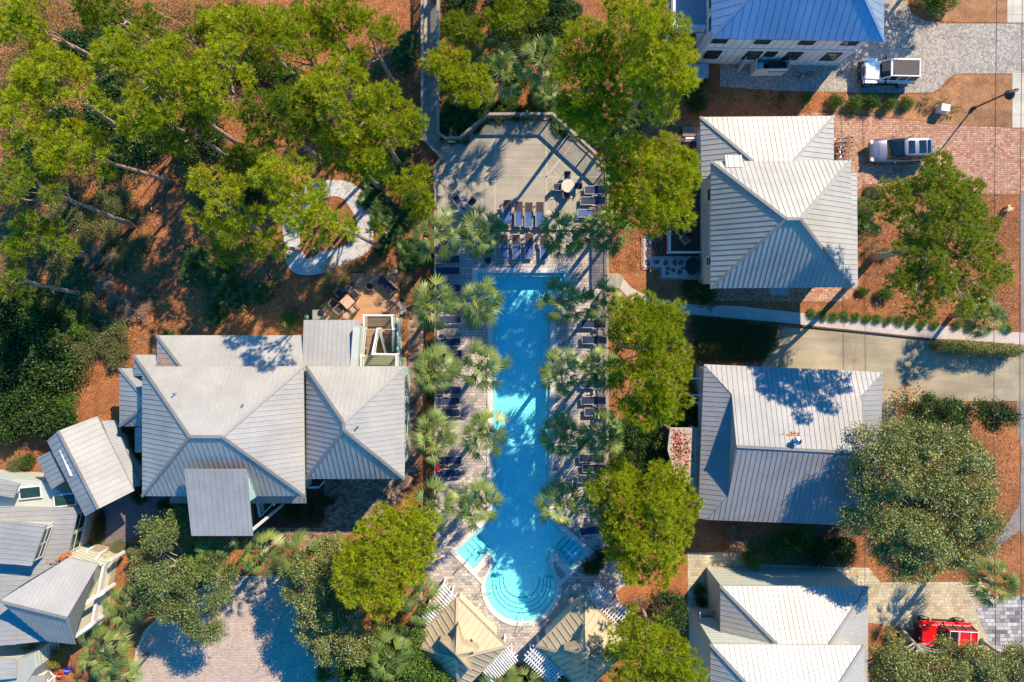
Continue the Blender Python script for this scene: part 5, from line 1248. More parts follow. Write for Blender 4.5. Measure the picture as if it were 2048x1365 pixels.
for x, y, glass, l in ((1136, 372, False, 'round beige patio table on the timber deck'), (927, 417, True, 'round glass patio table with a dark star base on the timber deck')):
    q = P(x, y, ZD + .72); t = thing('patio_table', l, 'table', (q.x, q.y, ZD)); m = MB(); m.lathe((0, 0, .70), [(.50, 0), (.53, .015), (.52, .035)], 32)
    m.build('table_top', M_TABLETOP if not glass else flat('frosted_glass', (.30, .26, .24), .25), t, world=False)
    m = MB(); m.lathe((0, 0, 0), [(.22, 0), (.2, .03), (.04, .06), (.035, .70)], 14); m.build('pedestal', M_BLACK, t, world=False)
    if glass:
        m = MB()
        for i in range(7): a = i * .9; m.beam((0, 0, .75), (math.cos(a) * .22, math.sin(a) * .22, .745), .05, .02)
        m.build('star_ornament', M_BLACK, t, world=False)
def pot(px, py, label, fol='green', r=.26, s=.42):
    q = P(px, py, .3); t = thing('potted_plant', label, 'potted plant', (q.x, q.y, .03)); m = MB(); m.lathe((0, 0, 0), [(r * .7, 0), (r, .42), (r * 1.08, .42), (r * 1.08, .48), (r * .9, .48), (r * .85, .42)], 18); m.build('pot', M_TERRACOTTA, t, world=False)
    R = np.random.default_rng(int(px)); d = unit(R.normal(0, 1, (140, 3))); d[:, 2] = np.abs(d[:, 2])
    V, Q, T, ti = blades(R, d * s * .7 + np.array([0, 0, .5]), d, 6, .12, .06, .7, False); o = bpy.data.objects.new('foliage', np_mesh('foliage', V, Q, T, ti, L_SHRUB)); COL.objects.link(o); o.parent = t
pot(1155.5, 488, 'small potted plant in a terracotta pot by the right palm above the pool')
q = P(976, 521, .4); t = thing('shadow_drum', 'small round dark drum added for the round shadow on the pavers left of the paver row of loungers', 'bin', (q.x, q.y, .03)); m = MB(); m.lathe((0, 0, 0), [(.22, 0), (.26, .6), (.27, .62)], 18); m.build('body', flat('shadow_grey', (.16, .15, .17), .5), t, world=False); m = MB(); m.lathe((0, 0, .6), [(.28, 0), (.28, .03), (.12, .07)], 18); m.build('lid', M_BLACK, t, world=False)  # dark drum added in place of a round shadow on the pavers
q = P(875, 936, 1.2); m = MB()
m.tube([q + Vector((0.02, math.cos(i * math.pi / 10) * .32, math.sin(i * math.pi / 10) * .32)) for i in range(21)], .06, 8); m.box((q.x + .06, q.y, q.z + .25), (.3, .5, .05))
tag(m.build('life_ring', flat('life_ring_red', (.75, .03, .02), .5)), 'red life ring hung on the left pool fence', 'life ring')

# terrace furniture
def wicker_chair(px, py, rz, label):
    q = P(px, py, .8); t = thing('wicker_chair', label, 'chair', (q.x, q.y, .35), rz, 'brown chairs round the square terrace table')
    m = MB(); m.box((0, 0, .36), (.58, .56, .08)); m.build('seat', M_DARKCUSH if rnd.random() < .5 else M_CUSHION, t, world=False)
    m = MB(); m.box((0, .28, .62), (.60, .07, .5)); m.build('backrest', M_WICKER, t, world=False, bevel=.02)
    for s in (-1, 1):
        m = MB(); m.box((s * .31, .02, .56), (.07, .56, .06)); m.build('arm', M_WICKER, t, world=False)
        for y in (-.25, .25): m = MB(); m.box((s * .29, y, .28), (.05, .05, .56)); m.build('leg', M_WICKER, t, world=False)
for x, y, rz, l in ((679, 585.6, .8, 'brown terrace chair at the top left of the square table'), (710, 589, -.8, 'brown terrace chair at the upper right of the square table'), (668, 607, 1.0, 'brown terrace chair furthest left at the terrace edge'),
                    (678, 620, 2.4, 'tan cushioned terrace chair at the lower left of the square table'), (708, 618, -2.4, 'tan cushioned terrace chair at the lower right of the square table'), (694, 631, 2.9, 'terrace chair nearest the clubhouse roof')):
    wicker_chair(x, y, rz, l)
q = P(694.4, 603.6, 1.1); t = thing('terrace_table', 'square tan table turned like a diamond on the cedar terrace', 'table', (q.x, q.y, .35), math.pi / 4)
m = MB(); m.box((0, 0, .72), (.86, .86, .05)); m.build('table_top', flat('tan_table', (.55, .33, .22), .5), t, world=False, bevel=.01)
for a in (-1, 1):
    for b in (-1, 1): m = MB(); m.box((a * .37, b * .37, .35), (.06, .06, .7)); m.build('leg', M_WICKER, t, world=False)
q = P(773.5, 570, .9); t = thing('outdoor_sofa', 'dark cushioned wicker sofa turned towards the fire pit on the cedar terrace', 'sofa', (q.x, q.y, .35), -.75)
m = MB(); m.box((0, 0, .2), (1.7, .85, .36)); m.build('base', M_WICKER, t, world=False, bevel=.03)
m = MB(); m.box((0, .36, .55), (1.7, .14, .5)); m.build('backrest', M_WICKER, t, world=False, bevel=.04)
for s in (-1, 1): m = MB(); m.box((s * .8, 0, .45), (.12, .8, .3)); m.build('arm', M_WICKER, t, world=False, bevel=.03)
for s in (-1, 1): m = MB(); m.box((s * .36, -.06, .45), (.70, .66, .14)); m.build('cushion', M_DARKCUSH, t, world=False, bevel=.04)
q = P(739.5, 573.3, .7); t = thing('fire_pit', 'round dark fire pit with a ring rim on the cedar terrace', 'fire pit', (q.x, q.y, .35))
m = MB(); m.lathe((0, 0, 0), [(.15, 0), (.15, .1), (.24, .2), (.27, .36), (.24, .36), (.16, .26)], 20); m.build('bowl', M_BLACK, t, world=False)
m = MB(); m.tube([(.26 * math.cos(i * .349), .26 * math.sin(i * .349), .38) for i in range(19)], .025, 6); m.build('rim', M_WICKER, t, world=False)
for x, y, l in ((696, 577, 'round wire side table between the terrace chairs'), (751, 557, 'round wire side table above the fire pit')):
    q = P(x, y, .8); t = thing('wire_table', l, 'side table', (q.x, q.y, .35)); m = MB(); m.tube([(.24 * math.cos(i * .349), .24 * math.sin(i * .349), .45) for i in range(19)], .015, 5)
    for i in range(-3, 4): w_ = math.sqrt(max(0, .24 ** 2 - (i * .07) ** 2)); m.tube([(i * .07, -w_, .45), (i * .07, w_, .45)], .008, 4)
    m.build('table_top', M_TABLETOP, t, world=False); m = MB()
    for i in range(3): m.tube([(.2 * math.cos(i * 2.1), .2 * math.sin(i * 2.1), .45), (.12 * math.cos(i * 2.1), .12 * math.sin(i * 2.1), 0)], .012, 5)
    m.build('frame', M_BLACK, t, world=False)
for x, y, l in ((791, 543.5, 'pale green bollard cap at the top right corner of the cedar terrace'), (613, 634, 'pale green bollard cap at the corner of the clubhouse rear roof')):
    q = P(x, y, .5); t = thing('garden_light', l, 'bollard', (q.x, q.y, 0)); m = MB(); m.tube([(0, 0, 0), (0, 0, .5)], .05, 8); m.build('post', M_BLACK, t, world=False); m = MB(); m.lathe((0, 0, .5), [(.17, 0), (.17, .05), (.05, .12)], 16); m.build('cap', flat('pale_green', (.35, .50, .35), .6), t, world=False)
# chair on the dark deck
for x, y, rz, l in ((1370, 478, 2.3, 'tan armchair on the dark brown deck of the cream house'), (1374, 456, 1.9, 'second armchair on the dark brown deck, half under the pine')):
    q = P(x, y, .95); t = thing('armchair', l, 'chair', (q.x, q.y, .5), rz)
    m = MB(); m.box((0, 0, .22), (.62, .62, .3)); m.build('seat', M_WICKER, t, world=False, bevel=.03); m = MB(); m.box((0, .3, .5), (.72, .12, .5)); m.build('backrest', flat('tan_wood', (.36, .22, .11), .6), t, world=False, bevel=.03)
    for s in (-1, 1): m = MB(); m.box((s * .36, 0, .42), (.12, .66, .1)); m.build('arm', flat('tan_wood', (.36, .22, .11), .6), t, world=False, bevel=.03)
# covered grill on the gravel patio
q = P(1385, 533, .6); t = thing('covered_grill', 'grill under a black cover beside the stepping stone patio', 'grill', (q.x, q.y, .03))
m = MB(); pr = [(.40, .62), (.46, .70), (.44, .6)]
m.prism([(.42 * math.cos(i * .52) * (1 + .08 * math.sin(i * 2.3)), .68 * math.sin(i * .52) * (1 + .08 * math.cos(i * 1.9))) for i in range(12)], 0, .95); m.build('cover', M_BLACK, t, world=False, bevel=.1)
m = MB(); m.box((0, 0, .98), (.5, .9, .12)); m.build('cover_top', M_BLACK, t, world=False, bevel=.05)
# ------------------------------------------------------------------ vehicles (front towards -x in local space)
def loft(m, secs, n_close=True, mi=0):
    """secs: list of (x, [(y,z)...]) half profiles from bottom centre to top centre, mirrored"""
    rings = []
    for x, hp in secs: rings.append([(x, y, z) for y, z in hp] + [(x, -y, z) for y, z in reversed(hp[1:-1])])
    n = len(rings[0]); vs = [v for r in rings for v in r]; fs = []
    for i in range(len(rings) - 1):
        for k in range(n): fs.append((i * n + k, (i + 1) * n + k, (i + 1) * n + (k + 1) % n, i * n + (k + 1) % n))
    fs += [tuple(range(n)), tuple((len(rings) - 1) * n + k for k in range(n - 1, -1, -1))]
    m.add(vs, fs, mi)
def wheel(t, x, y, r, wd):
    s = 1 if y > 0 else -1
    e = bpy.data.objects.new('wheel', None)
    m = MB(); prof = [(r * .62, -wd / 2), (r * .95, -wd / 2), (r, -wd * .3), (r, wd * .3), (r * .95, wd / 2), (r * .62, wd / 2)]
    n = 22; vs = []; fs = []
    for rr_, yy in prof: vs += [(x + rr_ * math.cos(2 * math.pi * k / n), y + yy, r + rr_ * math.sin(2 * math.pi * k / n)) for k in range(n)]
    for i in range(len(prof)):
        j = (i + 1) % len(prof)
        for k in range(n): fs.append((i * n + k, i * n + (k + 1) % n, j * n + (k + 1) % n, j * n + k))
    m.add(vs, fs); w_ = m.build('wheel', M_RUBBER, t, world=False)
    m = MB(); m.tube([(x, y - s * .02, r), (x, y + s * wd * .45, r)], r * .60, 20)
    for k in range(5): a = k * 1.257; m.beam((x, y + s * wd * .47, r), (x + math.cos(a) * r * .58, y + s * wd * .47, r + math.sin(a) * r * .58), .05, .03, up=(0, 1, 0))
    m.build('rim', M_STEEL, w_, world=False)
def paint(name, c, rough=.25, metal=0.0):
    m, n, b, o = new_mat(name); b.inputs['Base Color'].default_value = col4(c); b.inputs['Roughness'].default_value = rough; b.inputs['Metallic'].default_value = metal
    b.inputs['Coat Weight'].default_value = .6; b.inputs['Coat Roughness'].default_value = .08; return m
M_RED = flat('tail_light_red', (.7, .01, .01), .3); M_LAMP = flat('headlight_clear', (.6, .6, .62), .15)
def suv(px, py, rz, label):
    q = P(px, py, 1.0); t = thing('parked_suv', label, 'car', (q.x, q.y, .02), rz); Pn = paint('silver_paint', (.27, .25, .27), .32, .6)
    def hp(w_, zb, zs, zt): return [(0, .28), (w_ * .88, .28), (w_, .42), (w_ * 1.0, (.42 + zs) / 2), (w_ * .97, zs), (w_ * .6, zt), (0, zt + .02)]
    m = MB(); loft(m, [(-2.38, hp(.52, 0, .58, .62)), (-2.30, hp(.72, 0, .66, .72)), (-2.1, hp(.87, 0, .76, .86)), (-1.6, hp(.92, 0, .88, .97)), (-.9, hp(.93, 0, .97, 1.06)), (0, hp(.93, 0, 1.0, 1.08)), (1.4, hp(.93, 0, 1.02, 1.1)), (2.1, hp(.90, 0, 1.02, 1.1)), (2.33, hp(.84, 0, .95, 1.0)), (2.40, hp(.76, 0, .7, .74))])
    m.build('body', Pn, t, smooth=True, world=False, sub=1)
    def gh(x, w0, w1, zt): return (x, [(0, .95), (w0, .98), ((w0 + w1) / 2 + .03, (.98 + zt) / 2 + .03), (w1, zt - .03), (w1 * .7, zt), (0, zt + .015)])
    m = MB(); loft(m, [gh(-1.12, .72, .70, 1.06), gh(-.55, .83, .68, 1.42), gh(-.12, .86, .66, 1.64), (.0, [(0, .95), (.87, .98), (.80, 1.35), (.67, 1.66), (.45, 1.68), (0, 1.69)]), gh(1.7, .86, .66, 1.68), gh(2.02, .82, .62, 1.55), gh(2.28, .74, .62, 1.12)])
    m.build('windows', M_CARGLASS, t, smooth=True, world=False)
    m = MB(); loft(m, [(-.20, [(0, 1.60), (.62, 1.60), (.66, 1.63), (.62, 1.66), (.4, 1.68), (0, 1.69)]), (0, [(0, 1.63), (.68, 1.63), (.70, 1.67), (.66, 1.71), (.4, 1.73), (0, 1.74)]), (1.4, [(0, 1.64), (.68, 1.64), (.70, 1.68), (.66, 1.72), (.4, 1.745), (0, 1.755)]), (2.0, [(0, 1.6), (.66, 1.6), (.68, 1.63), (.64, 1.67), (.4, 1.70), (0, 1.71)]), (2.22, [(0, 1.5), (.6, 1.5), (.62, 1.52), (.58, 1.54), (.4, 1.56), (0, 1.57)])])
    m.build('roof', Pn, t, smooth=True, world=False, sub=1)
    for x0, x1 in ((.15, .62), (.95, 1.5), (1.62, 1.85)): m = MB(); m.box(((x0 + x1) / 2, 0, 1.755), (x1 - x0, .98, .02)); m.build('sunroof', M_CARGLASS, t, world=False, bevel=.01)
    for s in (-1, 1):
        m = MB(); m.tube([(.05, s * .66, 1.70), (.15, s * .66, 1.79), (1.8, s * .64, 1.78), (1.95, s * .63, 1.68)], .018, 6); m.build('roof_rail', M_BLACK, t, world=False)
        m = MB(); m.box((-.62, s * 1.0, 1.05), (.14, .22, .14)); m.build('mirror', Pn, t, world=False, bevel=.04)
        m = MB(); m.box((-2.2, s * .68, .72), (.28, .30, .12), rz=s * .45); m.build('headlight', M_LAMP, t, world=False, bevel=.03)
        m = MB(); m.box((2.25, s * .76, 1.02), (.22, .22, .22)); m.build('tail_light', M_RED, t, world=False, bevel=.03)
        for x in (-1.45, 1.42): wheel(t, x, s * .84, .36, .24)
        m = MB(); m.box((.5, s * .89, 1.30), (.06, .03, .6)); m.build('pillar', M_BLACK, t, world=False)
    m = MB(); m.box((-2.34, 0, .60), (.08, .8, .18)); m.build('grille', M_BLACK, t, world=False, bevel=.02)
    m = MB(); m.tube([(-1.05, -.3, 1.10), (-.92, .35, 1.13)], .012, 4); m.tube([(-1.02, .25, 1.10), (-.9, .7, 1.1)], .012, 4); m.build('wiper', M_BLACK, t, world=False)
    m = MB(); m.box((2.08, 0, 1.72), (.1, .05, .05)); m.build('antenna', M_BLACK, t, world=False)
suv(1803, 299, .03, 'silver estate car with sunroofs parked on the red brick driveway')
def offroader(px, py, rz, label, P1, roofm, kind, h=1.85):
    q = P(px, py, 1.0); t = thing('parked_offroader', label, 'car', (q.x, q.y, .02), rz)
    def hp(w_, z0, zs, zt): return [(0, z0), (w_ * .95, z0), (w_, z0 + .1), (w_, zs - .03), (w_ * .96, zs), (w_ * .5, zt), (0, zt)]
    m = MB(); loft(m, [(-1.95, hp(.60, .55, 1.02, 1.05)), (-1.9, hp(.66, .5, 1.08, 1.12)), (-.75, hp(.74, .5, 1.14, 1.18)), (-.7, hp(.80, .5, 1.14, 1.18)), (1.95, hp(.80, .5, 1.14, 1.16)), (2.0, hp(.78, .55, 1.10, 1.12))]); m.build('body', P1, t, world=False, bevel=.025)
    m = MB(); loft(m, [(-.68, [(0, 1.12), (.70, 1.12), (.69, 1.2), (.66, 1.22), (0, 1.23)]), (-.30, [(0, 1.12), (.76, 1.12), (.70, 1.5), (.66, h - .03), (0, h - .02)]), (1.9, [(0, 1.12), (.77, 1.12), (.71, 1.5), (.66, h - .04), (0, h - .03)]), (1.97, [(0, 1.12), (.77, 1.12), (.71, 1.5), (.66, h - .08), (0, h - .08)])]); m.build('windows', M_CARGLASS, t, world=False)
    for s in (-1, 1):
        for x in (-.28, .42, 1.15, 1.9):
            m = MB(); m.beam((x, s * .785, 1.14), (x + .03, s * .675, h - .03), .09, .05, up=(1, 0, 0)); m.build('pillar', P1, t, world=False)
    m = MB(); m.beam((-.66, -.68, 1.2), (-.29, -.66, h - .03), .07, .05); m.beam((-.66, .68, 1.2), (-.29, .66, h - .03), .07, .05); m.box((-.28, 0, h - .02), (.08, 1.36, .06)); m.build('windshield_frame', P1, t, world=False)
    m = MB(); m.box((.84, 0, h), (2.26, 1.40, .06)); m.build('roof', P1, t, world=False, bevel=.03)
    if kind == 'soft':
        m = MB(); m.box((.84, 0, h + .035), (2.04, 1.16, .03))
        for k in range(10): m.box((-.1 + k * .21, 0, h + .052), (.03, 1.1, .012))
        m.build('roof_panel', roofm, t, world=False)
    else:
        m = MB(); m.box((.02, 0, h + .035), (.62, 1.05, .03)); m.build('sunroof', M_CARGLASS, t, world=False)
        m = MB()
        for s in (-1, 1): m.tube([(-.25, s * .62, h + .1), (1.95, s * .62, h + .1)], .03, 6)
        for x in (-.25, .42, .5, 1.35, 1.9): m.tube([(x, -.62, h + .1), (x, .62, h + .1)], .025, 6)
        m.build('roof_rack', flat('rack_silver', (.7, .7, .7), .4), t, world=False)
    for s in (-1, 1):
        for x, l in ((-1.42, .95), (1.32, .9)):
            m = MB(); m.box((x, s * .86, 1.0), (l, .26, .07)); m.box((x - l / 2 - .04, s * .86, .90), (.14, .26, .06), M=Matrix.Rotation(-.8, 3, 'Y')); m.build('fender', P1, t, world=False, bevel=.03)
            wheel(t, x, s * .84, .42, .27)
        m = MB(); m.box((-.42, s * .95, 1.25), (.10, .22, .18)); m.build('mirror', M_BLACK, t, world=False, bevel=.03)
        m = MB(); m.tube([(-1.98, s * .48, .88), (-1.93, s * .48, .88)], .10, 14); m.build('headlight', M_LAMP, t, world=False)
        m = MB(); m.box((2.02, s * .72, .95), (.06, .14, .22)); m.build('tail_light', M_RED, t, world=False)
        m = MB(); m.box((0, s * .86, .48), (1.7, .14, .06)); m.build('side_step', M_BLACK, t, world=False)
        for x in (.2, .95): m = MB(); m.box((x, s * .815, 1.02), (.16, .03, .04)); m.build('door_handle', M_BLACK, t, world=False)
    m = MB(); m.box((-2.16, 0, .62), (.22, 1.62, .22)); m.build('front_bumper', M_BLACK, t, world=False, bevel=.04)
    m = MB(); m.box((2.12, 0, .60), (.18, 1.6, .2)); m.build('rear_bumper', M_BLACK, t, world=False, bevel=.03)
    m = MB()
    for k in range(7): m.box((-1.955, -.3 + k * .1, .9), (.05, .05, .26))
    for k in range(7): m.box((-1.90, -.3 + k * .1, 1.10), (.12, .045, .06))
    m.build('grille', M_BLACK, t, world=False)
    m = MB(); m.box((-.76, 0, 1.19), (.14, 1.05, .03)); m.build('cowl_vent', M_BLACK, t, world=False)
    m = MB(); m.tube([(2.22, -.15, .98), (2.02, -.15, .98)], .38, 20); m.build('spare_wheel', M_RUBBER, t, world=False)
    return t
offroader(1778, 143, -.02, 'white off-road car with a dark roof panel on the grey cobbles', paint('white_car_paint', (.80, .78, .78), .3), flat('brown_black_panel', (.07, .055, .05), .7), 'soft')
o_ = offroader(1891, 1268, -.05, 'red off-road car with a silver roof rack, half under an oak', paint('red_car_paint', (.75, .008, .008), .25), None, 'rack', 1.8)
# bicycles
def make_bike():
    t = thing('bicycle', None, 'bicycle')
    for x in (-.52, .52):
        m = MB(); m.tube([(x + .33 * math.cos(i * .3142), 0, .34 + .33 * math.sin(i * .3142)) for i in range(21)], .022, 6, cap=False); w_ = m.build('wheel', M_RUBBER, t, world=False)
        m = MB()
        for i in range(8): m.tube([(x, 0, .34), (x + .32 * math.cos(i * .785), 0, .34 + .32 * math.sin(i * .785))], .006, 3)
        m.build('spokes', M_STEEL, w_, world=False)
    m = MB()
    for a, b in (((-.52, .34), (-.42, .85)), ((-.42, .75), (.18, .72)), ((.05, .32), (-.40, .68)), ((.05, .32), (.20, .80)), ((.05, .32), (.52, .34)), ((.20, .70), (.52, .34))): m.tube([(a[0], 0, a[1]), (b[0], 0, b[1])], .022, 6)
    m.build('frame', None or flat('bike_frame', (.10, .07, .06), .4), t, world=False)
    m = MB(); m.tube([(-.30, -.32, .98), (-.42, -.15, 1.0), (-.44, 0, .92), (-.42, .15, 1.0), (-.30, .32, .98)], .018, 6); m.build('handlebar', M_STEEL, t, world=False)
    m = MB(); m.box((.22, 0, .86), (.28, .16, .06)); m.build('saddle', flat('saddle_tan', (.30, .15, .08), .6), t, world=False, bevel=.02)
    return t
BIKE = Repeater([make_bike])
for i, (y, l) in enumerate(zip((274, 283, 292, 301, 310, 318), ('topmost bicycle in the rack by the cream house', 'second bicycle from the top in the rack by the cream house', 'third bicycle from the top in the rack by the cream house', 'third bicycle from the bottom in the rack by the cream house', 'second bicycle from the bottom in the rack by the cream house', 'bottom bicycle in the rack by the cream house'))):
    o = BIKE.put(P(1686 - (i % 2) * 1.5, y, .4) - Vector((0, 0, .4)), rnd.uniform(-.12, .12), 1.0, l, 'bicycles racked beside the cream house'); o.rotation_euler[0] = rnd.uniform(.15, .4)
o = BIKE.put(P(1608, 141, .3) - Vector((0, 0, .3)), .05, 1.0, 'dark bicycle lying in the shade against the white house', None); o.rotation_euler[0] = .9
# street lamp
q = P(1945, 218); t = thing('street_lamp', 'tall dark street lamp with a round head over the straw bed', 'street lamp', (q.x, q.y, 0))
hd = P(2025, 187, 4.9)
m = MB(); m.lathe(q, [(.16, 0), (.16, .25), (.09, .4)], 12); m.tube([q, q + Vector((0, 0, 4.3)), q + Vector((.06, .02, 4.85)), q.lerp(hd, .45) * 1 + Vector((0, 0, 2.95)), hd + Vector((0, 0, .25))] if False else [q, q + Vector((0, 0, 3.6)), q + Vector((.02, 0.01, 4.7))], .065, 10); m.build('pole', M_CABLE, t, smooth=False)
m = MB(); a = q + Vector((.02, .01, 4.65)); b = Vector((hd.x, hd.y, 5.05)); m.tube([a, a.lerp(b, .3) + Vector((0, 0, .35)), a.lerp(b, .7) + Vector((0, 0, .35)), b], .035, 8); m.build('arm', M_CABLE, t)
m = MB(); m.lathe((hd.x, hd.y, 4.55), [(.38, 0), (.36, .12), (.22, .28), (.08, .42), (.05, .52)], 20); m.build('lamp_head', M_CABLE, t)
m = MB(); m.lathe((hd.x, hd.y, 4.42), [(.12, 0), (.22, .06), (.26, .13)], 16); m.build('globe', flat('lamp_globe', (.7, .7, .72), .3), t)
# utility cabinet, cables, small posts
q = P(1886, 218, .5); t = thing('utility_cabinet', 'small white utility cabinet among the grass tufts', 'cabinet', (q.x, q.y, 0), -.15); m = MB(); m.box((0, 0, .4), (.62, .5, .8)); m.build('body', flat('cabinet_white', (.7, .68, .64), .6), t, world=False, bevel=.02); m = MB(); m.box((0, 0, .83), (.68, .56, .06)); m.build('lid', M_WHITE, t, world=False, bevel=.01)
q = P(2016, 420, .3); m = MB(); m.box(q, (.5, .22, .5), rz=.3); m.box(q + Vector((0, .1, 0)), (.2, .5, .4), rz=.3); tag(m.build('meter_box', flat('meter_yellow', (.5, .42, .2), .6), bevel=.02), 'small yellow meter box beside the road', 'meter box')
def cable(x0, x1, y0, y1, z, r, label):
    a, b = P(x0, y0, z), P(x1, y1, z); m = MB(); m.tube([a.lerp(b, i / 12) + Vector((0, 0, -1.0 * .3 * math.sin(math.pi * i / 12))) for i in range(13)], r, 6); tag(m.build('overhead_cable', M_CABLE), label, 'cable')
cable(1995, 1993, -120, 1500, 8.5, .022, 'thin overhead cable crossing the right side of the picture from top to bottom')
cable(2046, 2046, -120, 1500, 8.5, .02, 'thin overhead cable hanging along the right edge of the picture')
for x, y in ((1976, 1310),):
    m = MB(); q = P(x, y, 0); m.tube([(q.x, q.y, 0), (q.x, q.y, 3)], .04, 6); tag(m.build('stake', M_CABLE), 'thin dark stake beside the tan paver driveway', 'stake')
q = P(1560, 1145, .2); m = MB()
for k in range(3): m.tube([q + Vector((math.cos(i * .4) * (.18 + .07 * k), math.sin(i * .4) * (.18 + .07 * k), .03 * k)) for i in range(16)], .02, 5)
tag(m.build('garden_hose', flat('hose_green', (.03, .16, .10), .5)), 'coiled green garden hose beside the pale house', 'hose')
q = P(1690, 1167, .3); m = MB(); m.tube([q, q + Vector((-.5, .25, 0))], .1, 8); tag(m.build('surfboard_case', flat('pale_tube', (.6, .55, .55), .6)), 'pale tube lying by the corner of the pale house', 'tube')
for x, y, c, l in ((139, 1338, (.02, .05, .6), 'small blue toy bucket on the straw near the bottom left cottage'), (124, 1348, (.5, .03, .03), 'small red toy bucket on the straw near the bottom left cottage')):
    q = P(x, y); t = thing('toy_bucket', l, 'bucket', (q.x, q.y, 0)); m = MB(); m.lathe((0, 0, 0), [(.15, 0), (.22, .3), (.2, .3), (.14, .05)], 14); m.build('body', flat('toy_' + l[6:9].strip(), c, .4), t, world=False)
    m = MB(); m.tube([(.2 * math.cos(i * .4), .03, .3 + .12 * math.sin(i * .4)) for i in range(9)], .012, 5); m.build('handle', M_WHITE, t, world=False)
q = P(92, 975, .5); wheelie(92, 974, .2, 'black wheelie bin behind the gabled house at the left')

# ------------------------------------------------------------------ trees
def ell(cx, cy, rx, ry, seed): return wobble(cx, cy, rx, ry, np.random.default_rng(seed))
def pine(poly, z, label, base=None, mat=None, seed=1, **k):
    if seed < 200: k = dict(dict(gap=.04, low=.8, sp=.70), **k)
    else: k = dict(dict(gap=.16, low=.35), **k)
    return make_tree(poly, z, 'pine', mat or L_PINE, M_PINEBARK, label, 'pine tree', base, 'pine_tree', seed, **k)
pine([(1215,290),(1262,268),(1300,275),(1340,268),(1380,280),(1385,305),(1405,320),(1408,350),(1398,372),(1400,400),(1375,415),(1385,440),(1360,460),(1330,468),(1300,450),(1270,458),(1250,440),(1225,430),(1205,400),(1215,370),(1222,335),(1210,315)], 12.0, 'dense pine between the timber deck and the cream house', seed=101)
pine([(1230,620),(1265,595),(1300,588),(1325,600),(1350,605),(1380,620),(1378,645),(1365,650),(1385,680),(1392,720),(1390,790),(1385,830),(1350,852),(1300,858),(1260,850),(1235,820),(1225,780),(1222,740),(1225,700),(1222,660)], 12.5, 'tall oval pine right of the middle of the pool', seed=102)
pine([(1175,960),(1200,940),(1240,930),(1275,940),(1300,925),(1340,930),(1375,945),(1395,975),(1400,1000),(1420,1015),(1400,1040),(1398,1070),(1385,1090),(1395,1120),(1375,1145),(1350,1160),(1340,1185),(1300,1190),(1260,1180),(1230,1150),(1215,1110),(1210,1060),(1190,1020),(1172,990)], 8.0, 'big pine right of the round end of the pool', seed=103)
pine([(1225,1275),(1260,1245),(1300,1255),(1340,1270),(1375,1290),(1395,1310),(1420,1350),(1430,1400),(1300,1420),(1210,1380),(1215,1320)], 9.5, 'pine at the bottom edge beside the right cabana', seed=104)
pine([(655,1115),(700,1070),(745,1035),(790,1020),(830,1010),(865,1030),(868,1080),(860,1115),(850,1150),(830,1185),(800,1215),(780,1250),(745,1255),(715,1220),(690,1210),(665,1190),(668,1150)], 10.0, 'bright pine left of the round end of the pool', seed=105)
pine([(1110,60),(1150,30),(1200,15),(1240,30),(1255,80),(1260,130),(1250,180),(1260,220),(1230,262),(1180,275),(1140,250),(1115,200),(1105,150),(1120,110)], 13.0, 'pine just above the top right corner of the timber deck', base=(1160, 228), seed=106)
pine([(1205,0),(1260,-20),(1330,-20),(1345,20),(1370,30),(1385,70),(1418,90),(1410,110),(1395,160),(1365,190),(1360,225),(1340,245),(1320,235),(1310,200),(1280,185),(1255,140),(1250,80),(1220,40)], 16.0, 'pine with brown twigs beside the white house', seed=107)
pine([(845,110),(880,80),(910,85),(930,110),(965,140),(990,190),(970,215),(930,210),(890,195),(880,150),(850,130)], 8.5, 'small pine overhanging the boardwalk', base=(916, 215), seed=108)
pine([(885,60),(900,30),(930,25),(960,30),(975,60),(965,90),(930,95),(895,90)], 7.5, 'dark small pine right of the boardwalk', mat=L_PINE_DK, seed=109)
pine([(970,20),(1000,-10),(1060,-20),(1090,0),(1092,30),(1060,40),(1060,70),(1020,75),(985,50)], 8.5, 'pine at the top edge right of the boardwalk', seed=110)
make_tree([(1762,350),(1800,345),(1830,360),(1855,315),(1890,305),(1920,325),(1955,345),(1990,350),(1998,400),(2000,430),(2020,470),(2020,520),(2025,580),(1995,620),(1960,650),(1920,640),(1880,640),(1840,620),(1800,600),(1790,560),(1830,530),(1800,510),(1790,490),(1830,470),(1800,450),(1770,420),(1765,390)], 13.5, 'sand', L_JUNIPER, M_GREYBARK, 'broad grey-green sand pine right of the cream house', 'pine tree', (1745, 515), 'sand_pine_tree', 111, gap=.03, low=.8, limb=.6, trunk_r=.28)
G = 'pines of the wood at the upper left'
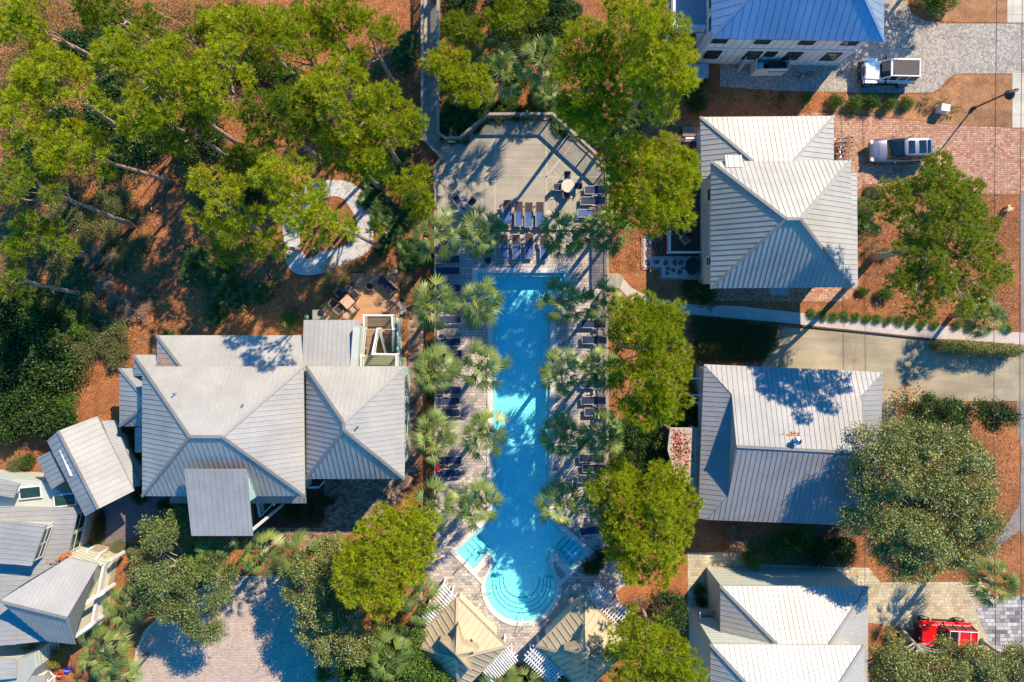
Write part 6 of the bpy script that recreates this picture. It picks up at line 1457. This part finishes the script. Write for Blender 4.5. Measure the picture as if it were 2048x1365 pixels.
for i, (x, y, rx, ry, z, b, dk, l) in enumerate([
 (38, 40, 70, 62, 13, (250, 150), 0, 'pine in the extreme top left corner'), (88, 150, 76, 58, 13, (255, 265), 0, 'pine on the left below the corner pine'), (25, 235, 55, 62, 13, None, 0, 'pine at the left edge a quarter of the way down'),
 (268, 148, 118, 100, 14.5, (483, 292), 0, 'widest bright round pine of the upper left wood'), (420, 140, 72, 88, 13.5, (560, 260), 0, 'pine right of the widest bright pine'), (135, 300, 92, 62, 12.5, (345, 365), 0, 'thin pine whose leaning trunk ends on a sunny straw patch'),
 (50, 372, 78, 62, 12.5, (270, 452), 1, 'dark pine at the left edge a third of the way down'), (345, 45, 72, 52, 11, None, 1, 'dark pine at the top edge behind the widest bright pine'), (492, 48, 84, 58, 12, None, 0, 'pine at the top edge left of the middle of the wood'),
 (592, 82, 84, 76, 12.5, None, 0, 'pine at the top edge in the middle of the wood'), (668, 190, 92, 84, 13, (790, 300), 0, 'pine in the middle of the right part of the wood'), (752, 250, 76, 84, 12, (800, 330), 0, 'pine at the right rim of the wood facing the boardwalk'),
 (738, 78, 48, 62, 11, None, 0, 'narrow pine at the top right rim of the wood'), (556, 238, 78, 72, 12.5, None, 1, 'shaded pine in the centre of the wood'), (700, 315, 70, 44, 11, None, 0, 'low pine at the lower right rim of the wood'),
 (430, 405, 76, 62, 11, (525, 465), 0, 'pine above the left side of the gravel loop'), (562, 378, 80, 72, 13.5, None, 0, 'pine directly above the gravel loop'), (640, 425, 66, 52, 16.0, (762, 495), 0, 'pine growing inside the gravel loop'),
 (822, 375, 52, 50, 7.5, (828, 400), 0, 'small round pine by the top left corner of the timber deck'), (468, 482, 52, 44, 9, None, 1, 'small shaded pine left of the gravel loop'), (60, 478, 80, 38, 11, (172, 515), 1, 'pine whose pale trunk lies level at the left edge'),
 (12, 560, 40, 40, 10.5, (172, 590), 1, 'pine stub at the left edge above the scrub'), (210, 12, 76, 40, 12, None, 1, 'dark pine at the top edge left of the widest bright pine'), (650, 20, 72, 48, 12, None, 0, 'pine at the top edge right of the middle of the wood'),
 (360, 250, 70, 50, 10.5, None, 1, 'low dark pine below the widest bright pine'), (490, 325, 62, 42, 9.5, None, 1, 'low dark pine in the lower middle of the wood'), (540, 490, 40, 40, 7.5, None, 0, 'little pine touching the left of the gravel loop'), (748, 458, 20, 22, 6.0, None, 0, 'little pine touching the right of the gravel loop')]):
    pine(ell(x, y, rx * 1.04, ry * 1.04, 200 + i), z, l, base=b, mat=L_PINE_DK if dk else L_PINE, seed=200 + i, group=G, trunk_r=.19)
for i, (x, y, z, l) in enumerate([(1010, -250, 11, 'pine standing beyond the top edge above the boardwalk'), (1110, -230, 12, 'pine standing beyond the top edge above the timber deck'), (930, -270, 12, 'pine standing beyond the top edge left of the boardwalk'), (820, -150, 12, 'pine standing beyond the top edge above the wood'), (1900, -90, 6, 'tree standing beyond the top edge over the cobbled drive')]):
    pine(ell(x, y, 105, 80, 260 + i), z, l, seed=260 + i)
def oak(poly, z, label, seed, mat=None, style='oak', base=None, **k): return make_tree(poly, z, style, mat or L_OAK, M_GREYBARK, label, 'oak tree', base, 'oak_tree', seed, **k)
oak([(1720,900),(1760,870),(1800,850),(1850,840),(1900,850),(1960,860),(1990,890),(2010,940),(2025,1000),(2010,1060),(2020,1090),(1990,1110),(1950,1130),(1900,1150),(1860,1180),(1820,1170),(1780,1140),(1750,1090),(1700,1080),(1705,1040),(1720,1000),(1710,950)], 10.0, 'huge round live oak right of the grey roof house', 301, trunk_r=.35)
oak([(1740,1310),(1775,1275),(1825,1290),(1850,1312),(1890,1312),(1950,1300),(1995,1310),(2015,1380),(1740,1400)], 5.5, 'live oak overhanging the red car at the bottom right', 302, limb=.5)
oak([(2005,1320),(2025,1298),(2080,1300),(2080,1390),(2010,1380)], 4.5, 'small oak in the extreme bottom right corner', 303)
oak([(260,1060),(300,1035),(340,1028),(372,1058),(380,1090),(420,1100),(460,1110),(470,1150),(450,1200),(425,1230),(440,1280),(400,1300),(350,1262),(300,1250),(270,1210),(250,1130),(275,1100)], 6.5, 'spiky pale oak between the gabled house and the parking lot', 304, mat=L_SPIKY, style='spiky')
oak([(575,1120),(620,1085),(660,1085),(680,1120),(690,1200),(735,1262),(740,1300),(700,1350),(640,1335),(600,1290),(575,1240),(570,1180)], 6.0, 'dark oak left of the bright pine at the parking lot', 305, mat=L_OAK)
oak([(700,1365),(725,1290),(780,1255),(840,1268),(890,1310),(915,1370),(900,1420),(720,1420)], 4.5, 'dense green oak below the left cabana', 306, mat=L_SHRUB)
oak([(1800,812),(1830,792),(1880,790),(1935,800),(1950,830),(1930,860),(1880,870),(1830,862)], 4.0, 'dark glossy holly left part of the hedge above the live oak', 307, mat=L_DKSHRUB)
oak([(1945,810),(1990,808),(2030,820),(2040,845),(2000,862),(1950,858)], 3.6, 'dark glossy holly right part of the hedge above the live oak', 308, mat=L_DKSHRUB)
oak([(1330,1185),(1360,1190),(1375,1220),(1360,1260),(1325,1262),(1310,1225)], 4.0, 'holly with red berries above the bottom pine', 309, mat=L_DKSHRUB)
# palms: crown centre in the picture
GP = 'palms lining the pool'
for x, y, l, sc in [
 (876, 470, 'palm on the left fence, first row from the top', 1.05), (962, 466, 'palm left of the paver row of loungers', 1.0), (1122, 470, 'palm above the top right corner of the pool', 1.0), (1210, 462, 'palm on the right fence, first row from the top', 1.0),
 (866, 606, 'palm on the left fence, second row', 1.0), (958, 606, 'palm at the top left corner of the pool', 1.0), (1126, 603, 'palm at the top right edge of the pool', 1.0), (1210, 606, 'palm on the right fence, second row', .95),
 (868, 744, 'palm on the left fence, third row', 1.0), (964, 734, 'palm on the left pool edge, third row', 1.03), (1122, 744, 'palm on the right pool edge, third row', 1.0), (1204, 738, 'palm against the oval pine, third row', .9),
 (868, 874, 'palm on the left fence, fourth row', 1.02), (968, 870, 'palm on the left pool edge, fourth row', 1.0), (1128, 876, 'palm on the right pool edge, fourth row', .95), (1208, 876, 'palm on the right fence, fourth row', .95),
 (868, 1012, 'palm on the left fence, fifth row', 1.0), (958, 1010, 'palm left of the neck of the pool, fifth row', 1.0), (1120, 1010, 'palm right of the neck of the pool, fifth row', 1.0), (1200, 1010, 'palm mostly hidden behind the big pine, fifth row', .8)]:
    palm(x, y, l, sc=sc * 1.06, group=GP)
for x, y, l, z, sc in [(1000, 145, 'palm right of the small pine over the boardwalk', 6.5, 1.1), (1085, 120, 'tall palm left of the pine above the deck', 7.3, 1.1), (985, 110, 'palm behind the small dark pine', 4.0, .95),
 (520, 1112, 'left palm of the pair above the parking lot', 5.0, 1.0), (592, 1120, 'right palm of the pair above the parking lot', 5.0, 1.15), (838, 1205, 'palm right of the bright pine next to the left cabana pergola', 5.0, 1.0),
 (250, 1212, 'palm beside the white front porch', 4.5, 1.05), (200, 1308, 'palm near the bottom left corner', 4.8, 1.15), (418, 1125, 'palm poking out of the spiky pale oak', 5.2, 1.0), (240, 1360, 'palm cut by the bottom edge at the left', 3.8, .9),
 (1988, 1168, 'palm overhanging the tan paver driveway at the right edge', 5.5, 1.1), (1972, 632, 'palm under the sand pine beside the shell path', 4.0, 1.0), (1000, 1372, 'palm cut by the bottom edge between the pergolas', 2.6, 1.0), (1065, 1378, 'second palm cut by the bottom edge between the pergolas', 2.6, .9),
 (775, 1318, 'palm in front of the dark oak at the bottom', 4.5, 1.1), (1990, 1385, 'palm cut by the bottom edge at the right', 3.4, .9), (1090, 178, 'low palm under the pine above the deck', 2.6, .8)]:
    palm(x, y, l, zc=z, sc=sc * .95)
# palmettos and understory
GM = 'saw palmettos'
for (xs, l, sc) in [
 ([(385, 520), (408, 545), (432, 552), (458, 560), (440, 590), (470, 600), (428, 618), (400, 505), (452, 530), (490, 590), (372, 545), (515, 592)], 'saw palmetto on the straw slope above the clubhouse', .85),
 ([(808, 98), (800, 120), (818, 82)], 'saw palmetto left of the top of the boardwalk', .8),
 ([(762, 335), (745, 372), (738, 395), (760, 400), (800, 320), (770, 430), (790, 455), (808, 430), (775, 470), (815, 505), (838, 500), (825, 522)], 'saw palmetto between the gravel loop and the timber deck', .85),
 ([(905, 215), (900, 245), (925, 225), (945, 235), (915, 262), (960, 205)], 'dark saw palmetto in the corner between boardwalk and deck', .85),
 ([(1262, 212), (1275, 235), (1258, 245), (1240, 268), (1225, 285), (1195, 280), (1165, 262)], 'saw palmetto between the two pines right of the deck', .85),
 ([(1110, 195), (1120, 225), (1080, 200), (1020, 200), (1030, 175), (1125, 250), (990, 225)], 'saw palmetto just above the timber deck railing', .7),
 ([(1120, 8), (1140, 20), (1105, 20)], 'saw palmetto at the top edge left of the pines', .8),
 ([(1745, 430), (1730, 445), (1752, 455)], 'spiky palmetto below the clipped round bushes', .55)]:
    for x, y in xs: palmetto(x, y, sc * rnd.uniform(.85, 1.15), l, group='saw palmettos: ' + l)
R = random.Random(3)
def scatter(kind, pts_n, box, r, label, group, hk=.8):
    x0, y0, x1, y1 = box
    for _ in range(pts_n): bush(kind, R.uniform(x0, x1), R.uniform(y0, y1), R.uniform(*r), label, group, hk)
scatter('dark', 42, (0, 610, 130, 860), (24, 42), 'dark evergreen bush in the thicket on the left edge', 'dark evergreen thicket on the left edge', 1.2)
scatter('green', 12, (60, 600, 175, 830), (20, 34), 'sunlit green bush at the rim of the left thicket', 'sunlit green bushes of the left thicket', 1.1)
scatter('scrub', 34, (110, 500, 250, 720), (18, 32), 'olive scrub bush between the left thicket and the straw', 'olive scrub by the left thicket', .9)
scatter('dry', 16, (170, 500, 300, 640), (16, 28), 'dry pale brush on the straw slope at the left', 'dry brush on the left straw slope', .8)
scatter('dark', 44, (10, 20, 600, 400), (24, 40), 'dark bush on the floor of the upper left wood', 'dark bushes under the upper left pines', .9)
scatter('scrub', 22, (80, 380, 330, 520), (16, 28), 'scrub bush in the lower left of the pine wood', 'scrub under the lower left pines', .8)
scatter('dark', 10, (170, 20, 235, 100), (20, 34), 'blue-green bush near the top edge of the wood', 'blue-green bushes near the top edge', 1.0)
scatter('scrub', 26, (525, 5, 830, 340), (14, 26), 'scrub bush in the right part of the pine wood', 'scrub under the right hand pines', .7)
scatter('dark', 14, (890, 120, 1100, 230), (16, 26), 'dark bush north of the timber deck', 'dark bushes north of the timber deck', .9)
scatter('green', 14, (1000, 185, 1210, 235), (14, 22), 'green bush just outside the top deck railing', 'green bushes outside the top deck railing', .9)
scatter('dark', 26, (890, -10, 1120, 100), (20, 32), 'dark bush at the top edge right of the boardwalk', 'dark bushes at the top edge', .9)
scatter('dark', 12, (1375, 130, 1400, 210), (14, 22), 'dark bush left of the cobbled yard', 'dark bushes left of the cobbled yard', .9)
scatter('dark', 14, (1235, 850, 1330, 930), (18, 30), 'dark bush between the two right hand pines', 'dark bushes between the right hand pines', 1.1)
scatter('dark', 8, (1340, 760, 1392, 850), (16, 26), 'dark bush between the oval pine and the grey roof house', 'dark bushes by the grey roof house', 1.1)
scatter('dark', 14, (560, 1010, 640, 1040), (9, 13), 'dark bush in the bed in front of the clubhouse', 'dark bushes in the clubhouse bed', .9)
scatter('dark', 16, (520, 1000, 660, 1020), (9, 15), 'low bush against the clubhouse front wall', 'low bushes against the clubhouse front', .9)
scatter('dark', 12, (250, 850, 280, 990), (12, 20), 'dark bush between the garage and the clubhouse', 'dark bushes between garage and clubhouse', 1.0)
scatter('dark', 9, (300, 990, 370, 1060), (12, 20), 'dark bush by the clubhouse entry', 'dark bushes by the clubhouse entry', .9)
scatter('green', 9, (640, 1290, 760, 1360), (16, 26), 'green bush at the bottom edge by the parking lot', 'green bushes at the bottom edge', 1.2)
scatter('dry', 9, (830, 1270, 905, 1300), (10, 18), 'rust coloured dry bush beside the left cabana', 'dry bushes beside the left cabana', .8)
scatter('dry', 7, (945, 1345, 975, 1365), (10, 16), 'rust coloured dry bush at the bottom edge by the left cabana', 'dry bushes at the bottom edge', .8)
scatter('dark', 8, (1025, 1340, 1060, 1365), (10, 16), 'dark bush between the lower pergolas', 'dark bushes between the lower pergolas', .8)
scatter('dry', 6, (1100, 1350, 1180, 1365), (10, 18), 'bare brown bush at the bottom edge by the right cabana', 'bare bushes by the right cabana', .8)
scatter('grass', 26, (650, 530, 700, 610), (12, 20), 'tan grass tuft along the left edge of the cedar terrace', 'tan grasses left of the cedar terrace', 1)
scatter('grass', 14, (700, 528, 790, 545), (10, 16), 'tan grass tuft along the top of the cedar terrace', 'tan grasses above the cedar terrace', 1)
scatter('grass', 8, (800, 545, 815, 610), (10, 16), 'tan grass tuft along the right edge of the cedar terrace', 'tan grasses right of the cedar terrace', 1)
for i, (x, y, r, l) in enumerate([(1673, 203, 17, 'first green shrub from the left in the row below the cobbles'), (1710, 206, 18, 'second green shrub from the left in the row below the cobbles'), (1745, 204, 19, 'third green shrub from the left in the row below the cobbles'), (1781, 206, 17, 'fourth green shrub from the left in the row below the cobbles'), (1814, 206, 15, 'fifth green shrub from the left in the row below the cobbles'), (1567, 192, 9, 'small green shrub left of the row below the cobbles'), (1615, 195, 12, 'low green shrub just left of the shrub row')]):
    bush('green', x, y, r, l, 'shrubs in a row below the cobbled driveway', 1.1)
for x, y, r, l in [(1852, 200, 13, 'grass tuft left of the white utility cabinet'), (1880, 203, 15, 'grass tuft above the white utility cabinet'), (1909, 220, 15, 'grass tuft right of the white utility cabinet'), (1862, 215, 9, 'small grass tuft below left of the cabinet'), (1742, 500, 18, 'pale grass tuft on the straw right of the cream house'), (1765, 505, 14, 'second pale grass tuft on the straw right of the cream house'), (1827, 465, 18, 'pale grass tuft under the sand pine'), (1735, 470, 14, 'grass tuft under the lower left of the sand pine')]:
    bush('grass', x, y, r, l, 'ornamental grass tufts')
bush('ball', 1732, 413, 20, 'largest clipped round bush beside the cream house', 'clipped round bushes', 1.0); bush('ball', 1745, 384, 13, 'clipped round bush nearest the brick driveway', 'clipped round bushes', 1.0); bush('ball', 1762, 383, 12, 'clipped round bush on the right of the trio', 'clipped round bushes', 1.0)
bush('green', 1774, 588, 19, 'bright green shrub on the straw south east of the cream house', None, .9); bush('green', 1730, 582, 12, 'small green shrub at the corner of the cream house'); bush('green', 1772, 508, 13, 'small green shrub with a long shadow right of the cream house')
bush('dark', 1408, 590, 30, 'dark shrub below the left corner of the cream house', None, 1.0); bush('dark', 1380, 578, 18, 'smaller dark shrub left of the one below the cream house', None, .8)
bush('dry', 1466, 1082, 34, 'dry pinkish shrub below the grey roof house', None, 1.2); bush('green', 1500, 1112, 26, 'green shrub right of the dry pinkish shrub', None, 1.1); bush('green', 1560, 1090, 28, 'bright green shrub in the row below the grey roof house', None, 1.2); bush('green', 1597, 1078, 28, 'taller bright green shrub in the row below the grey roof house', None, 1.4)
bush('dark', 1640, 1098, 30, 'dark shrub right of the bright green shrubs', None, 1.0); bush('dark', 1680, 1100, 30, 'dark shrub nearest the live oak', None, 1.0)
bush('dark', 1187, 1130, 24, 'dark shrub on the pavers by the right square bay', None, 1.0); bush('dark', 1207, 1112, 16, 'smaller dark shrub behind the one by the right square bay', None, 1.0)
bush('dry', 1275, 1205, 30, 'dry brown shrub below the big pine', None, 1.2); bush('dry', 1298, 1225, 26, 'second dry brown shrub above the bottom pine', None, 1.2); bush('dry', 1225, 1275, 22, 'bare twiggy shrub beside the right cabana roof', None, 1.6)
bush('dark', 1400, 1180, 14, 'small russet bed shrub left of the pale house', None, .8); bush('dark', 1402, 1205, 13, 'lower small bed shrub left of the pale house', None, .8)
bush('flower', 68, 1302, 24, 'orange flowering shrub in front of the bottom left cottage', None, 1.3); bush('flower', 108, 1308, 24, 'second orange flowering shrub nearer the palm', None, 1.3); bush('flower', 78, 1330, 16, 'small flowering shrub by the cottage railing', None, 1.1)
bush('ball', 233, 1098, 16, 'dark round bush right of the porch steps', None, .9); bush('ball', 262, 1105, 13, 'smaller round bush right of the porch steps', None, .9)
oak([(1820,-30),(1905,-30),(1912,0),(1895,18),(1870,25),(1845,12),(1825,0)], 1.9, 'glossy evergreen shrub at the top edge in the straw bed by the cobbles', 310, mat=L_SHRUB)
bush('green', 577, 642, 18, 'round green shrub left of the clubhouse rear roof', None, 1.0); bush('green', 548, 570, 9, 'tiny green shrub on the straw'); bush('scrub', 35, 930, 22, 'bush in the straw left of the garage', None, .9); bush('dark', 52, 925, 18, 'darker bush left of the garage', None, .9); bush('green', 335, 665, 10, 'small green bush above the clubhouse rear roof')
bush('green', 700, 475, 12, 'little shrub inside the gravel loop', None); bush('dark', 760, 500, 20, 'dark shrub right of the gravel loop', None)
for x, y in ((862, 520), (862, 560), (858, 650), (862, 690), (860, 795), (862, 835), (858, 920), (868, 560), (1224, 830), (1226, 870)):
    bush('dark', x, y, 12, 'low dark plant in the strip outside the pool fence', 'low plants outside the pool fence', .9)
for x0, y0 in ((1628, 631), (1650, 634), (1672, 637), (1694, 636), (1716, 639), (1738, 641), (1760, 642), (1782, 644), (1804, 645), (1826, 648), (1850, 652), (1874, 655), (1920, 655), (1945, 660), (2020, 660)):
    bush('green', x0, y0 - 3, 12, 'low green plant in the row along the shell path', 'low plants along the shell path', .6)
leaf_block('hedge', 'hedge', [(1872, 684), (1925, 684), (2042, 694), (2042, 712), (2000, 712), (1960, 708), (1876, 702)], 0, 1.9, L_OAK, 'long grey-green hedge between the shell path and the concrete drive', density=520, seed=21)
leaf_block('clipped_hedge', 'hedge', [(192, 1030), (200, 1028), (206, 1040), (200, 1086), (190, 1090), (184, 1084)], 0, 1.1, L_DKSHRUB, 'dark clipped hedge along the right wall of the gabled house', density=420, ln=.07, wd=.045, seed=22)
leaf_block('ground_cover', 'ground cover', [(1383, 632), (1470, 640), (1555, 650), (1560, 690), (1530, 722), (1390, 722)], 0, .5, L_DKSHRUB, 'dark ivy ground cover above the grey roof house', density=150, seed=23, kind='stuff')
leaf_block('forest_litter', 'undergrowth', [(0, 0), (420, 0), (520, 200), (300, 330), (200, 480), (60, 560), (0, 560)], 0, .4, L_SCRUB, 'low mixed undergrowth on the floor of the upper left wood', density=22, seed=24, kind='stuff', ln=.16)
leaf_block('undergrowth', 'undergrowth', [(0, 570), (110, 560), (210, 620), (180, 760), (90, 860), (0, 880)], 0, .7, L_DKSHRUB, 'low dark undergrowth of the left thicket', density=40, seed=25, kind='stuff', ln=.16)

L_STRAW = leaf_mat('loose_straw', (0.30, 0.12, 0.05), (0.55, 0.27, 0.12), (0.74, 0.50, 0.30), trans=0.0)
for i, (pl, d, lb) in enumerate([
 ([(1722, 405), (1960, 395), (2030, 395), (2030, 655), (1880, 645), (1720, 630), (1722, 600)], 26, 'loose pine straw and twigs on the bed right of the cream house'),
 ([(240, 500), (420, 470), (600, 545), (640, 560), (600, 650), (330, 668), (230, 700), (130, 860), (60, 900), (150, 760)], 26, 'loose pine straw and twigs on the slope above the clubhouse'),
 ([(0, 0), (840, 0), (840, 300), (780, 520), (400, 480), (0, 480)], 14, 'loose pine straw and twigs on the floor of the upper left wood'),
 ([(1216, 262), (1330, 270), (1330, 510), (1283, 540), (1216, 545)], 26, 'loose pine straw between the timber deck and the cream house'),
 ([(1425, 190), (1640, 188), (1625, 228), (1425, 232)], 26, 'loose pine straw in the strip below the cobbled yard'),
 ([(1785, 860), (2030, 860), (2030, 1080), (1950, 1150), (1760, 1150)], 20, 'loose pine straw under the live oak'),
 ([(885, 0), (1390, 0), (1390, 225), (1210, 320), (1104, 224), (980, 224), (885, 270)], 18, 'loose pine straw north of the timber deck'),
 ([(1218, 640), (1390, 640), (1395, 850), (1330, 1100), (1250, 1130), (1218, 1060)], 20, 'loose pine straw under the pines right of the pool')]):
    leaf_block('straw_litter', 'pine straw', pl, .005, .06, L_STRAW, lb, density=d, K=3, ln=.30, wd=.03, seed=60 + i, kind='stuff')
